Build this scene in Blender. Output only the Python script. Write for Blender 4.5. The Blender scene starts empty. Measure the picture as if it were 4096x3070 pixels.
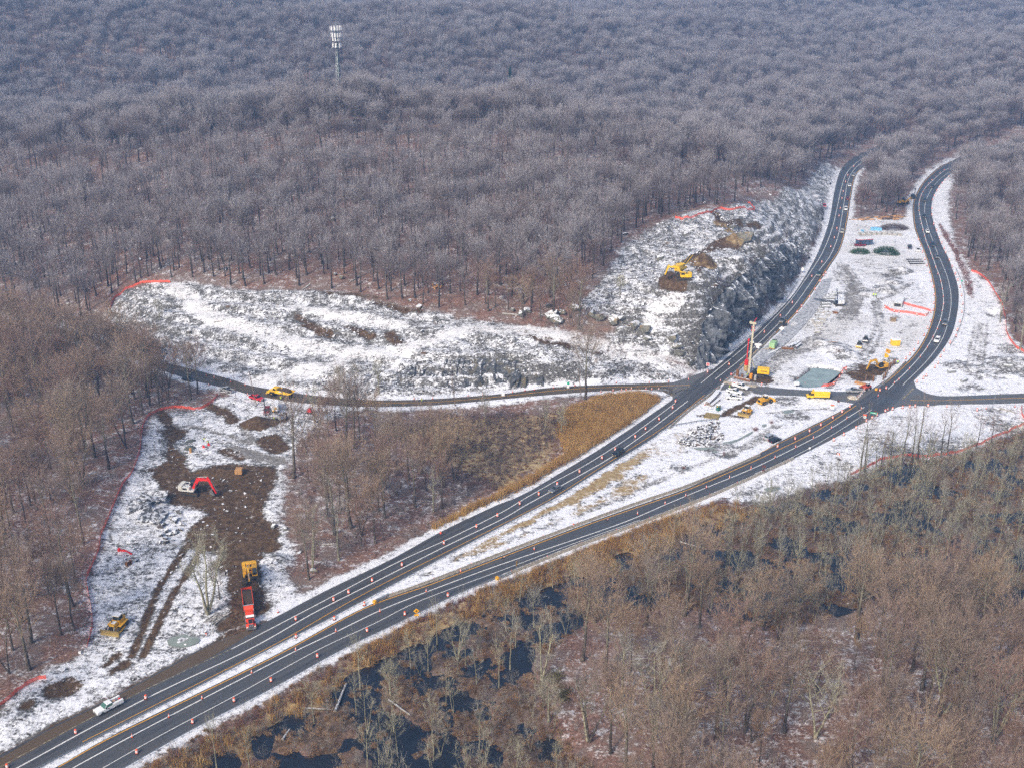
import bpy, bmesh, math
import numpy as np
from mathutils import Vector, Matrix

# ---------------------------------------------------------------- camera, light, exposure
sc = bpy.context.scene
COL = sc.collection
FPX, PITCH, CAMH = 4500.0, math.radians(23.2), 165.0          # focal length in photo pixels, downward pitch, height above road
cam = bpy.data.cameras.new('camera'); cam.sensor_width = 36.0; cam.lens = 36.0*FPX/4096.0
cam.clip_start = 1.0; cam.clip_end = 12000.0
camo = bpy.data.objects.new('camera', cam); COL.objects.link(camo)
camo.location = (0, 0, CAMH); camo.rotation_euler = (math.pi/2-PITCH, 0, 0); sc.camera = camo

SUN_EL, SUN_AZ = math.radians(38), math.radians(215)          # azimuth clockwise from +Y: behind the camera, to the left
w = bpy.data.worlds.new('World'); sc.world = w; w.use_nodes = True
nt = w.node_tree; bg = nt.nodes['Background']
sky = nt.nodes.new('ShaderNodeTexSky'); sky.sky_type = 'NISHITA'; sky.sun_disc = False
sky.sun_elevation = SUN_EL; sky.sun_rotation = SUN_AZ
sky.air_density = 1.0; sky.dust_density = 4.0; sky.ozone_density = 1.0
nt.links.new(sky.outputs[0], bg.inputs[0]); bg.inputs[1].default_value = 0.10
sun = bpy.data.lights.new('sun', 'SUN'); sun.energy = 1.5; sun.angle = math.radians(10); sun.color = (1.0, 0.90, 0.77)
suno = bpy.data.objects.new('sun', sun); COL.objects.link(suno)
sd = Vector((math.sin(SUN_AZ)*math.cos(SUN_EL), math.cos(SUN_AZ)*math.cos(SUN_EL), math.sin(SUN_EL)))
suno.rotation_euler = sd.to_track_quat('Z', 'Y').to_euler(); suno.location = (-60, -60, 300)
sc.view_settings.view_transform = 'Standard'; sc.view_settings.look = 'None'
sc.view_settings.exposure = 0.95; sc.view_settings.gamma = 1.0
cy = sc.cycles
cy.max_bounces = 4; cy.diffuse_bounces = 2; cy.glossy_bounces = 2; cy.transmission_bounces = 2; cy.volume_bounces = 0
cy.transparent_max_bounces = 8; cy.use_adaptive_sampling = True; cy.adaptive_threshold = 0.018
cy.use_denoising = False; cy.denoiser = 'OPENIMAGEDENOISE'; cy.denoising_input_passes = 'RGB_ALBEDO_NORMAL'; cy.denoising_prefilter = 'ACCURATE'; cy.sample_clamp_indirect = 5.0; cy.caustics_reflective = False; cy.caustics_refractive = False

HAZE = 0.00026
RNG = np.random.default_rng(7)
R = math.radians
# ---------------------------------------------------------------- unprojection of photo pixels onto the place
CP, SP = math.cos(PITCH), math.sin(PITCH)
def rays(px):
    px = np.atleast_2d(np.asarray(px, float))
    u = (px[:, 0]-2048)/FPX; v = (px[:, 1]-1535)/FPX
    return np.stack([u, CP-v*SP, -SP-v*CP], 1)
def flat(px, z=0.0):
    d = rays(px); z = np.broadcast_to(np.asarray(z, float), (len(d),))
    t = (z-CAMH)/d[:, 2]
    return d[:, :2]*t[:, None]
def catmull(p, n=8):
    p = np.asarray(p, float); q = np.vstack([2*p[0]-p[1], p, 2*p[-1]-p[-2]]); out = []
    t = np.linspace(0, 1, n, endpoint=False)[:, None]
    for i in range(len(p)-1):
        a, b, c, d = q[i:i+4]
        out.append(.5*((2*b)+(c-a)*t+(2*a-5*b+4*c-d)*t*t+(3*b-a-3*c+d)*t**3))
    return np.vstack(out+[p[-1:]])
def resample(p, n=None, step=None):
    d = np.r_[0, np.cumsum(np.hypot(*np.diff(p, axis=0)[:, :2].T))]
    if n is None: n = max(2, int(round(d[-1]/step))+1)
    s = np.linspace(0, d[-1], n)
    return np.stack([np.interp(s, d, p[:, k]) for k in range(p.shape[1])], 1), s
def polydist(P, L, closed=False):
    L = np.asarray(L, float)
    if closed: L = np.vstack([L, L[:1]])
    best = np.full(len(P), 1e9)
    for a, b in zip(L[:-1], L[1:]):
        ab = b-a; t = np.clip(((P-a)@ab)/max(ab@ab, 1e-9), 0, 1)
        best = np.minimum(best, np.hypot(P[:, 0]-a[0]-t*ab[0], P[:, 1]-a[1]-t*ab[1]))
    return best
def inside(P, L):
    r = np.zeros(len(P), bool); x, y = P[:, 0], P[:, 1]; n = len(L)
    for i in range(n):
        x0, y0 = L[i]; x1, y1 = L[(i+1) % n]
        if y0 == y1: continue
        r ^= ((y0 > y) != (y1 > y)) & (x < (x1-x0)*(y-y0)/(y1-y0)+x0)
    return r
def sdist(P, L, far=60.0):
    """signed distance to a polygon, negative inside; points outside its grown box get `far`"""
    L = np.asarray(L, float); lo, hi = L.min(0)-far, L.max(0)+far
    s = np.full(len(P), float(far)); k = np.where((P > lo).all(1) & (P < hi).all(1))[0]
    if len(k):
        q = P[k]; d = polydist(q, L, True); d[inside(q, L)] *= -1; s[k] = np.minimum(d, far)
    return s
def sstep(a, b, x):
    t = np.clip((x-a)/(b-a), 0, 1); return t*t*(3-2*t)
def vnoise(P, scale, seed=0, octaves=4, rough=.55):
    P = np.asarray(P, float)/scale; out = np.zeros(len(P)); amp = 1; tot = 0
    for o in range(octaves):
        q = P*2**o+o*17.3+seed*7.7; i = np.floor(q).astype(np.int64); f = q-i; f = f*f*(3-2*f)
        def h(a, b):
            n = (a*374761393+b*668265263+seed*982451653+o*1013) & 0x7fffffff
            n = ((n ^ (n >> 13))*1274126177) & 0x7fffffff
            return ((n ^ (n >> 16)) & 0xffff)/65535.0
        a, b = i[:, 0], i[:, 1]
        v = (h(a, b)*(1-f[:, 0])+h(a+1, b)*f[:, 0])*(1-f[:, 1])+(h(a, b+1)*(1-f[:, 0])+h(a+1, b+1)*f[:, 0])*f[:, 1]
        out += amp*v; tot += amp; amp *= rough
    return out/tot

# ---------------------------------------------------------------- mesh building
class MB:
    def __init__(s): s.v = []; s.f = []; s.m = []; s.n = 0
    def add(s, v, f, mi=0):
        k = s.n; s.v.append(np.asarray(v, float)); s.n += len(v)
        s.f.extend([tuple(i+k for i in q) for q in f]); s.m.extend([mi]*len(f)); return s
    def box(s, x0, x1, y0, y1, z0, z1, mi=0, top=None, M=None):
        """axis box; top=(dx0,dx1,dy0,dy1) insets the upper face"""
        t = top or (0, 0, 0, 0)
        v = np.array([(x0, y0, z0), (x1, y0, z0), (x1, y1, z0), (x0, y1, z0),
             (x0+t[0], y0+t[2], z1), (x1-t[1], y0+t[2], z1), (x1-t[1], y1-t[3], z1), (x0+t[0], y1-t[3], z1)], float)
        if M is not None: v = v@np.array(M.to_3x3()).T+np.array(M.translation)
        return s.add(v, [(3, 2, 1, 0), (4, 5, 6, 7), (0, 1, 5, 4), (1, 2, 6, 5), (2, 3, 7, 6), (3, 0, 4, 7)], mi)
    def cyl(s, a, b, r0, r1=None, n=8, mi=0, caps=True):
        a = np.asarray(a, float); b = np.asarray(b, float); r1 = r0 if r1 is None else r1
        d = b-a; L = np.linalg.norm(d); d = d/max(L, 1e-9)
        u = np.cross(d, (0, 0, 1) if abs(d[2]) < .9 else (1, 0, 0)); u /= np.linalg.norm(u); w_ = np.cross(d, u)
        t = np.arange(n)*2*math.pi/n; c = np.cos(t)[:, None]*u+np.sin(t)[:, None]*w_
        f = [(i, (i+1) % n, n+(i+1) % n, n+i) for i in range(n)]
        if caps: f += [tuple(range(n-1, -1, -1)), tuple(range(n, 2*n))]
        return s.add(np.vstack([a+c*r0, b+c*r1]), f, mi)
    def ring(s, prof, n=10, c=(0, 0, 0), mi=0):
        """lathe of (radius, z) profile"""
        k = len(prof); t = np.arange(n)*2*math.pi/n
        v = [(c[0]+r*math.cos(a), c[1]+r*math.sin(a), c[2]+z) for r, z in prof for a in t]
        f = [(j*n+i, j*n+(i+1) % n, (j+1)*n+(i+1) % n, (j+1)*n+i) for j in range(k-1) for i in range(n)]
        f += [tuple(range(n-1, -1, -1)), tuple(range((k-1)*n, k*n))]
        return s.add(v, f, mi)
    def prism(s, prof, y0, y1, mi=0, axis='y', M=None):
        """profile of (a,b) points extruded along an axis: y -> (a,y,b); x -> (x,a,b); z -> (a,b,z)"""
        g = {'y': lambda a, b, t: (a, t, b), 'x': lambda a, b, t: (t, a, b), 'z': lambda a, b, t: (a, b, t)}[axis]
        n = len(prof); v = np.array([g(a, b, y0) for a, b in prof]+[g(a, b, y1) for a, b in prof], float)
        if M is not None: v = v@np.array(M.to_3x3()).T+np.array(M.translation)
        f = [(i, (i+1) % n, n+(i+1) % n, n+i) for i in range(n)]+[tuple(range(n-1, -1, -1)), tuple(range(n, 2*n))]
        return s.add(v, f, mi)
    def bar(s, pts, wd, ht, mi=0):
        """box beams along a 3-D polyline"""
        for a, b in zip(pts[:-1], pts[1:]): s.beam(a, b, wd, ht, mi=mi)
        return s
    def beam(s, a, b, wd, ht, wd1=None, ht1=None, mi=0):
        a = np.asarray(a, float); b = np.asarray(b, float); d = b-a; d = d/np.linalg.norm(d)
        u = np.cross(d, (0, 0, 1)) if abs(d[2]) < .98 else np.array([0, 1., 0]); u /= np.linalg.norm(u); k = np.cross(u, d)
        wd1 = wd if wd1 is None else wd1; ht1 = ht if ht1 is None else ht1
        q = [(-1, -1), (1, -1), (1, 1), (-1, 1)]
        v = [a+u*i*wd/2+k*j*ht/2 for i, j in q]+[b+u*i*wd1/2+k*j*ht1/2 for i, j in q]
        return s.add(v, [(3, 2, 1, 0), (4, 5, 6, 7), (0, 1, 5, 4), (1, 2, 6, 5), (2, 3, 7, 6), (3, 0, 4, 7)], mi)
    def mesh(s, name, mats, smooth=False):
        me = bpy.data.meshes.new(name); v = np.vstack(s.v) if s.v else np.zeros((0, 3))
        me.from_pydata(v.tolist(), [], s.f)
        for m in (mats if isinstance(mats, (list, tuple)) else [mats]): me.materials.append(m)
        if any(s.m): me.polygons.foreach_set('material_index', s.m)
        if smooth: me.polygons.foreach_set('use_smooth', [True]*len(me.polygons))
        me.update(); return me
    def build(s, name, mats, parent=None, smooth=False, bevel=0):
        me = s.mesh(name, mats, smooth)
        bm = bmesh.new(); bm.from_mesh(me); bmesh.ops.recalc_face_normals(bm, faces=bm.faces)
        if bevel: bmesh.ops.bevel(bm, geom=list(bm.edges), offset=bevel, segments=1, affect='EDGES', profile=.5)
        bm.to_mesh(me); bm.free()
        return link(name, me, parent)
def quickmesh(name, V, F3, mats, attrs=None, smooth=False, mi=None):
    """fast numpy mesh; F3 an (n,3) or (n,4) int array"""
    me = bpy.data.meshes.new(name); n = len(F3); k = F3.shape[1]
    me.vertices.add(len(V)); me.vertices.foreach_set('co', np.asarray(V, np.float32).ravel())
    me.loops.add(n*k); me.loops.foreach_set('vertex_index', np.asarray(F3, np.int32).ravel())
    me.polygons.add(n); me.polygons.foreach_set('loop_start', np.arange(0, n*k, k, dtype=np.int32))
    for m in (mats if isinstance(mats, (list, tuple)) else [mats]): me.materials.append(m)
    if mi is not None: me.polygons.foreach_set('material_index', np.asarray(mi, np.int32))
    if smooth: me.polygons.foreach_set('use_smooth', np.ones(n, bool))
    me.update(calc_edges=True)
    for nm, a in (attrs or {}).items():
        if a.ndim == 1: me.attributes.new(nm, 'FLOAT', 'POINT').data.foreach_set('value', a.astype(np.float32))
        else: me.attributes.new(nm, 'FLOAT_COLOR', 'POINT').data.foreach_set('color', a.astype(np.float32).ravel())
    return me
def link(name, data, parent=None, loc=None, rz=None):
    o = bpy.data.objects.new(name, data); COL.objects.link(o)
    if parent is not None: o.parent = parent
    if loc is not None: o.location = loc
    if rz is not None: o.rotation_euler = (0, 0, rz)
    return o
def tag(o, label=None, cat=None, group=None, kind=None):
    if label: o['label'] = label
    if cat: o['category'] = cat
    if group: o['group'] = group
    if kind: o['kind'] = kind
    return o
def thing(name, label, cat, loc=(0, 0, 0), rz=0, group=None, sc_=1.0):
    o = link(name, None, None, loc, rz); o.empty_display_size = .5
    if sc_ != 1: o.scale = (sc_,)*3
    return tag(o, label, cat, group)
def copy_tree(o, parent=None):
    c = o.copy(); COL.objects.link(c)
    if parent is not None: c.parent = parent
    for ch in o.children: copy_tree(ch, c)
    return c
ORD = 'first second third fourth fifth sixth seventh eighth ninth tenth eleventh twelfth thirteenth fourteenth fifteenth sixteenth seventeenth eighteenth nineteenth twentieth'.split()
TENS = {20: 'twenty', 30: 'thirty', 40: 'forty', 50: 'fifty', 60: 'sixty'}
def ordw(i):
    if i < 20: return ORD[i]
    t, u = divmod(i+1, 10)
    return (TENS[t*10][:-1]+'ieth') if u == 0 else TENS[t*10]+'-'+ORD[u-1]

# ---------------------------------------------------------------- materials
def nodes(name):
    m = bpy.data.materials.new(name); m.use_nodes = True; t = m.node_tree
    return m, t, t.nodes['Principled BSDF']
def N(t, typ, **kw):
    n = t.nodes.new(typ)
    for k, v in kw.items():
        if k.startswith('i_'):
            key = k[2:]; n.inputs[int(key) if key.isdigit() else key].default_value = v
        else: setattr(n, k, v)
    return n
def mixc(t, fac, a, b, blend='MIX'):
    n = t.nodes.new('ShaderNodeMix'); n.data_type = 'RGBA'; n.blend_type = blend
    for i, x in ((0, fac), (6, a), (7, b)):
        if isinstance(x, bpy.types.NodeSocket): t.links.new(x, n.inputs[i])
        else: n.inputs[i].default_value = x if i == 0 else (*x, 1)
    return n.outputs[2]
def math_(t, op, a, b=None, c=None, clamp=False):
    n = t.nodes.new('ShaderNodeMath'); n.operation = op; n.use_clamp = clamp
    for i, x in enumerate((a, b, c)):
        if x is None: continue
        if isinstance(x, bpy.types.NodeSocket): t.links.new(x, n.inputs[i])
        else: n.inputs[i].default_value = x
    return n.outputs[0]
def ramp(t, x, a, b, lo=0., hi=1.):
    n = t.nodes.new('ShaderNodeMapRange'); n.interpolation_type = 'SMOOTHSTEP'; t.links.new(x, n.inputs[0])
    for i, v in ((1, a), (2, b), (3, lo), (4, hi)):
        if isinstance(v, bpy.types.NodeSocket): t.links.new(v, n.inputs[i])
        else: n.inputs[i].default_value = v
    return n.outputs[0]
def noise(t, co, scale, detail=4., rough=.6, dist=0.):
    n = N(t, 'ShaderNodeTexNoise', i_Scale=scale, i_Detail=detail, i_Roughness=rough, i_Distortion=dist)
    if co is not None: t.links.new(co, n.inputs['Vector'])
    return n.outputs['Fac']
MATS = {}
def paint(name, col, rough=.5, metal=0., var=.12, scale=2.5, dirt=None, dirt_amt=.0, spec=.5, snow=0.):
    """plain surface: base colour with mottled wear, optional dirt film low down and snow lying on level faces"""
    key = name
    if key in MATS: return MATS[key]
    m, t, b = nodes(name); co = N(t, 'ShaderNodeTexCoord').outputs['Object']
    f = noise(t, co, scale, 5, .65)
    c = mixc(t, ramp(t, f, .3, .7), tuple(x*(1-var) for x in col), tuple(min(1, x*(1+var)) for x in col))
    if dirt is not None:
        d = ramp(t, noise(t, co, scale*1.7, 6, .7), .62-dirt_amt*.4, .75-dirt_amt*.3)
        c = mixc(t, math_(t, 'MULTIPLY', d, min(1, .35+dirt_amt)), c, dirt)
    if snow:
        g = N(t, 'ShaderNodeNewGeometry'); sp = N(t, 'ShaderNodeSeparateXYZ'); t.links.new(g.outputs['Normal'], sp.inputs[0])
        up = ramp(t, sp.outputs[2], .55, .85)
        s = math_(t, 'MULTIPLY', up, ramp(t, noise(t, g.outputs['Position'], 1.9, 5, .65), .62-snow*.45, .72-snow*.35))
        c = mixc(t, s, c, (.8, .82, .86))
    t.links.new(c, b.inputs['Base Color']); b.inputs['Roughness'].default_value = rough
    b.inputs['Metallic'].default_value = metal; b.inputs['Specular IOR Level'].default_value = spec
    MATS[key] = m; return m
# ---------------------------------------------------------------- roads: edge lines traced on the flat valley floor (photo pixels)
LC_L = [(-420,3240),(0,3019),(214,2902),(428,2798),(622,2693),(840,2574),(1023,2506),(1316,2354),(1565,2235),(1769,2122),(2000,2013),(2100,1973),(2297,1856),(2398,1795),(2541,1700),(2700,1590),(2760,1540),(2850,1478),(3000,1350),(3150,1205),(3224,1100),(3277,998),(3317,881),(3338,763),(3362,682),(3402,638),(3451,609),(3500,589),(3560,570),(3640,555)]
LC_R = [(-130,3225),(164,3066),(447,2919),(746,2768),(1054,2606),(1362,2449),(1633,2303),(1805,2210),(2000,2106),(2120,2045),(2236,1982),(2385,1887),(2600,1756),(2700,1684),(2819,1590),(2900,1525),(3000,1430),(3138,1304),(3228,1200),(3319,1066),(3364,990),(3389,889),(3405,783),(3422,707),(3446,675),(3490,645),(3560,612),(3650,590)]
RC_L = [(0,3180),(215,3072),(398,2966),(587,2870),(1100,2618),(1375,2468),(1520,2400),(1723,2330),(2000,2222),(2347,2092),(2543,2022),(2760,1946),(3000,1832),(3136,1756),(3258,1696),(3425,1608),(3529,1535),(3609,1466),(3674,1392),(3716,1314),(3737,1232),(3737,1164),(3721,1087),(3695,1004),(3658,913),(3651,816),(3674,757),(3706,713),(3763,664),(3800,648),(3880,608),(3957,585),(4096,548),(4260,500)]
RC_R = [(300,3180),(497,3066),(771,2912),(1100,2743),(1357,2600),(1601,2483),(1814,2379),(2000,2306),(2300,2186),(2543,2098),(2798,2002),(3000,1914),(3184,1828),(3300,1770),(3487,1672),(3581,1615),(3657,1515),(3734,1444),(3802,1347),(3828,1260),(3835,1183),(3826,1125),(3792,1029),(3767,982),(3731,877),(3727,816),(3747,759),(3795,702),(3860,660),(3960,615),(4096,570),(4260,522)]
SL_T = [(2830,1512),(2706,1528),(2543,1534),(2326,1542),(2163,1553),(2000,1575),(1676,1597),(1434,1597),(1193,1573),(1000,1541),(923,1516),(760,1474),(597,1430),(461,1378),(380,1351),(271,1322),(120,1290),(-200,1250)]
SL_B = [(2690,1585),(2640,1562),(2543,1557),(2380,1565),(2163,1581),(2000,1596),(1724,1620),(1434,1625),(1193,1609),(1000,1577),(945,1562),(733,1510),(597,1458),(478,1413),(347,1371),(250,1348),(100,1315),(-200,1272)]
SR_T = [(3560,1560),(3653,1550),(3708,1572),(3780,1583),(3943,1578),(4096,1572),(4400,1560)]
SR_B = [(3520,1655),(3581,1627),(3744,1619),(3860,1616),(3943,1615),(4096,1611),(4400,1604)]
XR_T = [(2900,1530),(2975,1538),(3047,1545),(3170,1556),(3300,1562),(3390,1565),(3540,1552)]
XR_B = [(2880,1560),(2990,1557),(3033,1576),(3207,1583),(3300,1592),(3351,1602),(3440,1618)]
FLARE_A = [(2690,1600),(2690,1552),(2640,1545),(2720,1520),(2850,1475),(2900,1500),(2780,1600)]        # left junction
FLARE_B = [(3440,1625),(3480,1560),(3540,1520),(3640,1470),(3700,1478),(3655,1522),(3665,1550),(3720,1580),(3760,1590),(3740,1622),(3600,1622),(3545,1648),(3470,1660)]
ROADS = {}
for nm, a, b in (('left_road', LC_L, LC_R), ('right_road', RC_L, RC_R), ('side_road', SL_T, SL_B), ('east_road', SR_T, SR_B), ('crossover_road', XR_T, XR_B)):
    n = 140 if nm in ('left_road', 'right_road') else 60
    ROADS[nm] = (resample(catmull(flat(a)), n)[0], resample(catmull(flat(b)), n)[0])
# match right-edge stations to the nearest point of the left edge so that cross-sections stay square
for nm, (A, B) in list(ROADS.items()):
    if nm in ('left_road', 'right_road'):
        Bf = resample(B, 1500)[0]; idx = [0]
        for p in A[1:-1]:
            lo = idx[-1]; k = lo+int(np.argmin(np.hypot(*(Bf[lo:lo+120]-p).T))); idx.append(k)
        idx.append(len(Bf)-1); ROADS[nm] = (A, Bf[idx])
ROADPOLY = {k: np.vstack([a, b[::-1]]) for k, (a, b) in ROADS.items()}
ROADPOLY['junction_west'] = flat(FLARE_A); ROADPOLY['junction_east'] = flat(FLARE_B)

# ---------------------------------------------------------------- relief: heights known at points, smooth surface through them
CT = []
for L in (LC_L[1:], LC_R[1:], RC_L[1:-1], RC_R[1:-1], SL_T, SL_B, SR_T, SR_B): CT += [(x, y, 0.) for x, y in L[::2]]
CT += [(2000,2700,-1.4),(2500,2450,-1.4),(3000,2300,-1.4),(3500,2150,-1.3),(4000,2050,-1.3),(4096,2350,-1.3),(3400,2450,-1.2),(4096,2900,.8),(3000,2950,.1),(3500,2750,.3),(1200,2950,-1.4),(1600,2700,-1.4),(2100,3000,-1.3),
 (2500,2750,.1),(2700,3060,.3),(4096,1250,1.2),(3980,1000,1.5),(4096,800,2),(4096,700,2),(3950,1480,.2),(3900,1700,0.),(3400,1850,0.),(4050,1660,0),
 (0,2600,1.5),(0,2200,2.5),(200,2000,2),(0,1700,2),(500,2300,.4),(400,1800,1),(0,1450,2.5),(600,2600,.1),(800,2350,.2),
 (1500,1800,-.9),(2200,1720,-1),(1900,1900,-1),(1350,2000,-.2),(900,1900,.2),(700,1750,.3),(1400,2250,.1),(1050,1700,.2),
 (1200,1500,2.),(950,1400,4.),(600,1240,9.),(600,1140,14.),(1000,1150,15.),(1500,1200,14.),(2000,1265,13.5),(1500,1390,7),(1000,1290,9.),(2400,1400,7.),(2300,1210,17.),(2600,1370,8.5),(2720,1450,3),
 (1700,1450,6.8),(1900,1440,7.2),(2080,1445,7.),(2160,1500,4.),(1620,1480,4.5),(1760,1560,.6),(1950,1555,.5),(2120,1550,.3),
 (2700,1330,11.),(2800,1350,9.),(2830,1260,15.5),(2900,1160,20.5),(3000,1080,20.5),(3080,1010,20.),(3160,965,11.),(3230,890,7.),(3280,805,3.5),(3310,745,2.),
 (2815,1468,.4),(2850,1440,.6),(2930,1370,.8),(3020,1280,.8),(3100,1200,.8),(3170,1110,.8),(3230,1020,.8),(3285,900,.6),
 (2500,1050,21),(2700,1080,21.5),(2800,1000,22.5),(2900,900,23),(3050,870,20),(3150,830,13.),
 (1000,900,24),(1500,900,25),(2000,900,26.5),(2600,830,25),(0,1050,12),(500,1000,18),(0,800,22),(600,700,32),(1300,680,36),(2000,680,35),
 (1365,459,43),(600,541,34),(0,589,28),(2000,475,41),(2500,574,27),(2825,693,22.5),(3155,755,17),(3200,640,10),(3330,600,3)]
ctl = np.array(CT); CW = flat(ctl[:, :2], ctl[:, 2]); CZ = ctl[:, 2]
EX = np.array([(-150,880,12),(0,880,10),(150,880,8),(-400,850,12),(-280,860,12),(-100,800,15),(90,800,9),(-230,795,15),(-370,770,15),(200,780,6),(-320,700,22),(-500,1100,62),(-300,1090,58),(-120,1130,48),(60,1180,36),(220,1150,18),(400,1000,8),(560,1000,8),(300,1350,22),(700,1300,20),(480,1500,30),(150,1550,30),
 (850,1800,42),(450,1900,46),(0,1800,22),(-250,1500,36),(-600,1500,66),(0,2300,48),(-400,2300,60),(-900,1300,70),(900,2500,85),(0,2800,90),(-900,2600,90),(-1300,2000,80),(1400,1500,45),(1400,2600,90),(-260,450,5),(-330,330,4),(-200,220,2),(180,150,.5),(0,120,-1),(-160,130,1),(320,420,2),(260,260,.5),(330,600,4),(470,800,6)], float)
CW = np.vstack([CW, EX[:, :2]]); CZ = np.r_[CZ, EX[:, 2]]
key = np.round(CW/4).astype(int); _, ui = np.unique(key, axis=0, return_index=True); CW, CZ = CW[ui], CZ[ui]
def _ker(A, B): return np.sqrt(((A[:, None, :]-B[None, :, :])**2).sum(2)+8.0**2)
nC = len(CW); K = np.zeros((nC+3, nC+3)); K[:nC, :nC] = _ker(CW, CW)+np.eye(nC)*-0.3
K[:nC, nC:] = np.c_[np.ones(nC), CW/1000]; K[nC:, :nC] = K[:nC, nC:].T
WGT = np.linalg.solve(K, np.r_[CZ, 0, 0, 0])
def rbf(P):
    out = np.empty(len(P))
    for i in range(0, len(P), 20000):
        q = P[i:i+20000]; out[i:i+20000] = _ker(q, CW)@WGT[:nC]+WGT[nC]+q@WGT[nC+1:]/1000
    return out
GX = np.unique(np.r_[np.arange(-226, 240, .95), 240+np.cumsum(1.2*1.075**np.arange(57)), -226-np.cumsum(1.2*1.075**np.arange(57))])
GY = np.unique(np.r_[np.arange(150, 560, .95), 560+np.cumsum(1.1*1.05**np.arange(92)), 150-np.cumsum(1.5*1.3**np.arange(10))])
MX, MY = np.meshgrid(GX, GY); GP = np.c_[MX.ravel(), MY.ravel()]
RD = np.full(len(GP), 60.0)
for k, L in ROADPOLY.items(): RD = np.minimum(RD, sdist(GP, L))
GZ = rbf(GP)
for L_ in ([(560,2900),(1500,2400),(2347,2090),(3136,1756),(3500,1555),(3676,1390),(3738,1230),(3720,1085),(3650,890),(3480,860),(3389,885),(3362,990),(3228,1200),(3138,1304),(2900,1530),(2385,1890),(1362,2450)], [(3650,1530),(3802,1345),(3838,1183),(3775,985),(3900,1085),(4035,1335),(4200,1500),(4200,1570),(3780,1584)], [(2560,2096),(3184,1828),(3545,1646),(4200,1608),(4200,1700),(3780,1822),(3400,1905),(3000,2010)], [(430,2950),(214,2905),(345,2590),(345,2320),(530,1880),(610,1665),(1000,1580),(1430,1630),(1200,1800),(1180,2200),(1240,2340),(736,2630)]):
    k_ = 1-sstep(-4., 4., sdist(GP, flat(L_), 20)); GZ = GZ*(1-k_)+np.clip(GZ, -.25, .35)*k_      # graded, near-level working ground
GZ = GZ*sstep(1.0, 7.0, RD)+(-.06)*(1-sstep(.2, 1.2, RD))
def terrain_z(P):
    P = np.atleast_2d(P); X, Y = P[:, 0], P[:, 1]; Z = GZ.reshape(len(GY), len(GX))
    i = np.clip(np.searchsorted(GX, X)-1, 0, len(GX)-2); j = np.clip(np.searchsorted(GY, Y)-1, 0, len(GY)-2)
    u = np.clip((X-GX[i])/(GX[i+1]-GX[i]), 0, 1); v = np.clip((Y-GY[j])/(GY[j+1]-GY[j]), 0, 1)
    return (Z[j, i]*(1-u)+Z[j, i+1]*u)*(1-v)+(Z[j+1, i]*(1-u)+Z[j+1, i+1]*u)*v
def ground(px, up=0.0):
    """photo pixels -> points on the relief (ray against the height field, lifted by `up` while marching)"""
    d = rays(px); h = np.hypot(d[:, 0], d[:, 1]); n = len(d)
    s = np.full(n, 120.0); done = np.zeros(n, bool); prev = s.copy()
    for _ in range(1900):
        t = s/h; z = CAMH+d[:, 2]*t
        hit = z <= terrain_z(d[:, :2]*t[:, None])+up
        new = hit & ~done; done |= hit
        prev[~done] = s[~done]; s[~done] += 2.0+s[~done]*.002
        if done.all() or s[~done].min() > 2600: break
    lo, hi = prev.copy(), s.copy()
    for _ in range(14):
        mid = (lo+hi)/2; t = mid/h; z = CAMH+d[:, 2]*t
        hit = z <= terrain_z(d[:, :2]*t[:, None])+up
        hi = np.where(hit, mid, hi); lo = np.where(hit, lo, mid)
    q = d[:, :2]*(hi/h)[:, None]
    return np.c_[q, terrain_z(q)]
def gp(x, y): return ground([(x, y)])[0]
def garea(px): return ground(px)[:, :2]
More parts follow.
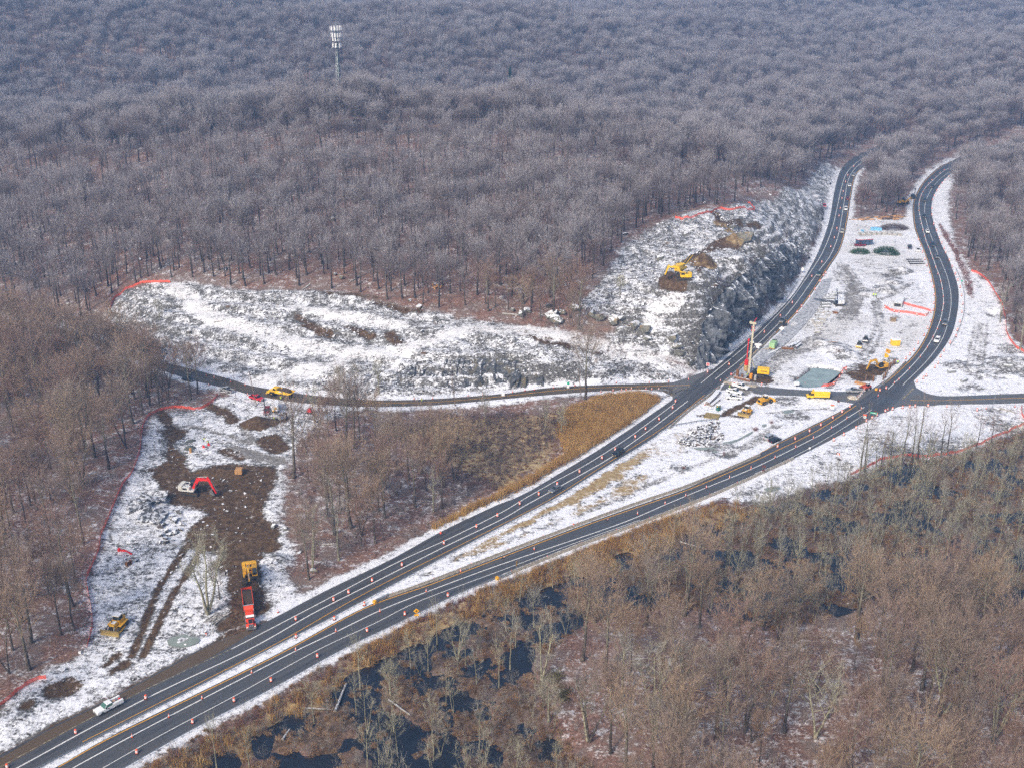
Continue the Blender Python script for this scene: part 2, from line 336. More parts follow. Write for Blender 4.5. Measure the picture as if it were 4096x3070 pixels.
# ---------------------------------------------------------------- areas of ground (traced on the photograph, laid on the relief)
AREA = {k: garea(v) for k, v in {
 'west_site': [(-60,3060),(-60,2840),(150,2715),(345,2590),(368,2480),(345,2320),(405,2180),(450,2030),(530,1880),(570,1750),(610,1665),(860,1605),(950,1568),(1100,1592),(1420,1632),(1290,1690),(1200,1780),(1130,1870),(1130,2100),(1170,2200),(1160,2320),(1240,2340),(1024,2510),(736,2630),(214,2910)],
 'slope': [(420,1250),(480,1170),(590,1132),(760,1130),(1000,1165),(1150,1160),(1300,1165),(1420,1180),(1600,1225),(1760,1255),(2000,1285),(2200,1320),(2330,1360),(2480,1390),(2640,1420),(2760,1490),(2700,1528),(2000,1572),(1434,1595),(1000,1538),(760,1472),(640,1430),(560,1360),(480,1320)],
 'knoll': [(2300,1240),(2400,1130),(2480,1000),(2640,890),(2760,850),(2900,830),(3010,800),(3100,800),(3230,730),(3300,640),(3345,690),(3330,780),(3300,900),(3240,1020),(3160,1130),(3020,1300),(2860,1450),(2790,1480),(2640,1420),(2480,1390),(2380,1330)],
 'median': [(560,2900),(1100,2610),(1500,2400),(1723,2325),(2347,2090),(2760,1945),(3136,1756),(3425,1610),(3500,1555),(3620,1455),(3676,1390),(3718,1310),(3738,1230),(3735,1160),(3720,1085),(3690,1000),(3660,920),(3640,870),(3560,880),(3480,870),(3400,880),(3385,890),(3362,990),(3310,1070),(3228,1200),(3138,1304),(2900,1530),(2700,1690),(2385,1890),(2120,2045),(1805,2210),(1362,2450),(746,2770)],
 'east': [(3640,1545),(3657,1512),(3734,1442),(3802,1345),(3830,1260),(3838,1183),(3826,1120),(3775,985),(3740,880),(3740,760),(3800,700),(3815,720),(3790,800),(3800,900),(3830,1010),(3890,1085),(3955,1130),(3990,1180),(4020,1270),(4035,1335),(4096,1400),(4180,1480),(4200,1570),(3780,1584)],
 'southeast': [(2560,2096),(3000,1914),(3184,1828),(3450,1690),(3545,1646),(3600,1622),(4200,1608),(4200,1680),(4050,1722),(3900,1788),(3780,1822),(3560,1830),(3400,1905),(3150,1965),(3000,2010),(2750,2080)],
 'reeds': [(2225,1730),(2270,1640),(2420,1585),(2560,1572),(2640,1600),(2560,1670),(2440,1752),(2330,1832),(2200,1905),(2000,2010),(1800,2105),(1700,2135),(1790,2080),(2000,1975),(2180,1880),(2270,1815)],
 'meadow': [(1560,1720),(1800,1660),(2100,1650),(2270,1640),(2225,1730),(2260,1810),(2180,1870),(2000,1960),(1850,1900),(1650,1830)],
 'reeds_south': [(600,3070),(1000,2860),(1300,2690),(1600,2510),(1900,2370),(2100,2300),(2560,2105),(2900,2000),(3050,2040),(2900,2110),(2700,2160),(2500,2245),(2300,2305),(2100,2365),(1950,2425),(1750,2530),(1550,2640),(1350,2770),(1100,2930),(900,3070)],
 'pond': [(3188,1517),(3222,1495),(3244,1478),(3248,1468),(3290,1470),(3330,1476),(3352,1486),(3330,1505),(3308,1522),(3302,1532),(3260,1537),(3215,1538)],
 'mud_a': [(640,1716),(745,1716),(703,1779),(741,1850),(774,1895),(820,1960),(700,2010),(640,1890),(570,1880),(660,1840),(655,1780)],
 'mud_b': [(620,1885),(720,1890),(900,1860),(1100,1862),(1085,1950),(1060,2050),(1110,2120),(1105,2190),(1030,2200),(1065,2280),(1075,2420),(1050,2505),(900,2560),(840,2560),(930,2480),(925,2420),(890,2300),(870,2200),(740,2190),(740,2120),(850,2050),(720,2020),(640,1970)],
 'shoulder': [(-60,3060),(0,3010),(214,2896),(428,2790),(622,2690),(800,2590),(920,2520),(1010,2500),(1000,2540),(730,2690),(350,2880),(0,3066)],
 'forest_mid_gap': [(3420,880),(3560,880),(3640,860),(3640,930),(3560,960),(3400,940)],
}.items()}
def zone(k, soft=2.0, wob=2.5, P=GP, seed=3):
    s = sdist(P, AREA[k] if isinstance(k, str) else k, 40)
    near = np.abs(s) < 15; s = s.copy()
    if wob and near.any(): s[near] += (vnoise(P[near], 5, seed)-.5)*2*wob
    return 1-sstep(-soft, soft, s)
def line_zone(px, half, soft=.8, wob=.8, P=GP, seed=5):
    L = catmull(garea(px), 6); lo, hi = L.min(0)-half-6, L.max(0)+half+6; out = np.zeros(len(P))
    k = np.where((P > lo).all(1) & (P < hi).all(1))[0]
    if len(k): out[k] = 1-sstep(half-soft, half+soft, polydist(P[k], L)+(vnoise(P[k], 3, seed)-.5)*2*wob)
    return out
snow = .36+.22*(vnoise(GP, 22, 11)-.5); leaf = np.ones(len(GP)); mud = np.zeros(len(GP)); grass = np.zeros(len(GP)); track = np.zeros(len(GP)); rubble = np.zeros(len(GP)); gravel = np.zeros(len(GP))
def setm(mask, **kw):
    for k, v in kw.items():
        a = globals()[k]; a[:] = a*(1-mask)+v*mask
swamp_poly = flat([(500,3066),(1357,2600),(2000,2306),(2543,2098),(2900,2035),(3150,1985),(3400,1915),(3560,1840),(3900,1800),(4200,1690),(4400,2300),(4400,2420),(3900,2480),(3500,2420),(3100,2520),(2700,2420),(2350,2480),(2150,2650),(2200,2900),(2400,3100),(2400,3300),(300,3300)], -1.2)
swamp = zone(swamp_poly, 3, 3)*sstep(4, 10, RD)
setm(swamp, snow=.12, leaf=.8, grass=.35, mud=.5)
for k in ('slope', 'west_site', 'knoll', 'median', 'east', 'southeast'):
    z = zone(k); setm(z, leaf=.0, snow={'slope': .52, 'knoll': .53, 'median': .86, 'east': .84, 'southeast': .72, 'west_site': .64}[k])
    if k in ('slope', 'knoll'): setm(z, rubble=.75)
    if k == 'west_site': setm(z, rubble=.35)
setm(zone('meadow', 4, 4), snow=.16, grass=.55, leaf=.9); setm(zone('reeds', 3, 3), snow=.10, grass=.9, leaf=.5); setm(zone('reeds_south', 3, 3), snow=.14, grass=.75, leaf=.7)
# bare leafy and earthy parts of the cleared slope
setm(zone(garea([(1480,1190),(1700,1225),(1900,1245),(2100,1290),(2400,1350),(2450,1300),(2330,1240),(2250,1190),(2000,1180),(1700,1160)]), 4, 5), snow=.26, leaf=1, mud=.35, rubble=.8)
setm(zone(garea([(1000,1090),(1400,1120),(2000,1130),(2260,1190),(2200,1060),(1400,1030),(900,1060)]), 8, 5), snow=.30, leaf=1)
for L, hw in (([(2040,1320),(2150,1345),(2250,1370)], 3), ([(1230,1305),(1330,1340)], 2.), ([(1390,1310),(1480,1345)], 2), ([(1560,1335),(1600,1375),(1670,1385)], 2.2), ([(1180,1260),(1240,1300)], 1.8), ([(1300,1175),(1420,1180),(1500,1188)], 1.2), ([(1500,1205),(1600,1235),(1690,1245)], 1.5), ([(2290,1360),(2400,1400),(2480,1400)], 3)):
    setm(line_zone(L, hw, 1.2, 1.6), snow=.12, mud=.8, leaf=0)
# haul tracks over the slope: packed snow
for L, hw in (([(700,1150),(850,1265),(1000,1320),(1250,1385),(1400,1408),(1600,1398),(1750,1350),(1900,1318),(2050,1318),(2250,1345),(2500,1405),(2740,1475)], 4.0), ([(1420,1410),(1320,1460),(1180,1495),(1030,1525)], 4.0), ([(1180,1225),(1350,1260),(1600,1300)], 3.), ([(2700,1190),(2640,1240),(2600,1290)], 4)):
    setm(line_zone(L, hw, 1.5, 1.2)*.85, snow=.80, track=.55, rubble=0)
# tan grass of the median, old paving, earth tracks
setm(zone(garea([(1560,2345),(1800,2190),(2100,2040),(2380,1895),(2560,1795),(2640,1760),(2620,1800),(2500,1900),(2300,2010),(2050,2130),(1800,2250)]), 2.5, 3), grass=1., snow=.24)
setm(zone(garea([(2300,2040),(2600,1880),(2560,1960),(2300,2060),(2000,2180),(1700,2290)]), 3, 3), grass=.9, snow=.46)
setm(zone(garea([(2560,1800),(2700,1720),(2800,1700),(2750,1800),(2700,1850)]), 3, 3), grass=.7, snow=.72)
for L, hw in (([(2960,1560),(3060,1480),(3130,1425),(3220,1385),(3330,1320),(3400,1240),(3420,1180)], 4.2), ([(3420,1180),(3395,1110),(3370,1060)], 2.5)):
    setm(line_zone(L, hw, 1.2, 1.2), snow=.28, gravel=1, track=.6)
for L in ([(3495,1205),(3505,1300),(3460,1400),(3390,1490),(3300,1560)], [(3515,1205),(3530,1310),(3490,1400),(3430,1480)], [(3080,1560),(3050,1500),(3100,1450)], [(3000,1430),(3040,1400)], [(3350,1050),(3400,1130),(3470,1190)], [(3560,1255),(3640,1285),(3700,1290)]):
    setm(line_zone(L, 1.1, .6, .7), snow=.42, mud=.25, gravel=.6)
setm(zone(garea([(3030,1440),(3060,1400),(3090,1410),(3070,1470),(3050,1490)]), 2, 2), snow=.25, gravel=1)
setm(zone('median', 3, 0)*np.clip((vnoise(GP, 16, 81)-.30)*2, 0, 1)*(GP[:, 1] > 385), track=.75, snow=.76, gravel=.5)
for L in ([(3330,1060),(3350,1120),(3420,1190),(3500,1260)], [(3380,1060),(3440,1150),(3520,1200)], [(3350,1060),(3340,1000),(3380,900)], [(3500,1200),(3560,1180),(3640,1130)], [(3600,1330),(3640,1300),(3690,1290)], [(3070,1650),(3200,1640),(3330,1630)], [(2900,1830),(3000,1760),(3100,1700)], [(3900,1290),(3880,1400),(3860,1500)], [(3930,1290),(3920,1400),(3900,1520)], [(2300,2060),(2700,1890),(3100,1740)], [(3040,1800),(3200,1720),(3350,1640)]):
    for dx in (0, 1.9): 
        Lw = catmull(garea(L), 6)+np.array([dx, 0]); k_ = np.where((GP > Lw.min(0)-6).all(1) & (GP < Lw.max(0)+6).all(1))[0]; m_ = np.zeros(len(GP)); m_[k_] = 1-sstep(.25, .9, polydist(GP[k_], Lw)+(vnoise(GP[k_], 2, 82)-.5)); setm(m_*.7, snow=.45, gravel=.8, track=.5)
for a, b, r in ((3340,1390,9), (3380,1420,9), (3290,1375,6), (3480,1165,6), (3540,1150,7), (3570,1105,7), (3600,1090,6), (3850,1460,9), (4050,1470,13), (3960,1490,10), (3890,1560,8), (4060,1400,9), (3990,1260,7), (3970,1620,10), (3600,1810,9), (3770,1790,8), (3980,1690,8), (2880,1800,9), (3180,1670,8), (2720,1870,5), (3150,1600,7)):
    p = gp(a, b)[:2]; d = np.hypot(*(GP-p).T); setm((1-sstep(r*.4, r, d))*1.0, snow=.50, rubble=.8, gravel=.3)
for a, b, r in ((3340,1405,5), (3500,1475,7), (3450,1500,6.5), (3540,1490,6), (3045,1515,5.5), (2995,1505,5), (2960,1490,5)):
    p = gp(a, b)[:2]; d = np.hypot(*(GP-p).T); setm(1-sstep(r*.6, r, d+(vnoise(GP, 3, 9)-.5)*4), snow=.04, mud=1)
setm(line_zone([(2905,1650),(2960,1625),(3030,1590)], 1.5), snow=.1, mud=.9)
setm(line_zone([(2800,1660),(2900,1660),(2980,1665)], 1.2), snow=.3, mud=.8)
# knoll: spread earth and the digger's pit
for P_ in ([(2850,850),(2870,900),(2920,905),(2970,900),(2960,880),(2900,880),(2870,850)], [(2840,970),(2900,945),(2980,960),(2960,1000),(2880,1000),(2790,1020),(2760,1060),(2720,1060)], [(2640,1120),(2680,1090),(2740,1110),(2760,1130),(2740,1165),(2700,1165),(2650,1160)], [(2990,890),(3045,895),(3040,910),(2995,910)], [(2760,1040),(2830,1030),(2850,1080),(2790,1100)]):
    setm(zone(garea(P_), 1.2, 2.0), snow=.05, mud=1)
# working ground in the west
for k in ('mud_a', 'mud_b'): setm(zone(k, 1.5, 3), snow=.10, mud=1, rubble=.4)
for L in ([(745,2185),(690,2270),(640,2340),(600,2440),(560,2540),(523,2625)], [(800,2205),(740,2300),(690,2380),(650,2460),(610,2540),(572,2620)]):
    setm(line_zone(L, .85, .5, .5), snow=.06, mud=1)
for L, hw in (([(640,1640),(690,1720)], 1.5), ([(830,1620),(900,1650),(930,1680)], 2.2), ([(225,2760),(270,2740)], 2.8), ([(100,2820),(110,2812)], 1.2), ([(420,2660),(480,2610)], 1.0), ([(440,2690),(500,2650)], .9), ([(1080,1760),(1110,1790)], 4), ([(900,1800),(960,1830)], 2), ([(1090,1700),(1150,1670)], 1.)):
    setm(line_zone(L, hw, .8, 1.5), snow=.12, mud=.95)
for L, hw in (([(680,1700),(800,1710),(900,1740),(1000,1770)], 1.2), ([(960,1700),(1010,1760),(1080,1790)], .8), ([(930,1800),(1040,1830),(1110,1840)], 3)):
    setm(line_zone(L, hw, .8, 1.), snow=.35, gravel=.9)
setm(zone('shoulder', 1.2, 1.5), snow=.12, mud=.75, gravel=.4)
setm(line_zone([(930,2500),(1000,2520),(1040,2505)], 4, 1.5, 1), snow=.05, mud=1)
# snow ribbon along the carriageways, clear of forest
rib = np.zeros(len(GP))
for nm in ('left_road', 'right_road'):
    A, B = ROADS[nm]; n0 = 12 if nm == 'left_road' else 0
    for L, hw in ((A[n0:118], 3.4), (B, 2.6)):
        lo, hi = L.min(0)-8, L.max(0)+8; k = np.where((GP > lo).all(1) & (GP < hi).all(1))[0]
        d = polydist(GP[k], L[::2]); rib[k] = np.maximum(rib[k], 1-sstep(hw-1.2, hw+1, d+(vnoise(GP[k], 4, 21)-.5)*2.4))
shoulder_free = 1-zone('shoulder', 1.5, 0)
setm(rib*.8*shoulder_free*(1-zone(garea([(900,2560),(1060,2480),(1060,2540),(940,2600)]), 1, 0)), snow=.95, leaf=0, grass=0, mud=0, rubble=0)
sr = np.zeros(len(GP))
for nm in ('side_road', 'east_road'):
    d = sdist(GP, ROADPOLY[nm], 12); sr = np.maximum(sr, (1-sstep(2.0, 4.5, d+(vnoise(GP, 4, 22)-.5)*3)))
setm(sr, snow=.80, leaf=0, rubble=0)
setm(line_zone([(3830,1700),(3700,1640)], 9, 3, 2), snow=.93)
# ---------------------------------------------------------------- small relief
fine = vnoise(GP, 2.6, 31, 3, .6)-.5; mid = vnoise(GP, 9, 32, 3)-.5
offroad = sstep(2.5, 6, RD); nearfield = (GP[:, 1] < 640)
GZ += nearfield*offroad*(fine*(.22+rubble*1.5)+mid*(.25+rubble*1.6))
GZ += (GP[:, 1] > 600)*sstep(850, 1100, GP[:, 1])*(vnoise(GP, 300, 33, 3)-.5)*46
GZ += nearfield*offroad*mud*((vnoise(GP, 2.2, 35, 3)-.5)*1.0-.12)
for k_ in ('slope', 'knoll'):
    zz_ = zone(k_, 4, 0)*offroad*(1-track); GZ += zz_*.55*np.sin(GZ*2*math.pi/2.7+(vnoise(GP, 18, 36)-.5)*5)
WATER_Z = -1.75
hum = vnoise(GP, 7, 41, 4, .6)
GZ = np.where(swamp > 0, GZ*(1-swamp)+swamp*(WATER_Z+(hum-np.where(GP[:, 0] < 15, .507, .478))*3.4), GZ)
pd = sdist(GP, AREA['pond'], 20); GZ = np.where(pd < 6, np.minimum(GZ, np.where(pd < 0, -2.6, -2.6+sstep(-.5, 3.2, pd)*2.7)), GZ)
setm(1-sstep(0, 2.2, pd), snow=.12, mud=.8, grass=.3)
def mound(px, r, h, sq=1.0, rot=0., flatn=.0, **kw):
    """raise a heap on the relief"""
    p = gp(*px)[:2]; d = GP-p; c, s = math.cos(rot), math.sin(rot)
    q = np.hypot(d[:, 0]*c+d[:, 1]*s, (-d[:, 0]*s+d[:, 1]*c)*sq)/r+(vnoise(GP, r*.6, 51)-.5)*.3
    a = np.clip(1-q, 0, 1); GZ[:] += h*np.minimum(a/(1-flatn), 1)
    if kw: setm(sstep(.02, .15, a), **kw)
for a in (((1030,1695),6.5,3.0,1.15,.2), ((885,1890),6.5,1.9,1.5,.05)): mound(*a, mud=1, snow=.0, rubble=.0, gravel=0)
for a in (((2800,1055),5.5,4.2), ((2835,1060),4,2.5), ((2935,965),5.2,3.8), ((2900,900),6,1.2,1.6), ((2915,925),3,1.6)): mound(*a, mud=.55, grass=.75, snow=.0, leaf=.0)
for a in (((3340,1400),8,2.2,1.3,.2), ((3380,1418),7,1.8), ((3290,1372),6,1.5), ((3545,1160),6,2.0), ((3600,1085),7,2.2), ((3480,1175),5,1.2), ((3570,1130),5,1.4), ((1105,2245),5,1.7), ((590,2035),6,1.2), ((4040,1450),10,1.8,1.4), ((3840,1465),7,1.2), ((3560,1445),4,1.6), ((3175,1585),0.1,0)): mound(*a, rubble=.8, snow=.55)
GZ = np.where(RD < 1.2, np.minimum(GZ, -.06), GZ)
for a in (((3985,1250),6,-2.),): mound(*a)

def ground_material():
    m, t, b = nodes('ground_cover'); g = N(t, 'ShaderNodeNewGeometry'); pos = g.outputs['Position']
    A = N(t, 'ShaderNodeAttribute', attribute_name='cover_a'); B = N(t, 'ShaderNodeAttribute', attribute_name='cover_b')
    sa = N(t, 'ShaderNodeSeparateColor'); t.links.new(A.outputs['Color'], sa.inputs[0]); sb = N(t, 'ShaderNodeSeparateColor'); t.links.new(B.outputs['Color'], sb.inputs[0])
    sn, mu, le = sa.outputs; gr, tr, gv = sb.outputs
    n1 = noise(t, pos, .22, 7, .72); n2 = noise(t, pos, 1.6, 4, .7); n3 = noise(t, pos, .09, 3, .6); n4 = noise(t, pos, .75, 5, .72, .6)
    rock = mixc(t, ramp(t, n2, .35, .65), (.05, .048, .045), (.17, .165, .155))
    leafc = mixc(t, ramp(t, n2, .3, .7), (.10, .055, .042), (.29, .165, .12))
    leafc = mixc(t, ramp(t, n3, .42, .62), leafc, mixc(t, n2, (.13, .085, .07), (.24, .18, .15)))
    mudc = mixc(t, ramp(t, n4, .35, .65), (.045, .025, .011), (.135, .083, .042))
    mudc = mixc(t, ramp(t, n2, .62, .70), mudc, (.24, .20, .15))
    grassc = mixc(t, ramp(t, n4, .3, .7), (.25, .16, .07), (.46, .36, .20))
    gravc = mixc(t, ramp(t, n2, .3, .7), (.14, .13, .12), (.30, .28, .26))
    c = mixc(t, le, rock, leafc); c = mixc(t, gv, c, gravc)
    c = mixc(t, ramp(t, math_(t, 'ADD', gr, math_(t, 'MULTIPLY', math_(t, 'SUBTRACT', n4, .5), .9)), .4, .6), c, grassc)
    c = mixc(t, ramp(t, math_(t, 'ADD', mu, math_(t, 'MULTIPLY', math_(t, 'SUBTRACT', n1, .5), 1.2)), .30, .66), c, mudc)
    mp = N(t, 'ShaderNodeMapping'); mp.inputs['Rotation'].default_value = (0, 0, -.75); mp.inputs['Scale'].default_value = (.16, 1.1, .5); t.links.new(pos, mp.inputs[0]); n5 = noise(t, mp.outputs[0], 1.0, 5, .65, .8)
    f = math_(t, 'ADD', math_(t, 'MULTIPLY', n1, .80), math_(t, 'ADD', math_(t, 'MULTIPLY', n4, .75), math_(t, 'ADD', math_(t, 'MULTIPLY', n2, .55), math_(t, 'MULTIPLY', n5, .40))))
    f = math_(t, 'SUBTRACT', f, .75)                                        # about .5 +- .17
    sp = N(t, 'ShaderNodeSeparateXYZ'); t.links.new(g.outputs['Normal'], sp.inputs[0])
    up = ramp(t, sp.outputs[2], .55, .94, -.22, 0.)                         # steep faces hold less snow
    thr = math_(t, 'SUBTRACT', .80, math_(t, 'MULTIPLY', math_(t, 'ADD', sn, up), .58))
    cov = ramp(t, math_(t, 'SUBTRACT', f, thr), -.10, .15)
    cov = math_(t, 'MULTIPLY', cov, math_(t, 'SUBTRACT', 1., math_(t, 'MULTIPLY', le, .30)))
    snc = mixc(t, ramp(t, n4, .3, .7), (.70, .72, .77), (.86, .87, .90)); snc = mixc(t, math_(t, 'MULTIPLY', tr, .75), snc, mixc(t, n4, (.43, .40, .36), (.66, .64, .61)))
    c = mixc(t, cov, c, snc)
    t.links.new(c, b.inputs['Base Color']); b.inputs['Roughness'].default_value = .85; b.inputs['Specular IOR Level'].default_value = .25
    bp = N(t, 'ShaderNodeBump', i_Strength=.6, i_Distance=.35); t.links.new(math_(t, 'ADD', n4, math_(t, 'MULTIPLY', cov, .25)), bp.inputs['Height']); t.links.new(bp.outputs[0], b.inputs['Normal'])
    return m
nx, ny = len(GX), len(GY)
ii = np.arange(nx*ny).reshape(ny, nx); Q = np.stack([ii[:-1, :-1], ii[:-1, 1:], ii[1:, 1:], ii[1:, :-1]], -1).reshape(-1, 4)
snow += (vnoise(GP, 13, 85, 3)-.5)*.30*(leaf < .5)*(RD > 3)
ca = np.c_[snow, mud, leaf, np.ones(len(GP))]; cb = np.c_[grass, track, gravel, np.ones(len(GP))]
gme = quickmesh('ground', np.c_[GP, GZ], Q, ground_material(), {'cover_a': np.clip(ca, 0, 1), 'cover_b': np.clip(cb, 0, 1)}, smooth=True)
tag(link('ground', gme), kind='structure')

# ---------------------------------------------------------------- water
def water_mat(name, col, rough, spec=.5, wave=.4):
    m, t, b = nodes(name); co = N(t, 'ShaderNodeNewGeometry').outputs['Position']
    c = mixc(t, ramp(t, noise(t, co, .25, 4, .6), .35, .65), tuple(x*.75 for x in col), col)
    t.links.new(c, b.inputs['Base Color']); b.inputs['Roughness'].default_value = rough; b.inputs['Specular IOR Level'].default_value = spec
    bp = N(t, 'ShaderNodeBump', i_Strength=wave, i_Distance=.05); t.links.new(noise(t, co, 3., 3), bp.inputs['Height']); t.links.new(bp.outputs[0], b.inputs['Normal'])
    return m
def sheet(name, poly, z, mat, kind='structure', parent=None):
    from mathutils.geometry import tessellate_polygon
    v = [Vector((*p, 0)) for p in poly]; tri = tessellate_polygon([v])
    me = quickmesh(name, np.c_[np.asarray(poly), np.full(len(poly), z)], np.array(tri), mat)
    bm = bmesh.new(); bm.from_mesh(me); bmesh.ops.recalc_face_normals(bm, faces=bm.faces)
    if bm.faces and sum(f.normal.z for f in bm.faces) < 0: bmesh.ops.reverse_faces(bm, faces=bm.faces)
    bm.to_mesh(me); bm.free()
    o = link(name, me, parent)
    if kind and parent is None: tag(o, kind=kind)
    return o
WM = water_mat('swamp_water', (.012, .013, .017), .06, .6)
sheet('swamp_water', swamp_poly, WATER_Z, WM)
sheet('pond_water', AREA["pond"]+(AREA['pond']-AREA['pond'].mean(0))*.12, -.95, water_mat('pond_water', (.30, .38, .36), .15))
PW = water_mat('puddle_water', (.27, .31, .27), .15)
def puddle(pts, z=.10):
    L = catmull(np.vstack([garea(pts), garea(pts)[:1]]), 5)[:-1]; zz = float(np.mean(terrain_z(L)))+z
    k = sdist(GP, L, 10); GZz = gme.vertices
    return sheet('puddle_water', L, zz, PW)
puddle([(2890,1770),(2930,1762),(2960,1752),(2990,1735),(3012,1724),(3005,1735),(2975,1752),(2940,1768),(2905,1778)])
puddle([(2770,1793),(2800,1790),(2835,1788),(2868,1786),(2850,1796),(2800,1800)])
puddle([(3128,1648),(3150,1640),(3175,1642),(3178,1650),(3160,1656),(3140,1655)])
puddle([(3046,1700),(3062,1696),(3066,1703),(3052,1708)])
puddle([(2850,1935-1300+1170),(2862,1801),(2868,1806),(2855,1809)])
puddle([(3055,1955),(3085,1945),(3120,1948),(3110,1962),(3070,1966)])
puddle([(668,2560),(700,2545),(740,2538),(780,2545),(800,2560),(780,2578),(730,2590),(680,2585)], .16)

# ---------------------------------------------------------------- paving
def asphalt(name, lo, hi, dirt, dirt_amt, wet=.45):
    m, t, b = nodes(name); uv = N(t, 'ShaderNodeUVMap').outputs[0]; pos = N(t, 'ShaderNodeNewGeometry').outputs['Position']
    mp = N(t, 'ShaderNodeMapping'); mp.inputs['Scale'].default_value = (9, .012, 1); t.links.new(uv, mp.inputs[0])
    st = noise(t, mp.outputs[0], 1.0, 4, .6); n1 = noise(t, pos, .12, 5, .65); n2 = noise(t, pos, 2.5, 5, .7)
    c = mixc(t, ramp(t, st, .3, .7), lo, hi); c = mixc(t, ramp(t, n1, .35, .75), c, tuple(.5*(x+y) for x, y in zip(lo, hi)))
    c = mixc(t, math_(t, 'MULTIPLY', ramp(t, n2, .45, .8), .35), c, tuple(x*1.6 for x in hi))
    if dirt_amt:
        d = ramp(t, math_(t, 'ADD', math_(t, 'MULTIPLY', n1, .6), math_(t, 'MULTIPLY', st, .6)), .75-dirt_amt*.45, .95-dirt_amt*.4)
        c = mixc(t, math_(t, 'MULTIPLY', d, .75), c, dirt)
    t.links.new(c, b.inputs['Base Color'])
    t.links.new(ramp(t, n1, .35, .65, wet-.12, wet+.25), b.inputs['Roughness']); b.inputs['Specular IOR Level'].default_value = .45
    return m
def strip(name, A, B, z, mat, kind='structure', parent=None, nx=6):
    n = len(A); s = np.r_[0, np.cumsum(np.hypot(*np.diff((A+B)/2, axis=0).T))]; u = np.linspace(0, 1, nx)
    V = np.concatenate([np.c_[A*(1-k)+B*k, np.full(n, z)] for k in u]).reshape(nx, n, 3)
    idx = np.arange(nx*n).reshape(nx, n); F = np.stack([idx[:-1, :-1], idx[1:, :-1], idx[1:, 1:], idx[:-1, 1:]], -1).reshape(-1, 4)
    me = quickmesh(name, V.reshape(-1, 3), F, mat); uvl = me.uv_layers.new(name='UVMap')
    UV = np.stack(np.broadcast_arrays(u[:, None], s[None, :]), -1).reshape(-1, 2)
    uvl.data.foreach_set('uv', UV[F.ravel()].astype(np.float32).ravel())
    if me.polygons[0].normal.z < 0: me.flip_normals()
    o = link(name, me, parent)
    if kind and parent is None: tag(o, kind=kind)
    return o
M_ASPH = asphalt('asphalt', (.041, .043, .047), (.090, .092, .096), (.12, .095, .065), .18)
M_ASPH_OLD = asphalt('asphalt_old', (.075, .077, .08), (.14, .142, .142), (.17, .14, .10), .35)
M_ASPH_MUD = asphalt('asphalt_muddy', (.05, .044, .036), (.085, .074, .06), (.13, .095, .055), .55)
RO = {}
for nm, mt, z in (('side_road', M_ASPH_MUD, .006), ('crossover_road', M_ASPH_OLD, .006), ('east_road', M_ASPH_OLD, .006), ('left_road', M_ASPH, .030), ('right_road', M_ASPH, .030)):
    RO[nm] = strip(nm, *ROADS[nm], z, mt)
for k in ('junction_west', 'junction_east'): sheet('junction', ROADPOLY[k], .018, M_ASPH_OLD)
# old closed paving right of the left carriageway (thin snow over it), brown-stained shoulder in the west
M_FROST = paint('frosted_asphalt', (.26, .27, .29), .8, var=.45, scale=.5, dirt=(.62, .64, .68), dirt_amt=.5)
A_ = resample(catmull(flat([(2925,1512),(3010,1436),(3140,1310),(3232,1205),(3290,1120)])), 40)[0]; B_ = resample(catmull(flat([(2960,1530),(3060,1445),(3190,1330),(3290,1205),(3330,1110)])), 40)[0]
tag(strip('closed_lane', A_, B_, .012, M_FROST), kind='structure')
M_BROWN = asphalt('stained_shoulder', (.075, .05, .028), (.13, .092, .055), (.06, .038, .02), .4)
A_ = resample(catmull(flat([(-100,3085),(0,3030),(214,2910),(428,2804),(622,2699),(840,2580),(1000,2516)])), 40)[0]; B_ = resample(catmull(flat([(-20,3095),(60,3040),(360,2873),(584,2752),(800,2648),(925,2580),(1022,2518)])), 40)[0]
strip('muddy_lane', A_, B_, .042, M_BROWN)

# ---------------------------------------------------------------- painted lines
M_WHITE = paint('white_line', (.72, .72, .70), .6, var=.12, scale=.8, dirt=(.3, .29, .27), dirt_amt=.15)
M_YEL = paint('yellow_line', (.72, .36, .035), .6, var=.12, scale=.8, dirt=(.3, .22, .10), dirt_amt=.18)
M_WORN = paint('worn_line', (.42, .36, .24), .7, var=.3, scale=.6, dirt=(.10, .085, .06), dirt_amt=.6)
def stripe(road, px, mat, wd=.26, z=.046, name='lane_line'):
    L, s = resample(catmull(flat(px)), step=2.5); d = np.gradient(L, axis=0); d /= np.linalg.norm(d, axis=1)[:, None]; nn = np.c_[-d[:, 1], d[:, 0]]*wd/2
    strip(name, L+nn, L-nn, z, mat, parent=RO[road], nx=2)
stripe('left_road', [(0,3066),(363,2870),(584,2755),(925,2594)], M_WORN, .22, z=.055)
stripe('left_road', [(925,2594),(1000,2556),(1325,2386),(1588,2248),(1814,2144),(2000,2051),(2100,1992),(2220,1924),(2315,1874),(2394,1827),(2507,1754),(2584,1698),(2700,1612)], M_WHITE)
stripe('left_road', [(-100,3158),(75,3066),(348,2917),(622,2773),(1000,2594),(1253,2451),(1488,2332),(1769,2190),(2000,2079),(2100,2021),(2193,1970),(2346,1885),(2448,1825),(2600,1718),(2752,1602)], M_WHITE, .30)
stripe('left_road', [(2803,1533),(2989,1379),(3080,1290),(3163,1200),(3234,1100),(3290,1010),(3330,910),(3352,815),(3366,751),(3386,694),(3427,650),(3480,620)], M_WHITE)
stripe('left_road', [(2860,1517),(2986,1417),(3116,1292),(3194,1200),(3273,1087),(3321,1022),(3354,937),(3378,800),(3390,731),(3411,686),(3447,650),(3500,620)], M_WHITE)
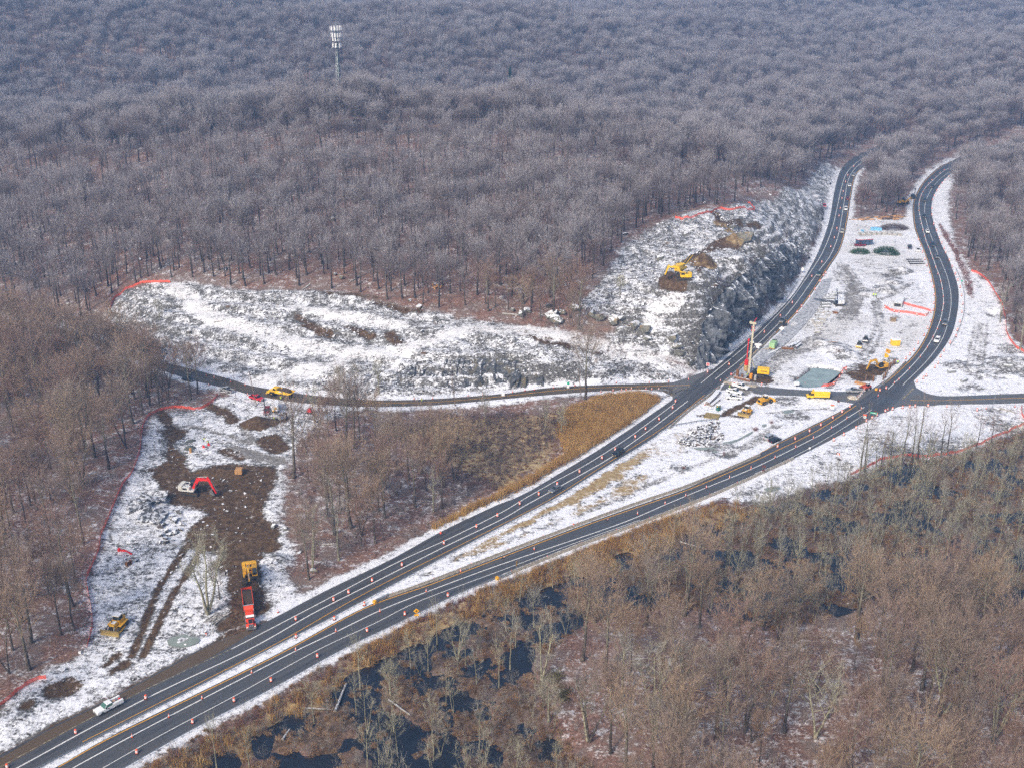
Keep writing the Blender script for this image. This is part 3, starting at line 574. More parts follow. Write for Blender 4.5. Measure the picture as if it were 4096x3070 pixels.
stripe('left_road', [(330,2965),(600,2828),(1100,2575),(1500,2350),(2100,2049),(2236,1974),(2385,1879),(2600,1744),(2700,1674),(2819,1578)], M_YEL, .16)
stripe('left_road', [(2960,1462),(3138,1298),(3223,1200),(3314,1063),(3360,990),(3385,889),(3401,783),(3418,707),(3440,678)], M_YEL, .22)
stripe('right_road', [(234,3066),(398,2972),(587,2877),(1100,2624),(1375,2474),(1520,2406),(1723,2336),(2000,2230),(2347,2099),(2543,2030),(2760,1954),(3000,1851),(3113,1798),(3206,1754),(3300,1703),(3425,1620)], M_YEL, .24)
stripe('right_road', [(3040,1810),(3136,1763),(3258,1702),(3380,1640)], M_YEL, .16)
stripe('right_road', [(200,3122),(298,3066),(530,2940),(811,2793),(1100,2644),(1190,2598),(1357,2519),(1524,2438),(1705,2366),(2000,2257),(2467,2098),(2668,2014),(2825,1949),(3000,1877),(3098,1831),(3255,1752),(3300,1727),(3458,1627)], M_WHITE, .28)
stripe('right_road', [(320,3122),(418,3066),(646,2937),(945,2778),(1267,2600),(1497,2492),(1678,2402),(1985,2287),(2300,2170),(2560,2078)], M_WHITE, .18)
stripe('right_road', [(3020,1893),(3136,1844),(3300,1756),(3487,1638)], M_WHITE, .18)
stripe('right_road', [(3529,1543),(3609,1473),(3676,1400),(3720,1314),(3741,1232),(3741,1164),(3725,1087),(3696,1000),(3662,913),(3656,816),(3678,759),(3710,715),(3767,666),(3800,652)], M_YEL, .22)
stripe('right_road', [(3553,1555),(3638,1473),(3710,1386),(3758,1289),(3774,1203),(3763,1121),(3744,1068),(3720,1000),(3702,954),(3676,840),(3684,783),(3710,743),(3763,694),(3797,672)], M_WHITE, .28)
stripe('right_road', [(3611,1540),(3715,1434),(3773,1347),(3799,1256),(3804,1183),(3790,1111),(3763,1043),(3743,994),(3706,889),(3700,824),(3722,763),(3759,719),(3795,690)], M_WHITE, .2)
stripe('side_road', [(2760,1540),(2600,1544),(2326,1553),(2163,1567),(2000,1585),(1724,1608),(1434,1610)], M_YEL, .2, z=.026)
stripe('east_road', [(3640,1600),(3744,1601),(3870,1598),(4096,1590),(4300,1583)], M_YEL, .22, z=.030)
stripe('east_road', [(3610,1595),(3655,1552)], M_WORN, .6, z=.030, name='stop_line')
stripe('crossover_road', [(2984,1548),(2998,1540)], M_WORN, .5, z=.030, name='stop_line')
stripe('crossover_road', [(3388,1604),(3400,1594)], M_WORN, .5, z=.030, name='stop_line')
for a, b in (((2660,1590),(2760,1545)), ((2690,1562),(2715,1545)), ((2700,1572),(2740,1553))): stripe('side_road', [a, b], M_WORN, .4, z=.045, name='stop_line')
# ---------------------------------------------------------------- bare winter trees
def tubes(paths, radii, n):
    """many tubes at once: paths (m,k,3), radii (m,k)"""
    m, k, _ = paths.shape; d = np.gradient(paths, axis=1); d /= np.linalg.norm(d, axis=2, keepdims=True)+1e-9
    ref = np.where(np.abs(d[..., 2:3]) < .9, np.array([0, 0, 1.]), np.array([1., 0, 0])); u = np.cross(d, ref); u /= np.linalg.norm(u, axis=2, keepdims=True)+1e-9; v = np.cross(d, u)
    t = np.arange(n)*2*math.pi/n
    V = paths[:, :, None, :]+radii[:, :, None, None]*(np.cos(t)[None, None, :, None]*u[:, :, None, :]+np.sin(t)[None, None, :, None]*v[:, :, None, :])
    idx = np.arange(m*k*n).reshape(m, k, n); nx_ = np.roll(idx, -1, 2)
    F = np.stack([idx[:, :-1], nx_[:, :-1], nx_[:, 1:], idx[:, 1:]], -1).reshape(-1, 4)
    return V.reshape(-1, 3), np.vstack([F[:, [0, 1, 2]], F[:, [0, 2, 3]]])
def unit(v): return v/(np.linalg.norm(v, axis=-1, keepdims=True)+1e-9)
def twigs(P, D, L, wd, g, curve=.12):
    """thin triangles from P along D"""
    m = len(P); side = unit(np.cross(D, g.normal(size=(m, 3))))*(wd/2)[:, None]; end = P+D*L[:, None]+g.normal(size=(m, 3))*(L*curve)[:, None]
    return np.stack([P-side, P+side, end], 1).reshape(-1, 3), np.arange(3*m).reshape(m, 3)
def tree_geo(seed, H, R_, tr, base=.35, limbs=20, subs=8, tw=14, twl=1.3, tww=.045, stems=1, droop=0., lean=.02, top=.72):
    g = np.random.default_rng(seed); tv, tf, cv, cf = [], [], [], []; no = [0, 0]
    def put(which, V, F):
        (tv, cv)[which].append(V); (tf, cf)[which].append(F+no[which]); no[which] += len(V)
    cz, rz = H*(base+1)/2, H*(1-base)/2
    sp, sr = [], []
    for s in range(stems):
        k = 7; t = np.linspace(0, 1, k); a = g.uniform(0, 6.28); ln = lean+(0 if stems == 1 else .16*g.uniform(.6, 1.3))
        p = np.c_[np.cos(a)*ln*H*t, np.sin(a)*ln*H*t, t*H*top]; p[1:, :2] += np.cumsum(g.normal(0, .012*H, (k-1, 2)), 0)*.5
        sp.append(p); sr.append(np.maximum(tr*(1-.72*t)*(1.25 if stems == 1 else .9), .03)); sr[-1][0] *= 1.25
    put(0, *tubes(np.array(sp), np.array(sr), 6))
    lp, lr, LD = [], [], []
    for i in range(limbs):
        st = sp[i % stems]; f = base*.85/top+(1-base*.85/top)*((i+.5)/limbs)**.9; f = min(f, .99)
        q = f*(len(st)-1); j = min(int(q), len(st)-2); o = st[j]+(st[j+1]-st[j])*(q-j)
        az = i*2.39996+g.uniform(-.4, .4); el = math.radians(g.uniform(18, 42)+38*f**2)
        d = np.array([math.cos(az)*math.cos(el), math.sin(az)*math.cos(el), math.sin(el)])
        # distance to the crown envelope
        c = (o-np.array([0, 0, cz]))/np.array([R_, R_, rz]); e = d/np.array([R_, R_, rz]); A, B_, C_ = e@e, 2*c@e, c@c-1
        L = (-B_+math.sqrt(max(B_*B_-4*A*C_, .01)))/(2*A)*g.uniform(.72, 1.0); L = min(max(L, 1.2), H*.55)
        t = np.linspace(0, 1, 5)[:, None]; pth = o+d*L*t+np.array([0, 0, 1.])*(L*(.16-droop)*t*t)+np.vstack([np.zeros((1, 3)), np.cumsum(g.normal(0, L*.03, (4, 3)), 0)])
        lp.append(pth); r0 = tr*g.uniform(.22, .42)*(1-.55*f); lr.append(np.maximum(r0*(1-.85*t[:, 0]), .02)); LD.append(L)
    lp, lr, LD = np.array(lp), np.array(lr), np.array(LD); put(0, *tubes(lp, lr, 4))
    # side branches
    m = limbs*subs; li = np.repeat(np.arange(limbs), subs); f = np.tile((np.arange(subs)+.7)/subs, limbs)*.78+.22+g.uniform(-.05, .05, m); f = np.clip(f, .1, .99)
    q = f*4; j = np.minimum(q.astype(int), 3); o = lp[li, j]+(lp[li, j+1]-lp[li, j])*(q-j)[:, None]; d = unit(lp[li, j+1]-lp[li, j])
    d = unit(d+g.normal(size=(m, 3))*.62+np.array([0, 0, .28])); L = LD[li]*g.uniform(.26, .5, m)*(1.2-.45*f)+.5
    t = np.linspace(0, 1, 3)[None, :, None]; sbp = o[:, None]+d[:, None]*L[:, None, None]*t+np.array([0, 0, 1.])*(L*(.12-droop))[:, None, None]*t*t+g.normal(0, .05, (m, 3, 3))*t
    r0 = np.clip(tr*.10*(1-.5*f), .014, .06); put(1, *tubes(sbp, r0[:, None]*np.array([1, .65, .25]), 3))
    # twigs
    n = m*tw; si = np.repeat(np.arange(m), tw); f = g.uniform(.15, 1, n); q = f*2; j = np.minimum(q.astype(int), 1)
    o = sbp[si, j]+(sbp[si, j+1]-sbp[si, j])*(q-j)[:, None]; d = unit(sbp[si, j+1]-sbp[si, j]); d = unit(d+g.normal(size=(n, 3))*.55+np.array([0, 0, .3-droop]))
    put(1, *twigs(o, d, twl*g.uniform(.5, 1.25, n), tww*g.uniform(.7, 1.2, n), g))
    n = limbs*tw*3; si = np.repeat(np.arange(limbs), tw*3); f = g.uniform(.55, 1, n); q = f*4; j = np.minimum(q.astype(int), 3)
    o = lp[si, j]+(lp[si, j+1]-lp[si, j])*(q-j)[:, None]; d = unit(unit(lp[si, j+1]-lp[si, j])+g.normal(size=(n, 3))*.6+np.array([0, 0, .3-droop]))
    put(1, *twigs(o, d, twl*g.uniform(.5, 1.2, n), tww*g.uniform(.7, 1.2, n), g))
    return np.vstack(tv), np.vstack(tf), np.vstack(cv), np.vstack(cf)
def wood_mat(name, dark, lite, lichen=None, lich_amt=0.):
    m, t, b = nodes(name); co = N(t, 'ShaderNodeTexCoord').outputs['Object']; oi = N(t, 'ShaderNodeObjectInfo')
    c = mixc(t, oi.outputs['Random'], dark, lite); c = mixc(t, ramp(t, noise(t, co, 1.4, 3), .35, .65), c, tuple(x*.6 for x in dark))
    if lichen:
        g = N(t, 'ShaderNodeSeparateXYZ'); t.links.new(co, g.inputs[0]); hi = ramp(t, g.outputs[2], 4., 13.)
        c = mixc(t, math_(t, 'MULTIPLY', hi, lich_amt), c, lichen)
    t.links.new(c, b.inputs['Base Color']); b.inputs['Roughness'].default_value = .9; b.inputs['Specular IOR Level'].default_value = .1
    return m
def twig_mat(name, cols, frost_toplight=0., zlo=8., zhi=20.):
    """twig colour differs from tree to tree; upper twigs paler: hoarfrost and light on crown tops painted in"""
    m, t, b = nodes(name); oi = N(t, 'ShaderNodeObjectInfo'); r = N(t, 'ShaderNodeValToRGB'); t.links.new(oi.outputs['Random'], r.inputs[0]); e = r.color_ramp.elements
    while len(e) < len(cols): e.new(.5)
    for i, c in enumerate(cols): e[i].position = i/(len(cols)-1); e[i].color = (*c, 1)
    c = r.outputs[0]
    if frost_toplight:
        co = N(t, 'ShaderNodeTexCoord').outputs['Object']; g = N(t, 'ShaderNodeSeparateXYZ'); t.links.new(co, g.inputs[0])
        c = mixc(t, math_(t, 'MULTIPLY', ramp(t, g.outputs[2], zlo, zhi), frost_toplight), c, (.62, .62, .66))  # whitens with height: hoarfrost and lit crown tops share one painted tint
    t.links.new(c, b.inputs['Base Color']); b.inputs['Roughness'].default_value = .9; b.inputs['Specular IOR Level'].default_value = .08
    return m
M_BARK = wood_mat('bark', (.075, .062, .052), (.17, .145, .12), (.34, .33, .24), .55)
M_BARK_FAR = wood_mat('bark_far', (.06, .052, .047), (.12, .105, .095), (.26, .25, .22), .4)
M_TWIG_HILL = twig_mat('twigs_hill', [(.13,.103,.105),(.19,.16,.165),(.155,.115,.105),(.23,.20,.205),(.18,.135,.12),(.26,.235,.24),(.165,.105,.092),(.205,.175,.17)], .36, 12., 22.)
M_TWIG_NEAR = twig_mat('twigs_near', [(.22,.145,.095),(.29,.195,.125),(.21,.155,.115),(.33,.225,.13),(.27,.18,.13),(.24,.135,.09),(.28,.225,.165)], .1)
M_TWIG_PALE = twig_mat('twigs_pale', [(.30,.28,.21),(.36,.34,.25),(.27,.25,.21),(.32,.31,.28)], .1)
M_BARK_PALE = wood_mat('bark_pale', (.24, .225, .16), (.38, .36, .26), (.44, .44, .30), .6)
M_BARK_GREY = wood_mat('bark_weathered', (.26, .25, .23), (.42, .41, .39))
HIDDEN = {}
def proto(coll, name, geo, mats):
    """whole plant as one mesh for the counted-as-mass growth"""
    tv, tf, cv, cf = geo
    me = quickmesh(name, np.vstack([tv, cv]), np.vstack([tf, cf+len(tv)]), mats, mi=np.r_[np.zeros(len(tf)), np.ones(len(cf))])
    c = HIDDEN.setdefault(coll, None) or bpy.data.collections.new(coll); HIDDEN[coll] = c
    o = bpy.data.objects.new(name, me); c.objects.link(o); return o
def proto_mesh(coll, name, me):
    c = HIDDEN.setdefault(coll, None) or bpy.data.collections.new(coll); HIDDEN[coll] = c
    o = bpy.data.objects.new(name, me); c.objects.link(o); return o
def scatter(name, coll, P, rot, scl, idx, label=None, cat=None, tilt=None):
    """one mass of growth or rubble: instances of the models in a collection on given points"""
    me = bpy.data.meshes.new(name); me.vertices.add(len(P)); me.vertices.foreach_set('co', np.asarray(P, np.float32).ravel())
    scl = np.asarray(scl, np.float32); scl = np.repeat(scl[:, None], 3, 1) if scl.ndim == 1 else scl
    rv = np.zeros((len(P), 3), np.float32); rv[:, 2] = rot
    if tilt is not None: rv[:, :2] = tilt
    me.attributes.new('rot', 'FLOAT_VECTOR', 'POINT').data.foreach_set('vector', rv.ravel()); me.attributes.new('scl', 'FLOAT_VECTOR', 'POINT').data.foreach_set('vector', scl.ravel())
    me.attributes.new('idx', 'INT', 'POINT').data.foreach_set('value', np.asarray(idx, np.int32))
    o = link(name, me); ng = bpy.data.node_groups.new(name+'_nodes', 'GeometryNodeTree')
    ng.interface.new_socket('Geometry', in_out='INPUT', socket_type='NodeSocketGeometry'); ng.interface.new_socket('Geometry', in_out='OUTPUT', socket_type='NodeSocketGeometry')
    gi = ng.nodes.new('NodeGroupInput'); go = ng.nodes.new('NodeGroupOutput'); ip = ng.nodes.new('GeometryNodeInstanceOnPoints'); ci = ng.nodes.new('GeometryNodeCollectionInfo')
    ci.inputs['Collection'].default_value = HIDDEN[coll]; ci.inputs['Separate Children'].default_value = True; ci.inputs['Reset Children'].default_value = True
    def at(nm, ty):
        a = ng.nodes.new('GeometryNodeInputNamedAttribute'); a.data_type = ty; a.inputs['Name'].default_value = nm; return a.outputs['Attribute']
    e2r = ng.nodes.new('FunctionNodeEulerToRotation'); ng.links.new(at('rot', 'FLOAT_VECTOR'), e2r.inputs[0])
    ng.links.new(gi.outputs[0], ip.inputs['Points']); ng.links.new(ci.outputs[0], ip.inputs['Instance']); ip.inputs['Pick Instance'].default_value = True
    ng.links.new(at('idx', 'INT'), ip.inputs['Instance Index']); ng.links.new(e2r.outputs[0], ip.inputs['Rotation']); ng.links.new(at('scl', 'FLOAT_VECTOR'), ip.inputs['Scale']); ng.links.new(ip.outputs[0], go.inputs[0])
    mo = o.modifiers.new('growth', 'NODES'); mo.node_group = ng
    return tag(o, label, cat, kind='stuff')
def project(P):
    P = np.atleast_2d(P); d = P-np.array([0, 0, CAMH]); zc = d[:, 1]*CP-d[:, 2]*SP; yc = -d[:, 1]*SP-d[:, 2]*CP
    zc = np.maximum(zc, 1.)
    return np.c_[2048+FPX*d[:, 0]/zc, 1535+FPX*yc/zc, FPX/zc]

# models: hill trees (mass), near trees (mass and single), pale swamp trees
HT = [dict(H=20,R_=6.8,tr=.30,base=.42),dict(H=22,R_=7.6,tr=.34,base=.45),dict(H=18,R_=6.0,tr=.26,base=.40),dict(H=21,R_=6.4,tr=.30,base=.50),dict(H=19,R_=7.2,tr=.30,base=.40),dict(H=16,R_=5.4,tr=.22,base=.42)]
for i, k in enumerate(HT): proto('hill_tree_models', 'hill_tree_%d' % i, tree_geo(100+i, limbs=26, subs=10, tw=17, twl=1.15, tww=.06, **k), [M_BARK_FAR, M_TWIG_HILL]); proto('slope_tree_models', 'slope_tree_%d' % i, tree_geo(150+i, limbs=17, subs=8, tw=9, twl=1.3, tww=.05, **{**k, 'R_': k['R_']*.72, 'base': .48}), [M_BARK_FAR, M_TWIG_HILL])
NT = [dict(H=19,R_=4.2,tr=.24,base=.50,limbs=18),dict(H=22,R_=5.2,tr=.30,base=.46,limbs=22),dict(H=17,R_=3.4,tr=.19,base=.52,limbs=15),dict(H=20,R_=4.6,tr=.24,base=.42,limbs=20,stems=2),dict(H=15,R_=3.0,tr=.15,base=.45,limbs=14),dict(H=23,R_=6.0,tr=.34,base=.42,limbs=24)]
NEAR = []
for i, k in enumerate(NT):
    g_ = tree_geo(200+i, subs=9, tw=14, twl=1.25, tww=.036, **k); proto('near_tree_models', 'near_tree_%d' % i, g_, [M_BARK, M_TWIG_NEAR])
    NEAR.append((quickmesh('trunk', g_[0], g_[1], M_BARK), quickmesh('crown', g_[2], g_[3], M_TWIG_NEAR)))
ST = [dict(H=10,R_=1.7,tr=.11,base=.40,limbs=11),dict(H=12,R_=2.0,tr=.13,base=.45,limbs=12,stems=2),dict(H=8,R_=1.6,tr=.09,base=.35,limbs=10,stems=3),dict(H=13,R_=2.3,tr=.14,base=.50,limbs=12)]
SWAMP = []
for i, k in enumerate(ST):
    g_ = tree_geo(300+i, subs=5, tw=7, twl=.8, tww=.028, **k); proto('swamp_tree_models', 'swamp_tree_%d' % i, g_, [M_BARK_PALE, M_TWIG_PALE])
    SWAMP.append((quickmesh('trunk', g_[0], g_[1], M_BARK_PALE), quickmesh('crown', g_[2], g_[3], M_TWIG_PALE)))
def single_tree(name, meshes, p, scl, rz, label, cat, group=None):
    o = thing(name, label, cat, (p[0], p[1], p[2]-.1), rz, group, scl)
    link('trunk', meshes[0], o); link('crown', meshes[1], o); return o
def jitter(x0, x1, y0, y1, s, seed, jit=.42):
    g = np.random.default_rng(seed); X, Y = np.meshgrid(np.arange(x0, x1, s), np.arange(y0, y1, s)); P = np.c_[X.ravel(), Y.ravel()]
    P[:, 0] += (np.round(P[:, 1]/s) % 2)*s/2
    return P+g.uniform(-jit*s, jit*s, P.shape)
CLEAR = [AREA[k] for k in ('west_site', 'slope', 'knoll', 'median', 'east', 'southeast', 'reeds', 'reeds_south', 'forest_mid_gap', 'meadow')]
CLEAR.append(flat([(3890,650),(3957,590),(4096,548),(4260,500),(4260,590),(4096,640),(3980,672)])); CLEAR.append(flat([(3470,610),(3560,575),(3640,560),(3640,600),(3520,640)]))
def clearing(P, pad=2.0):
    d = np.full(len(P), 60.)
    for L in CLEAR: d = np.minimum(d, sdist(P, L, 12))
    for L in ROADPOLY.values(): d = np.minimum(d, sdist(P, L, 12)-3.5)
    return d < pad
def in_view(P, m=250, up=24):
    q = project(np.c_[P, terrain_z(P)]); r = project(np.c_[P, terrain_z(P)+up])
    return (q[:, 0] > -m) & (q[:, 0] < 4096+m) & (r[:, 1] < 3070+m) & (q[:, 1] > -40)
sw_keep = [flat(p, -1) for p in ([(500,3066),(1357,2600),(2000,2306),(2543,2098),(2900,2035),(3150,1985),(3400,1915),(3560,1840),(3900,1800),(4200,1690),(4400,2300),(4400,2420),(3900,2480),(3500,2420),(3100,2520),(2700,2420),(2350,2480),(2150,2650),(2250,2900),(2400,3100),(2400,3300),(300,3300)],)][0]
# far hills
P = jitter(-1000, 1000, 560, 2250, 10.2, 1, .5); P = P[(np.abs(P[:, 0]) < P[:, 1]*.56+60)]; P = P[in_view(P)]; P = P[~clearing(P, 3)]
g = np.random.default_rng(5); n = len(P); FARN = n; SZ = np.clip(.62+.9*vnoise(P, 45, 95)*vnoise(P, 12, 96)*1.6, .6, 1.3)*g.uniform(.85, 1.12, n)
nearband = P[:, 1]+(vnoise(P, 40, 97)-.5)*90 < 640
for nm, kk, cl, lb in (('far_forest', ~nearband, 'hill_tree_models', 'bare grey woodland covering the far hills'), ('hillside_forest', nearband, 'slope_tree_models', 'bare thin wood with dark trunks on the upper hillside')):
    n = int(kk.sum()); scatter(nm, cl, np.c_[P[kk], terrain_z(P[kk])-.3], g.uniform(0, 6.28, n), SZ[kk], g.integers(0, 6, n), lb, 'forest')
# woods nearer than the ridge: upper slope, left, middle, right
hill_near = jitter(-330, 420, 380, 560, 7.4, 2); hill_near = hill_near[in_view(hill_near)]; hill_near = hill_near[~clearing(hill_near, 2.5)]
qn = project(np.c_[hill_near, terrain_z(hill_near)])
low = jitter(-260, 300, 130, 400, 6.0, 3); low = low[in_view(low)]; low = low[~clearing(low, 2.0)]; ql = project(np.c_[low, terrain_z(low)])
ok_ = ~((ql[:, 1] > 3040) & (ql[:, 0] < 2200)); low, ql = low[ok_], ql[ok_]; isw = inside(low, sw_keep)
hill_near = hill_near[(polydist(hill_near, flat(SL_T)) > 5)]
qn = project(np.c_[hill_near, terrain_z(hill_near)])
left_low = (ql[:, 0] < 900) & (ql[:, 1] < 3300); thin = g.uniform(size=len(low))
mid_low = (ql[:, 0] >= 900) & (ql[:, 0] < 2300) & (ql[:, 1] < 2400) & ~isw; right_low = ~left_low & ~mid_low & ~isw
keep = (left_low & (thin < np.where(ql[:, 1] > 2000, .42, .50))) | (mid_low & (thin < .40) & ~((polydist(low, flat(SL_B)) < 15) & (ql[:, 0] > 1250))) | (right_low & (thin < .37+.35*(vnoise(low, 25, 98) > .52))); LOWP = low[keep]
ALLN = np.vstack([LOWP, hill_near]); QA = project(np.c_[ALLN, terrain_z(ALLN)+8]); order = np.argsort(-QA[:, 2])
vis = (QA[order, 0] > -20) & (QA[order, 0] < 4116) & (QA[order, 1] < 3200); single = order[vis][:250]; rest = np.setdiff1d(np.arange(len(ALLN)), single)
def zone_label(px, ki):
    x, y = px[:2]
    ad = ('slim', 'tall', 'thin', 'twin-stemmed', 'small', 'broad-crowned')[ki]
    side = 'nearer the frame edge' if x < 300 or x > 3500 else ('nearer the road' if 600 < x < 2600 else 'halfway in')
    dep = 'front' if y > 2650 else ('middle' if y > 2050 else 'back')
    if x < 950 and y > 1650: return f'{ad} bare tree in the {dep} of the lower left woods, {side}', 'trees of the lower left woods'
    if x < 950: return f'{ad} bare tree in the woods by the muddy side road, {side}', 'trees of the upper left woods'
    if x < 2300 and y < 2450: return f'{ad} bare tree in the {dep} of the strip left of the left carriageway', 'trees of the middle strip'
    if y > 2300: return f'{ad} brown tree in the {dep} of the lower right woods, {side}', 'trees of the lower right woods'
    return f'{ad} bare tree in the woods right of the bending road', 'trees of the right-hand woods'
for k in single:
    p = ALLN[k]; i = int(g.integers(0, 6)); lb, gr_ = zone_label(project([[*p, float(terrain_z(p)[0])]])[0], i)
    single_tree('bare_tree', NEAR[i], (*p, float(terrain_z(p)[0])), float(g.uniform(.88, 1.3)), float(g.uniform(0, 6.28)), lb, 'tree', gr_)
n = len(rest); P = ALLN[rest]; far_ = P[:, 1] > 430
for nm, k, coll, lb in (('near_woods', ~far_, 'near_tree_models', 'further bare trees standing behind the single ones in the low woods'), ('slope_woods', far_, 'slope_tree_models', 'bare wood on the slope above the cleared hillside')):
    q = P[k]; n = len(q); scatter(nm, coll, np.c_[q, terrain_z(q)-.2], g.uniform(0, 6.28, n), g.uniform(.8, 1.18, n), g.integers(0, 6, n), lb, 'woods')
# swamp trees
sp_ = jitter(-140, 330, 140, 420, 4.6, 8, .5); sp_ = sp_[inside(sp_, sw_keep)]; sp_ = sp_[in_view(sp_, 120, 10)]; sp_ = sp_[sdist(sp_, ROADPOLY['right_road'], 20) > 9]; q0_ = project(np.c_[sp_, terrain_z(sp_)]); sp_ = sp_[~((q0_[:, 1] > 3090) & (q0_[:, 0] < 1100))]; qs = project(np.c_[sp_, terrain_z(sp_)])
dens = np.where(qs[:, 0] > 2900, .9, np.where(qs[:, 0] > 2200, .6, .34)); rs = inside(sp_, AREA['reeds_south']); dens = np.where(rs, .10, dens); sp_ = sp_[g.uniform(size=len(sp_)) < dens]
qs = project(np.c_[sp_, terrain_z(sp_)]); o_ = np.argsort(-qs[:, 2])
for r_, k in enumerate(o_):
    if r_ >= 190: break
    p = sp_[k]; z = max(float(terrain_z(p)[0]), WATER_Z); x, y = qs[k, :2]
    if x < 2100: lb, gr_ = 'pale lichen-covered swamp tree in the black water at bottom centre', 'swamp trees at bottom centre'
    elif x < 3100: lb, gr_ = 'pale slim swamp tree among tussocks below the right carriageway', 'swamp trees below the carriageway'
    else: lb, gr_ = 'pale slim swamp tree in the dense flooded stand at right', 'swamp trees of the right stand'
    si = int(g.integers(0, 4)); lb = ('single-stemmed ', 'two-stemmed ', 'short three-stemmed ', 'tall ')[si]+lb+(', near' if y > 2600 else (', middle distance' if y > 2250 else ', far side'))
    single_tree('swamp_tree', SWAMP[si], (*p, z), float(g.uniform(.7, 1.15)), float(g.uniform(0, 6.28)), lb, 'tree', gr_)
q = sp_[o_[190:]]; n = len(q)
if n: scatter('swamp_stand', 'swamp_tree_models', np.c_[q, np.maximum(terrain_z(q), WATER_Z)-.1], g.uniform(0, 6.28, n), g.uniform(.7, 1.15, n), g.integers(0, 4, n), 'further slim grey trees packing the flooded stand', 'woods')
print('TREES', FARN, len(ALLN), len(sp_))
# ---------------------------------------------------------------- kit: materials and builders for the built things
YEL = paint('machine_yellow', (.72, .38, .022), .45, dirt=(.22, .15, .08), dirt_amt=.12)
YEL2 = paint('machine_bright_yellow', (.85, .52, .015), .4, dirt=(.25, .17, .08), dirt_amt=.06)
RED = paint('machine_red', (.70, .025, .02), .35, var=.08)
ORED = paint('truck_red', (.78, .075, .025), .35, var=.08)
MAROON = paint('car_maroon', (.20, .012, .02), .3); CRED = paint('pickup_red', (.55, .02, .03), .3)
WHITE = paint('car_white', (.80, .81, .82), .35, var=.04); SILVER = paint('car_silver', (.48, .49, .50), .3, .4, var=.05)
GREY = paint('car_grey', (.20, .21, .23), .3, .4, var=.05); BLACK = paint('car_black', (.014, .016, .02), .25, var=.1)
NAVY = paint('car_navy', (.02, .035, .06), .25); BEIGE = paint('car_beige', (.42, .40, .35), .35); TEAL = paint('car_teal', (.03, .07, .08), .3)
GLASS = paint('car_glass', (.018, .026, .028), .08, var=.1, spec=.8); GGLASS = paint('green_glass', (.05, .13, .10), .1, spec=.8)
RUB = paint('rubber', (.018, .018, .018), .85); STEEL = paint('steel', (.30, .30, .30), .4, .6); DARK = paint('dark_steel', (.035, .036, .04), .55, .3)
CHROME = paint('chrome', (.62, .63, .64), .22, .9); RIM = paint('wheel_rim', (.42, .42, .42), .35, .7); YRIM = paint('yellow_rim', (.62, .36, .05), .5)
LAMP = paint('lamp_lens', (.75, .75, .70), .2); TAIL = paint('tail_lens', (.5, .015, .012), .25); AMBER = paint('amber_lens', (.9, .35, .02), .3); PLATE = paint('licence_plate', (.80, .45, .06), .5)
TRACKM = paint('track_steel', (.075, .06, .045), .7, .3, dirt=(.13, .09, .05), dirt_amt=.4)
CONC = paint('concrete', (.36, .33, .28), .9, var=.2, scale=1.2, dirt=(.20, .15, .10), dirt_amt=.35, snow=.35); CONC2 = paint('pale_concrete', (.42, .41, .39), .9, var=.15, scale=1.5, snow=.6)
GALV = paint('galvanised', (.34, .36, .38), .45, .5, var=.15); WOOD = paint('timber', (.24, .17, .10), .9, var=.3, scale=3, snow=.25); POLE = paint('pole_wood', (.17, .115, .08), .9, var=.25, scale=2)
ORANGE = paint('safety_orange', (.86, .105, .02), .5, var=.06); REFL = paint('reflective_white', (.85, .85, .86), .4, var=.03); LIME = paint('safety_lime', (.55, .85, .04), .6, var=.06)
NET = paint('orange_mesh', (.88, .13, .075), .7, var=.12); SOIL = paint('load_soil', (.055, .034, .02), .95, var=.5, scale=3); DGREEN = paint('toilet_green', (.012, .12, .085), .5)
PGREEN = paint('compressor_green', (.34, .55, .28), .5); RUST = paint('rusty_steel', (.20, .085, .03), .8, var=.35, scale=2, snow=.3); SIGNY = paint('sign_yellow', (.85, .42, .01), .5, var=.04); SIGNG = paint('sign_green', (.0, .38, .22), .5)
SIGNW = paint('sign_white', (.82, .82, .83), .5, var=.03); SIGNR = paint('sign_red', (.66, .02, .02), .5); SIGNB = paint('sign_brown', (.10, .035, .03), .6); BLUE = paint('tarp_blue', (.05, .15, .42), .6); SKYB = paint('wrap_blue', (.22, .52, .75), .5, var=.2)
SKIN = paint('skin', (.48, .29, .21), .6); JEANS = paint('work_trousers', (.03, .035, .05), .9); BLOCKM = paint('block_concrete', (.38, .37, .34), .9, var=.2, snow=.55); PIPE = paint('pipe_concrete', (.27, .28, .28), .8, var=.2, snow=.55)
MASTM = paint('mast_cream', (.52, .48, .36), .6, var=.15); LOGM = paint('grey_logs', (.30, .28, .25), .9, var=.3, scale=2, snow=.35); FRESH = paint('cut_wood', (.46, .25, .10), .9, var=.3, scale=1.5); BSTACK = paint('beam_rust', (.22, .11, .04), .75, var=.25, snow=.85)
HATY = paint('hard_hat', (.75, .12, .02), .4); VESTO = paint('orange_vest', (.85, .12, .05), .6)
def heading(a, b):
    A, B = ground([a, b]); return math.atan2(B[1]-A[1], B[0]-A[0])
def spot(px, a=None, b=None, dz=0.):
    """ground point under a pixel and the heading of the line between two more"""
    p = gp(*px); z = p[2]
    d = sdist(p[None, :2], ROADPOLY['left_road'], 5)[0], sdist(p[None, :2], ROADPOLY['right_road'], 5)[0], sdist(p[None, :2], ROADPOLY['side_road'], 5)[0], sdist(p[None, :2], ROADPOLY['crossover_road'], 5)[0], sdist(p[None, :2], ROADPOLY['east_road'], 5)[0]
    if min(d) < 0: z = .045
    return (p[0], p[1], z+dz), (heading(a, b) if a is not None else 0.)
_wheels = {}
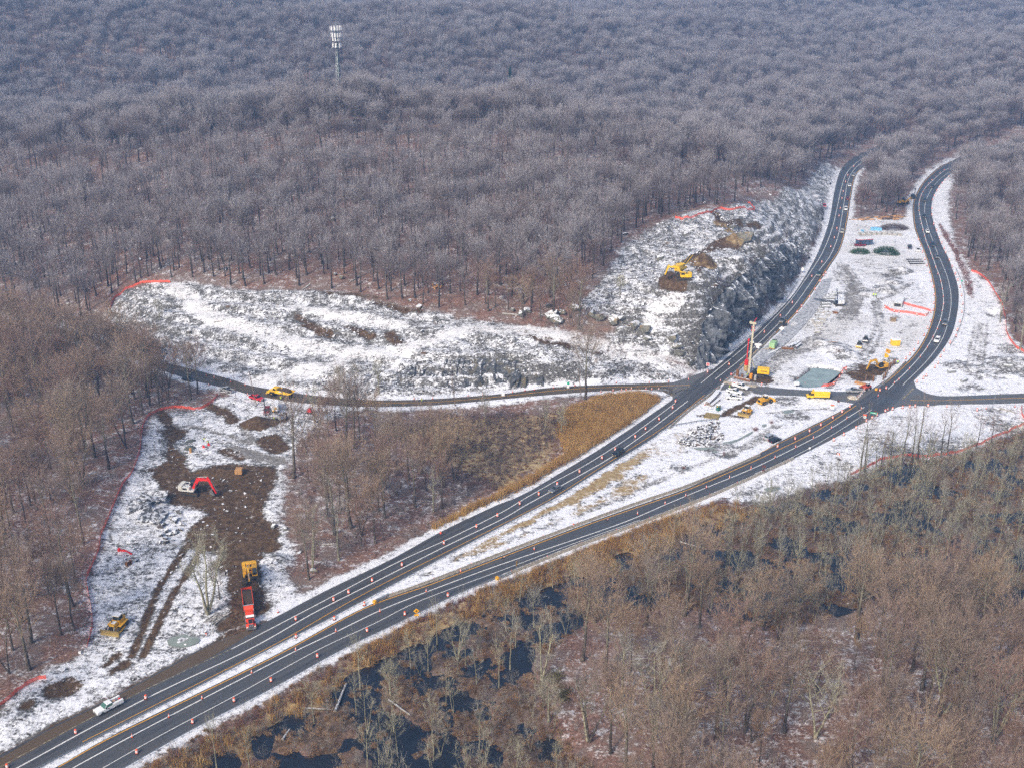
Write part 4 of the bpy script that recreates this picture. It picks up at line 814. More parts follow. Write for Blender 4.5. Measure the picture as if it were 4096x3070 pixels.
def wheels(o, xs, y, r, wd, rim=RIM, tyre=RUB):
    k = (r, wd, rim.name)
    if k not in _wheels:
        t = MB().ring([(r*.6, -wd/2), (r*.94, -wd/2), (r, -wd*.32), (r, wd*.32), (r*.94, wd/2), (r*.6, wd/2)], 14).mesh('tyre', tyre)
        m = MB().ring([(r*.62, -wd*.42), (r*.62, wd*.44), (r*.3, wd*.40), (r*.22, wd*.52)], 10).mesh('rim', rim); _wheels[k] = (t, m)
    for x in xs:
        for s in (-1, 1):
            w_ = link('wheel', None, o, (x, s*y, r)); w_.rotation_euler = (-s*math.pi/2, 0, 0); w_.empty_display_size = .1
            link('tyre', _wheels[k][0], w_); link('rim', _wheels[k][1], w_)
def part(o, name, mb, mat, smooth=False, bevel=0, yaw=0, label=None):
    c = mb.build(name, mat, o, smooth, bevel)
    if yaw: c.rotation_euler = (0, 0, yaw)
    if label: c['label'] = label
    return c
_cars = {}
def cabin(o, xb0, xb1, xt0, xt1, zb, zt, wb, wt, body, glass=GLASS):
    """glasshouse: windscreen, rear and side panes, pillars, roof"""
    B = [(xb1, -wb, zb), (xb1, wb, zb), (xb0, wb, zb), (xb0, -wb, zb)]; T = [(xt1, -wt, zt), (xt1, wt, zt), (xt0, wt, zt), (xt0, -wt, zt)]
    def pane(i, j, nm, ins=.06):
        a, b, c, d = [np.array(v, float) for v in (B[i], B[j], T[j], T[i])]; m = (a+b+c+d)/4; q = [v+(m-v)*ins for v in (a, b, c, d)]
        nrm = np.cross(b-a, d-a); nrm /= np.linalg.norm(nrm); q = [v+nrm*.012 for v in q]; w_ = [v-nrm*.02 for v in q]
        part(o, nm, MB().add(q+w_, [(0, 1, 2, 3), (7, 6, 5, 4), (0, 4, 5, 1), (1, 5, 6, 2), (2, 6, 7, 3), (3, 7, 4, 0)]), glass)
    part(o, 'cab_shell', MB().add(B+T, [(0, 1, 5, 4), (1, 2, 6, 5), (2, 3, 7, 6), (3, 0, 4, 7), (4, 5, 6, 7), (3, 2, 1, 0)]), body)
    pane(0, 1, 'windscreen'); pane(2, 3, 'rear_window', .12); pane(1, 2, 'side_window', .1); pane(3, 0, 'side_window', .1)
    part(o, 'roof', MB().box(xt0-.03, xt1+.03, -wt-.03, wt+.03, zt, zt+.05, top=(.08, .08, .08, .08)), body)
def car(kind, mat, label, px, a, b, group=None, cat=None, dz=0, glass=GLASS, name=None):
    loc, rz = spot(px, a, b, dz)
    k = (kind, mat.name)
    names = {'sedan': 'sedan', 'suv': 'sport_utility_car', 'van': 'minivan', 'pickup': 'pickup_truck', 'service': 'service_truck'}
    if k in _cars and name is None:
        o = copy_tree(_cars[k]); o.location = loc; o.rotation_euler = (0, 0, rz); o['label'] = label
        if group: o['group'] = group
        elif 'group' in o: del o['group']
        return o
    o = thing(name or names[kind], label, cat or {'sedan': 'car', 'suv': 'car', 'van': 'car', 'pickup': 'pickup truck', 'service': 'pickup truck'}[kind], loc, rz, group)
    if kind in ('sedan', 'suv', 'van'):
        L, H1, W = {'sedan': (2.4, .92, .92), 'suv': (2.4, 1.05, .97), 'van': (2.5, 1.05, .98)}[kind]
        prof = {'sedan': [(-L,.38),(-L+.1,.25),(L-.15,.25),(L,.42),(L-.02,.66),(L-.3,.78),(1.05,H1),(-1.55,H1+.03),(-L+.1,.92),(-L,.70)],
                'suv': [(-L,.45),(-L+.1,.30),(L-.15,.30),(L,.5),(L-.02,.85),(L-.3,.95),(1.1,H1),(-L+.15,H1+.03),(-L,.8)],
                'van': [(-L,.40),(-L+.1,.26),(L-.15,.26),(L,.5),(L-.05,.8),(L-.4,.92),(1.5,H1),(-L+.1,H1+.03),(-L,.8)]}[kind]
        part(o, 'body', MB().prism(prof, -W, W), mat, bevel=.05)
        cb = {'sedan': (-1.75, 1.05, -1.05, .15, H1, 1.42), 'suv': (-L+.12, 1.1, -L+.42, .35, H1, 1.68), 'van': (-L+.1, 1.6, -L+.3, .55, H1, 1.72)}[kind]
        cabin(o, *cb, W-.06, W-.22, mat, glass); wh = (.33, .22) if kind == 'sedan' else (.36, .24)
        wheels(o, (-1.45, 1.42), W-.1, *wh)
        for s in (-1, 1):
            part(o, 'headlight', MB().box(L-.12, L+.012, s*W*.62-.16, s*W*.62+.16, .60, .76), LAMP); part(o, 'tail_light', MB().box(-L-.012, -L+.1, s*W*.72-.12, s*W*.72+.12, .62, .84), TAIL)
            part(o, 'mirror', MB().box(.72, .86, s*(W+.06)-.08, s*(W+.06)+.08, H1, H1+.13), mat)
        part(o, 'licence_plate', MB().box(L-.02, L+.025, -.16, .16, .40, .52), PLATE)
    else:
        W = .99; L = 2.95 if kind == 'pickup' else 3.15; H1 = 1.18
        part(o, 'body', MB().prism([(-L,.55),(-L+.1,.42),(L-.1,.42),(L,.6),(L,1.02),(L-.15,1.1),(1.35,H1),(-.75,H1),(-.75,.62),(-L,.62)], -W, W), mat, bevel=.045)
        cabin(o, -.72, 1.42, -.60, .62, H1, 1.86, W-.05, W-.2, mat, glass); wheels(o, (-1.75, 1.95), W-.10, .40, .27)
        if kind == 'pickup':
            bed = MB().box(-L, -.78, -W, -W+.09, .62, 1.20).box(-L, -.78, W-.09, W, .62, 1.20).box(-.87, -.78, -W+.09, W-.09, .62, 1.20); part(o, 'bed', bed, mat); part(o, 'tailgate', MB().box(-L-.03, -L+.06, -W+.05, W-.05, .60, 1.19), mat)
            part(o, 'bed_floor', MB().box(-L+.07, -.88, -W+.1, W-.1, .625, .66), DARK)
        else:
            for s in (-1, 1): part(o, 'side_box', MB().box(-L, -.78, min(s*.55, s*(W+.06)), max(s*.55, s*(W+.06)), .60, 1.48), mat, bevel=.03)
            part(o, 'bed_floor', MB().box(-L, -.78, -.54, .54, .62, .70), DARK); part(o, 'tool_crate', MB().box(-1.6, -.95, -.4, .4, .71, 1.45), paint('plywood', (.45, .30, .19), .8)); part(o, 'fuel_can', MB().box(-2.9, -2.5, -.1, .3, .71, 1.4), RED)
            for s in (-1, 1): part(o, 'door_emblem', MB().box(.15, .62, s*W-.004 if s > 0 else s*W-.010, s*W+.010 if s > 0 else s*W+.004, .78, 1.02), paint('emblem_maroon', (.28, .10, .09), .5))
        for s in (-1, 1):
            part(o, 'headlight', MB().box(L-.05, L+.015, s*.72-.2, s*.72+.2, .82, 1.0), LAMP); part(o, 'tail_light', MB().box(-L-.045, -L+.05, s*(W-.09)-.07, s*(W-.09)+.07, .8, 1.12), TAIL)
            part(o, 'mirror', MB().box(.95, 1.12, s*(W+.14)-.14, s*(W+.14)+.14, 1.22, 1.46), DARK)
        part(o, 'grille', MB().box(L-.03, L+.02, -.48, .48, .70, 1.0), CHROME); part(o, 'bumper', MB().box(L, L+.12, -W+.05, W-.05, .42, .64), CHROME); part(o, 'step_bumper', MB().box(-L-.16, -L, -W+.1, W-.1, .45, .60), CHROME)
    if name is None: _cars[k] = o
    return o
def track_unit(o, L, r, y, wd, mat=TRACKM, z0=0., front_r=None):
    """crawler: belt with rounded ends, grouser bars, roller frame"""
    fr = front_r or r; n = 7; pr = [(-L/2+r+r*math.cos(t), r+r*math.sin(t)) for t in np.linspace(math.pi/2, 3*math.pi/2, n)]+[(L/2-fr+fr*math.cos(t), fr+fr*math.sin(t)) for t in np.linspace(-math.pi/2, math.pi/2, n)]
    for s in (-1, 1):
        mb = MB().prism(pr, s*y-wd/2, s*y+wd/2)
        P_ = np.array(pr+[pr[0]]); Q_, _ = resample(P_, step=.28)
        for p in Q_[:-1]:
            c = np.array([0, r]) if True else 0; mb.box(p[0]-.035, p[0]+.035, s*y-wd/2+.02, s*y+wd/2-.02, p[1]-.05, p[1]+.05)
        mb.v = [v+np.array([0, 0, z0]) for v in mb.v]; t = part(o, 'track', mb, mat)
        part(t, 'roller_frame', MB().box(-L/2+r, L/2-fr, s*y-wd*.53, s*y+wd*.53, r*.55+z0, r*1.25+z0), DARK)
def digger_bucket(mb, p, a, w_, s):
    """curved shell hung at p, mouth turned by angle a in the boom plane"""
    c, q = math.cos(a), math.sin(a); pr = [(0, .25), (.55, .2), (.95, -.25), (1.0, -.75), (.62, -1.15), (.10, -1.25), (.12, -1.12), (.56, -1.02), (.82, -.7), (.78, -.32), (.45, 0), (-.05, .02)]
    P_ = [(p[0]+(x*c-z*q)*s, p[2]+(x*q+z*c)*s) for x, z in pr]; mb.prism(P_, p[1]-w_/2, p[1]+w_/2)
    side = P_[:6]
    for y in (p[1]-w_/2-.03, p[1]+w_/2-.02): mb.prism(side, y, y+.05)
    return mb
def excavator(label, px, a, b, yaw, body, boomc, scale=1., reach=None, cabm=None, bucketm=TRACKM, dz=0, name='excavator', weight=None, stickc=None):
    """tracked digger; reach = boom foot, boom top knee, stick top, stick end in the upper body's x-z plane"""
    loc, rz = spot(px, a, b, dz); o = thing(name, label, 'excavator', loc, rz, None, scale)
    track_unit(o, 4.6, .48, 1.35, .62); part(o, 'car_body', MB().box(-1.1, 1.1, -1.1, 1.1, .45, .95), DARK); part(o, 'slew_ring', MB().ring([(.75, .95), (.75, 1.15)], 14), DARK)
    part(o, 'house', MB().box(-2.3, 1.15, -1.42, 1.42, 1.15, 1.5).box(-1.7, .2, -1.42, -.1, 1.5, 2.25, top=(.05, .1, .05, .05)).box(-1.7, -.4, -.1, 1.42, 1.5, 2.35, top=(.05, .05, 0, .08)), body, bevel=.04, yaw=yaw)
    part(o, 'counterweight', MB().prism([(-2.85, -1.1), (-2.6, -1.42), (-1.75, -1.44), (-1.75, 1.44), (-2.6, 1.42), (-2.85, 1.1)], 1.2, 2.45, axis='z'), weight or body, yaw=yaw, bevel=.06)
    part(o, 'engine_grille', MB().box(-1.55, -.5, -1.44, -1.425, 1.6, 2.1).box(-1.5, -.7, .05, .75, 2.35, 2.42), DARK, yaw=yaw); part(o, 'exhaust', MB().cyl((-1.2, -.7, 2.2), (-1.2, -.7, 2.85), .08), DARK, yaw=yaw)
    c = part(o, 'cab', MB().prism([(-.35, 1.5), (1.25, 1.5), (1.35, 2.1), (1.0, 3.0), (-.3, 3.05)], .42, 1.38), cabm or body, yaw=yaw, bevel=.03)
    part(c, 'cab_window', MB().prism([(-.2, 2.05), (1.1, 2.05), (1.12, 2.2), (.88, 2.88), (-.2, 2.92)], .405, 1.395), GLASS); part(c, 'windscreen', MB().add([(1.27, .5, 1.6), (1.27, 1.3, 1.6), (1.37, 1.3, 2.1), (1.37, .5, 2.1), (1.02, .5, 2.95), (1.02, 1.3, 2.95)], [(0, 1, 2, 3), (3, 2, 5, 4)]), GLASS)
    part(c, 'cab_roof', MB().box(-.32, 1.02, .40, 1.40, 3.05, 3.10), cabm or DARK)
    B0, B1, S0, S1 = [np.array((x, -.35, z)) for x, z in (reach or [(.7, 1.7), (2.6, 4.6), (5.6, 4.3), (6.2, 1.4)])]
    part(o, 'boom', MB().beam(B0, B1, .45, .55, .42, .85).beam(B1, S0, .42, .85, .36, .40), boomc, yaw=yaw)
    d = (S1-S0)/np.linalg.norm(S1-S0); part(o, 'stick', MB().beam(S0-d*.9, S0, .30, .35, .34, .66).beam(S0, S1, .34, .66, .28, .34), stickc or boomc, yaw=yaw)
    up = np.array([0, 0, 1.]); k1 = (B0+B1)/2+up*.45
    part(o, 'hydraulic_cylinder', MB().cyl((1.2, -.75, 1.45), B0*.35+B1*.65+(0, -.34, 0), .09, .07).cyl((1.2, .05, 1.45), B0*.35+B1*.65+(0, .34, 0), .09, .07), CHROME, yaw=yaw); part(o, 'hydraulic_cylinder', MB().cyl(B1+up*.45, S0-d*.8+up*.1, .10, .07), CHROME, yaw=yaw)
    part(o, 'hydraulic_cylinder', MB().cyl(S0+d*.3+(.35, 0, .2), S1+(.35, 0, .55), .08, .06), CHROME, yaw=yaw)
    part(o, 'bucket', digger_bucket(MB(), S1-np.array([.2, 0, .05]), math.radians(195), 1.35, 1.0), bucketm, yaw=yaw)
    return o
def dozer(label, px, a, b, scale=1.):
    loc, rz = spot(px, a, b); o = thing('bulldozer', label, 'bulldozer', loc, rz, None, scale)
    track_unit(o, 4.0, .52, 1.15, .62); part(o, 'hull', MB().box(-1.9, 1.5, -.82, .82, .55, 1.2), YEL)
    part(o, 'engine_hood', MB().box(.1, 2.0, -.58, .58, 1.2, 2.0, top=(0, .15, .08, .08)), YEL, bevel=.04); part(o, 'radiator_grille', MB().box(1.99, 2.03, -.46, .46, 1.0, 1.85), DARK); part(o, 'snow_patch', MB().box(.4, 1.3, -.42, .42, 2.0, 2.03), SIGNW)
    for s in (-1, 1): part(o, 'fender', MB().box(-1.9, .9, min(s*.82, s*1.5), max(s*.82, s*1.5), 1.25, 1.33), YEL); part(o, 'push_arm', MB().beam((-.4, s*1.56, .62), (2.5, s*1.56, .5), .16, .3), YEL); part(o, 'lift_cylinder', MB().cyl((1.75, s*.66, 1.6), (2.45, s*.66, .8), .07), CHROME)
    c = part(o, 'cab', MB().box(-1.25, .1, -.78, .78, 1.2, 2.0), YEL, bevel=.03); part(c, 'cab_window', MB().box(-1.2, .05, -.74, .74, 2.0, 2.85, top=(.08, .12, .08, .08)), GLASS); part(c, 'cab_roof', MB().box(-1.3, .12, -.8, .8, 2.86, 3.0, top=(.05, .05, .05, .05)), paint('dozer_roof', (.5, .45, .36), .6, snow=.8))
    part(o, 'tank', MB().box(-2.05, -1.3, -.75, .75, 1.25, 2.1), YEL, bevel=.05); part(o, 'exhaust', MB().cyl((.9, -.42, 2.0), (.9, -.42, 2.9), .075), DARK)
    part(o, 'blade', MB().prism([(2.55, .08), (2.72, .12), (2.60, .55), (2.62, 1.0), (2.85, 1.45), (2.70, 1.45), (2.48, 1.0), (2.46, .5)], -1.95, 1.95).box(2.5, 2.75, -1.98, -1.93, .1, 1.4).box(2.5, 2.75, 1.93, 1.98, .1, 1.4), paint('blade_steel', (.42, .30, .10), .5, .4, dirt=(.2, .14, .08), dirt_amt=.3))
    part(o, 'ripper', MB().box(-2.6, -2.05, -.7, .7, .55, .8).box(-2.55, -2.42, -.08, .08, .1, .6), DARK)
    return o
def loader(label, px, a, b, scale=1.):
    loc, rz = spot(px, a, b); o = thing('wheel_loader', label, 'wheel loader', loc, rz, None, scale)
    wheels(o, (-1.5, 1.6), 1.08, .78, .6, YRIM)
    part(o, 'rear_frame', MB().box(-2.9, -.3, -.75, .75, .75, 1.4), YEL); part(o, 'engine_hood', MB().box(-3.0, -.75, -.85, .85, 1.4, 2.3, top=(.2, 0, .1, .1)), YEL, bevel=.05); part(o, 'radiator_grille', MB().box(-3.04, -2.98, -.6, .6, 1.1, 2.05), DARK); part(o, 'counterweight', MB().box(-3.15, -2.6, -1.2, 1.2, .7, 1.15), YEL, bevel=.05)
    for s in (-1, 1): part(o, 'fender', MB().box(-2.1, -.8, min(s*.8, s*1.4), max(s*.8, s*1.4), 1.62, 1.72), YEL)
    c = part(o, 'cab', MB().box(-.72, .55, -.72, .72, 1.4, 2.0), YEL); part(c, 'cab_window', MB().box(-.68, .5, -.7, .7, 2.0, 3.0, top=(.05, .1, .05, .05)), GLASS); part(c, 'cab_roof', MB().box(-.8, .62, -.8, .8, 3.0, 3.15, top=(.05, .05, .05, .05)), paint('loader_roof', (.62, .45, .2), .6, snow=.7))
    part(o, 'front_frame', MB().box(.6, 2.2, -.5, .5, .7, 1.5), YEL)
    for s in (-1, 1): part(o, 'lift_arm', MB().beam((1.1, s*.5, 1.75), (3.1, s*.5, .6), .16, .35), YEL)
    part(o, 'bucket', MB().prism([(3.0, .12), (4.2, .10), (4.2, .16), (3.25, .3), (3.05, .75), (3.35, 1.3), (3.25, 1.33), (2.9, .75)], -1.4, 1.4).prism([(3.0, .12), (4.1, .12), (3.35, 1.3), (2.92, .75)], -1.42, -1.37).prism([(3.0, .12), (4.1, .12), (3.35, 1.3), (2.92, .75)], 1.37, 1.42), YEL)
    return o
def roller(label, px, a, b, drum_col):
    loc, rz = spot(px, a, b); o = thing('road_roller', label, 'road roller', loc, rz)
    wheels(o, (-1.4,), .75, .65, .45); part(o, 'rear_body', MB().box(-2.4, -.4, -.7, .7, .8, 1.65, top=(.2, 0, .1, .1)), DARK, bevel=.04); part(o, 'drum', MB().cyl((1.55, -1.0, .72), (1.55, 1.0, .72), .72, n=18), STEEL)
    part(o, 'drum_frame', MB().box(.6, 2.45, -1.18, -1.04, .55, .95).box(.6, 2.45, 1.04, 1.18, .55, .95).box(2.35, 2.5, -1.18, 1.18, .55, .95).box(.5, .75, -1.18, 1.18, .5, 1.0), drum_col)
    c = part(o, 'cab', MB().box(-.55, .45, -.6, .6, .9, 1.5), DARK); part(c, 'cab_window', MB().box(-.5, .4, -.58, .58, 1.5, 2.5, top=(.03, .1, .03, .03)), GLASS); part(c, 'cab_roof', MB().box(-.65, .6, -.7, .7, 2.5, 2.62), paint('roller_roof', (.08, .10, .11), .5, snow=.3))
    return o
# ------------------------------------------------ people: one skinned body each
_ppl = {}
def person(label, px, face, pose='stand', vest=LIME, hat=HATY, dz=0.):
    loc, rz = spot(px, px, face, dz); k = (pose, vest.name)
    if k not in _ppl:
        if pose == 'bend': J = {'pel': (0,0,.92,.15), 'chest': (.34,0,1.16,.17), 'neck': (.50,0,1.20,.075), 'head': (.62,0,1.22,.11), 'top': (.70,0,1.24,.09), 'shL': (.36,.2,1.16,.085), 'elL': (.46,.25,.85,.06), 'haL': (.56,.20,.58,.045), 'shR': (.36,-.2,1.16,.085), 'elR': (.46,-.25,.85,.06), 'haR': (.56,-.2,.58,.045), 'knL': (.06,.13,.50,.085), 'anL': (-.03,.14,.09,.06), 'toL': (.13,.14,.05,.05), 'knR': (.08,-.13,.50,.085), 'anR': (0,-.14,.09,.06), 'toR': (.16,-.14,.05,.05)}
        else:
            w_ = .22 if pose == 'walk' else .0
            J = {'pel': (0,0,.95,.15), 'chest': (.02,0,1.32,.18), 'neck': (.03,0,1.50,.075), 'head': (.05,0,1.62,.105), 'top': (.05,0,1.71,.085), 'shL': (0,.20,1.40,.085), 'elL': (-w_*.6,.27,1.13,.06), 'haL': (-w_*.3+.12,.25,.90,.045), 'shR': (0,-.20,1.40,.085), 'elR': (w_*.6,-.27,1.13,.06), 'haR': (w_+.15,-.25,.93,.045), 'knL': (w_+.03,.11,.52,.085), 'anL': (w_*.9,.12,.09,.06), 'toL': (w_*.9+.16,.12,.05,.05), 'knR': (-w_*.2+.02,-.11,.52,.085), 'anR': (-w_*1.6,-.12,.10,.06), 'toR': (-w_*1.6+.16,-.12,.05,.05)}
        E = [('pel','chest'),('chest','neck'),('neck','head'),('head','top'),('chest','shL'),('shL','elL'),('elL','haL'),('chest','shR'),('shR','elR'),('elR','haR'),('pel','knL'),('knL','anL'),('anL','toL'),('pel','knR'),('knR','anR'),('anR','toR')]
        ks = list(J); me = bpy.data.meshes.new('body'); me.from_pydata([J[i][:3] for i in ks], [(ks.index(i), ks.index(j)) for i, j in E], [])
        ob = bpy.data.objects.new('body_tmp', me); COL.objects.link(ob); md = ob.modifiers.new('skin', 'SKIN'); 
        for i, nm in enumerate(ks): me.skin_vertices[0].data[i].radius = (J[nm][3],)*2
        me.skin_vertices[0].data[0].use_root = True; ob.modifiers.new('sub', 'SUBSURF').levels = 1
        dg = bpy.context.evaluated_depsgraph_get(); nm_ = bpy.data.meshes.new_from_object(ob.evaluated_get(dg)); nm_.name = 'body'; bpy.data.objects.remove(ob)
        nm_.materials.clear()
        for m_ in (JEANS, vest, SKIN): nm_.materials.append(m_)
        hd = np.array(J['head'][:3]); hands = [np.array(J['haL'][:3]), np.array(J['haR'][:3])]; nk = np.array(J['neck'][:3]); pl = np.array(J['pel'][:3]); ch = np.array(J['chest'][:3])
        for f in nm_.polygons:
            c = np.array(f.center); leg = c[2] < pl[2]-.02 and min(np.linalg.norm(c-h) for h in hands) > .34 if pose != 'bend' else (c[0] < .25 and c[2] < .93)
            f.material_index = 2 if np.linalg.norm(c-hd) < .15 or min(np.linalg.norm(c-h) for h in hands) < .07 else (0 if leg else 1); f.use_smooth = True
        ax = np.array(J['top'][:3])-hd; ax = ax/np.linalg.norm(ax); hm = MB().cyl(hd+ax*.045, hd+ax*.10, .155, .15, 10).cyl(hd+ax*.10, hd+ax*.19, .125, .06, 10); _ppl[k] = (nm_, hm.mesh('hard_hat', hat))
    o = thing('person', label, 'person', loc, rz); link('body', _ppl[k][0], o); link('hard_hat', _ppl[k][1], o); return o
# ------------------------------------------------ rocks
def rock_mesh(seed, mat, n=13, flatn=.75, name='rock'):
    g = np.random.default_rng(seed); p = unit(g.normal(size=(n, 3)))*g.uniform(.75, 1.1, (n, 1))*np.array([1, g.uniform(.65, .95), flatn])*.5
    bm = bmesh.new(); [bm.verts.new(q) for q in p]; r = bmesh.ops.convex_hull(bm, input=bm.verts); bmesh.ops.delete(bm, geom=[v for v in bm.verts if not v.link_faces], context='VERTS')
    bmesh.ops.recalc_face_normals(bm, faces=bm.faces); me = bpy.data.meshes.new(name); bm.to_mesh(me); bm.free(); me.materials.append(mat); return me
def rock_mat(name, dark, lite, snow_amt, tint=None, sc_=.6):
    m, t, b = nodes(name); g = N(t, 'ShaderNodeNewGeometry'); pos = g.outputs['Position']; oi = N(t, 'ShaderNodeObjectInfo')
    c = mixc(t, ramp(t, noise(t, pos, sc_, 7, .7), .35, .68), dark, lite); c = mixc(t, math_(t, 'MULTIPLY', oi.outputs['Random'], .4), c, tuple(x*.5 for x in dark))
    if tint: c = mixc(t, ramp(t, noise(t, pos, .25, 4, .6), .5, .7), c, tint)
    sp = N(t, 'ShaderNodeSeparateXYZ'); t.links.new(g.outputs['Normal'], sp.inputs[0]); f = math_(t, 'ADD', sp.outputs[2], math_(t, 'MULTIPLY', math_(t, 'SUBTRACT', noise(t, pos, 1.3, 5, .7), .5), 1.1))
    c = mixc(t, ramp(t, f, .95-snow_amt*.6, 1.12-snow_amt*.6), c, (.78, .80, .84)); t.links.new(c, b.inputs['Base Color']); b.inputs['Roughness'].default_value = .8
    bp = N(t, 'ShaderNodeBump', i_Strength=.7, i_Distance=.3); t.links.new(noise(t, pos, 1.6, 6, .7), bp.inputs['Height']); t.links.new(bp.outputs[0], b.inputs['Normal'])
    return m
M_ROCK = rock_mat('rubble_rock', (.045, .045, .047), (.16, .155, .15), .46, (.14, .085, .05)); M_CRAG = rock_mat('crag_rock', (.09, .095, .085), (.24, .23, .19), .35, (.30, .22, .12)); M_CUT = rock_mat('blasted_rock', (.03, .036, .046), (.26, .28, .31), .36, (.10, .105, .11), .5)
M_CUT2 = rock_mat('ledge_rock', (.02, .024, .03), (.14, .15, .16), .10, (.12, .10, .06), .6)
ROCKS = [rock_mesh(500+i, M_ROCK) for i in range(7)]; CRAGS = [rock_mesh(520+i, M_CRAG, 18, .8) for i in range(5)]
for i, m_ in enumerate(ROCKS): proto_mesh('rubble_models', 'rubble_%d' % i, m_)
# ---------------------------------------------------------------- rock faces and rubble
def rock_face(name, label, base, rim, rows=22, step=.75, depth=1.5, cell=2.6, seed=1, mat=None):
    A = resample(catmull(flat([p[:2] for p in base], [p[2] for p in base])), step=step)[0]; n = len(A)
    Bp = resample(catmull(np.c_[flat([p[:2] for p in rim], [p[2] for p in rim]), [p[2] for p in rim]]), n)[0]; Az = np.minimum(terrain_z(A)-.5, Bp[:, 2]-.2); A = np.c_[A, Az]
    t = np.linspace(0, 1, rows)[:, None, None]; V = A[None]*(1-t)+Bp[None]*t; V = V.reshape(-1, 3)
    tan = np.gradient(A[:, :2], axis=0); tan /= np.linalg.norm(tan, axis=1)[:, None]; nrm = np.c_[tan[:, 1], -tan[:, 0]]; out = np.sign(((A-Bp)[:, :2]*nrm).sum(1).mean()); nrm = np.tile(nrm*out, (rows, 1))
    g = np.random.default_rng(seed); S = np.cumsum(np.r_[0, np.hypot(*np.diff(A[:, :2], axis=0).T)]); C2 = np.c_[np.tile(S, rows), V[:, 2]*.75]
    seeds = np.c_[g.uniform(-2, S[-1]+2, int(S[-1]*22/(cell*cell))), g.uniform(-1, 22, int(S[-1]*22/(cell*cell)))]; val = g.uniform(-1, 1, len(seeds)); sl = g.normal(0, .28, (len(seeds), 2)); off = np.zeros(len(V))
    for i in range(0, len(V), 4000):
        d = ((C2[i:i+4000, None]-seeds[None])**2); k = (d[..., 0]+d[..., 1]*.14).argmin(1); off[i:i+4000] = val[k]+((C2[i:i+4000]-seeds[k])*sl[k]).sum(1)
    tt = np.repeat(np.linspace(0, 1, rows), n); env = np.sin(np.clip(tt, 0, 1)*math.pi)**.5*.85+.15
    V[:, :2] += nrm*((off*depth+(vnoise(C2, 1.6, seed, 3)-.5)*.7+.5)*env*np.tile(np.clip((Bp[:, 2]-Az)/8, .15, 1), rows))[:, None]; V[:, 2] += (vnoise(C2, 1.3, seed+3, 3)-.5)*.4*env
    idx = np.arange(rows*n).reshape(rows, n); F = np.stack([idx[:-1, :-1], idx[:-1, 1:], idx[1:, 1:], idx[1:, :-1]], -1).reshape(-1, 4); F = np.vstack([F[:, [0, 1, 2]], F[:, [0, 2, 3]]])
    me = quickmesh(name, V, F, mat or M_CUT); return tag(link(name, me), label, 'rock face')
rock_face('rock_cut', 'tall dark blasted rock cut rising beside the left carriageway', [(2785,1482,0),(2815,1468,0),(2850,1442,0),(2930,1372,0),(3020,1282,0),(3100,1202,0),(3165,1118,0),(3205,1050,0)],
 [(2780,1445,3.),(2800,1352,10.),(2830,1258,16.2),(2900,1158,21.2),(3000,1078,21.2),(3080,1008,20.4),(3150,968,12.),(3195,990,6.)], 34, .6, 2.6, 3.2, 5)
rock_face('rock_outcrop', 'low dark rock face above the muddy side road', [(1560,1562,0),(1640,1562,0),(1760,1560,0),(1950,1556,0),(2100,1551,0),(2175,1546,0)], [(1575,1500,3.),(1640,1460,6.0),(1750,1432,7.6),(1940,1434,7.8),(2080,1443,7.2),(2168,1500,3.4)], 20, .5, 1.5, 2.0, 9, M_CUT2)
g = np.random.default_rng(77)
P = jitter(-210, 200, 200, 560, 1.15, 20, .5); k = sdist(P, AREA['slope'], 5) < 0; k |= sdist(P, AREA['knoll'], 5) < 0; k |= (sdist(P, AREA['west_site'], 5) < 0) & (g.uniform(size=len(P)) < .35); P = P[k]
gi = [np.clip(np.searchsorted(GX, P[:, 0])-1, 0, nx-1), np.clip(np.searchsorted(GY, P[:, 1])-1, 0, ny-1)]; rb = rubble.reshape(ny, nx)[gi[1], gi[0]]*(vnoise(P, 14, 61, 3) > .47); P = P[g.uniform(size=len(P)) < rb*.85]; P = P[sdist(P, ROADPOLY['side_road'], 5) > 2.5]; n = len(P)
s_ = g.gamma(2.2, .21, n)+.22; scatter('rubble', 'rubble_models', np.c_[P, terrain_z(P)+s_*.08], g.uniform(0, 6.28, n), np.c_[s_*g.uniform(.8, 1.5, n), s_, s_*g.uniform(.6, 1.1, n)], g.integers(0, 7, n), 'loose snow-dusted rubble strewn over the cleared slopes', 'rubble', tilt=g.uniform(-.5, .5, (n, 2)))
print('RUBBLE', n)
def boulder(px, s, label, group=None, mesh=None, dz=.0, name='boulder'):
    p = gp(*px); o = link(name, mesh or ROCKS[int(g.integers(0, 7))], None, (p[0], p[1], p[2]+s*.18+dz)); o.scale = (s*g.uniform(.9, 1.3), s*g.uniform(.85, 1.1), s*g.uniform(.7, 1.)); o.rotation_euler = (g.uniform(-.3, .3), g.uniform(-.3, .3), g.uniform(0, 6.28)); return tag(o, label, 'boulder', group)
for i, (x, y, s) in enumerate([(2050,1245,3),(2085,1262,5),(2110,1250,4.5),(2190,1230,3.5),(2205,1270,7),(2225,1290,6),(2250,1255,4.5),(2300,1235,4),(2370,1265,6),(2400,1275,5),(2455,1290,6),(2480,1280,5),(2540,1310,5),(2580,1325,6),(2690,1355,6),(2710,1395,5),(2720,1420,5),(2590,1360,4)]): boulder((x, y), s, 'grey-green crag jutting from the brown bank above the slope track', 'crags of the bank', CRAGS[i % 5], name='crag')
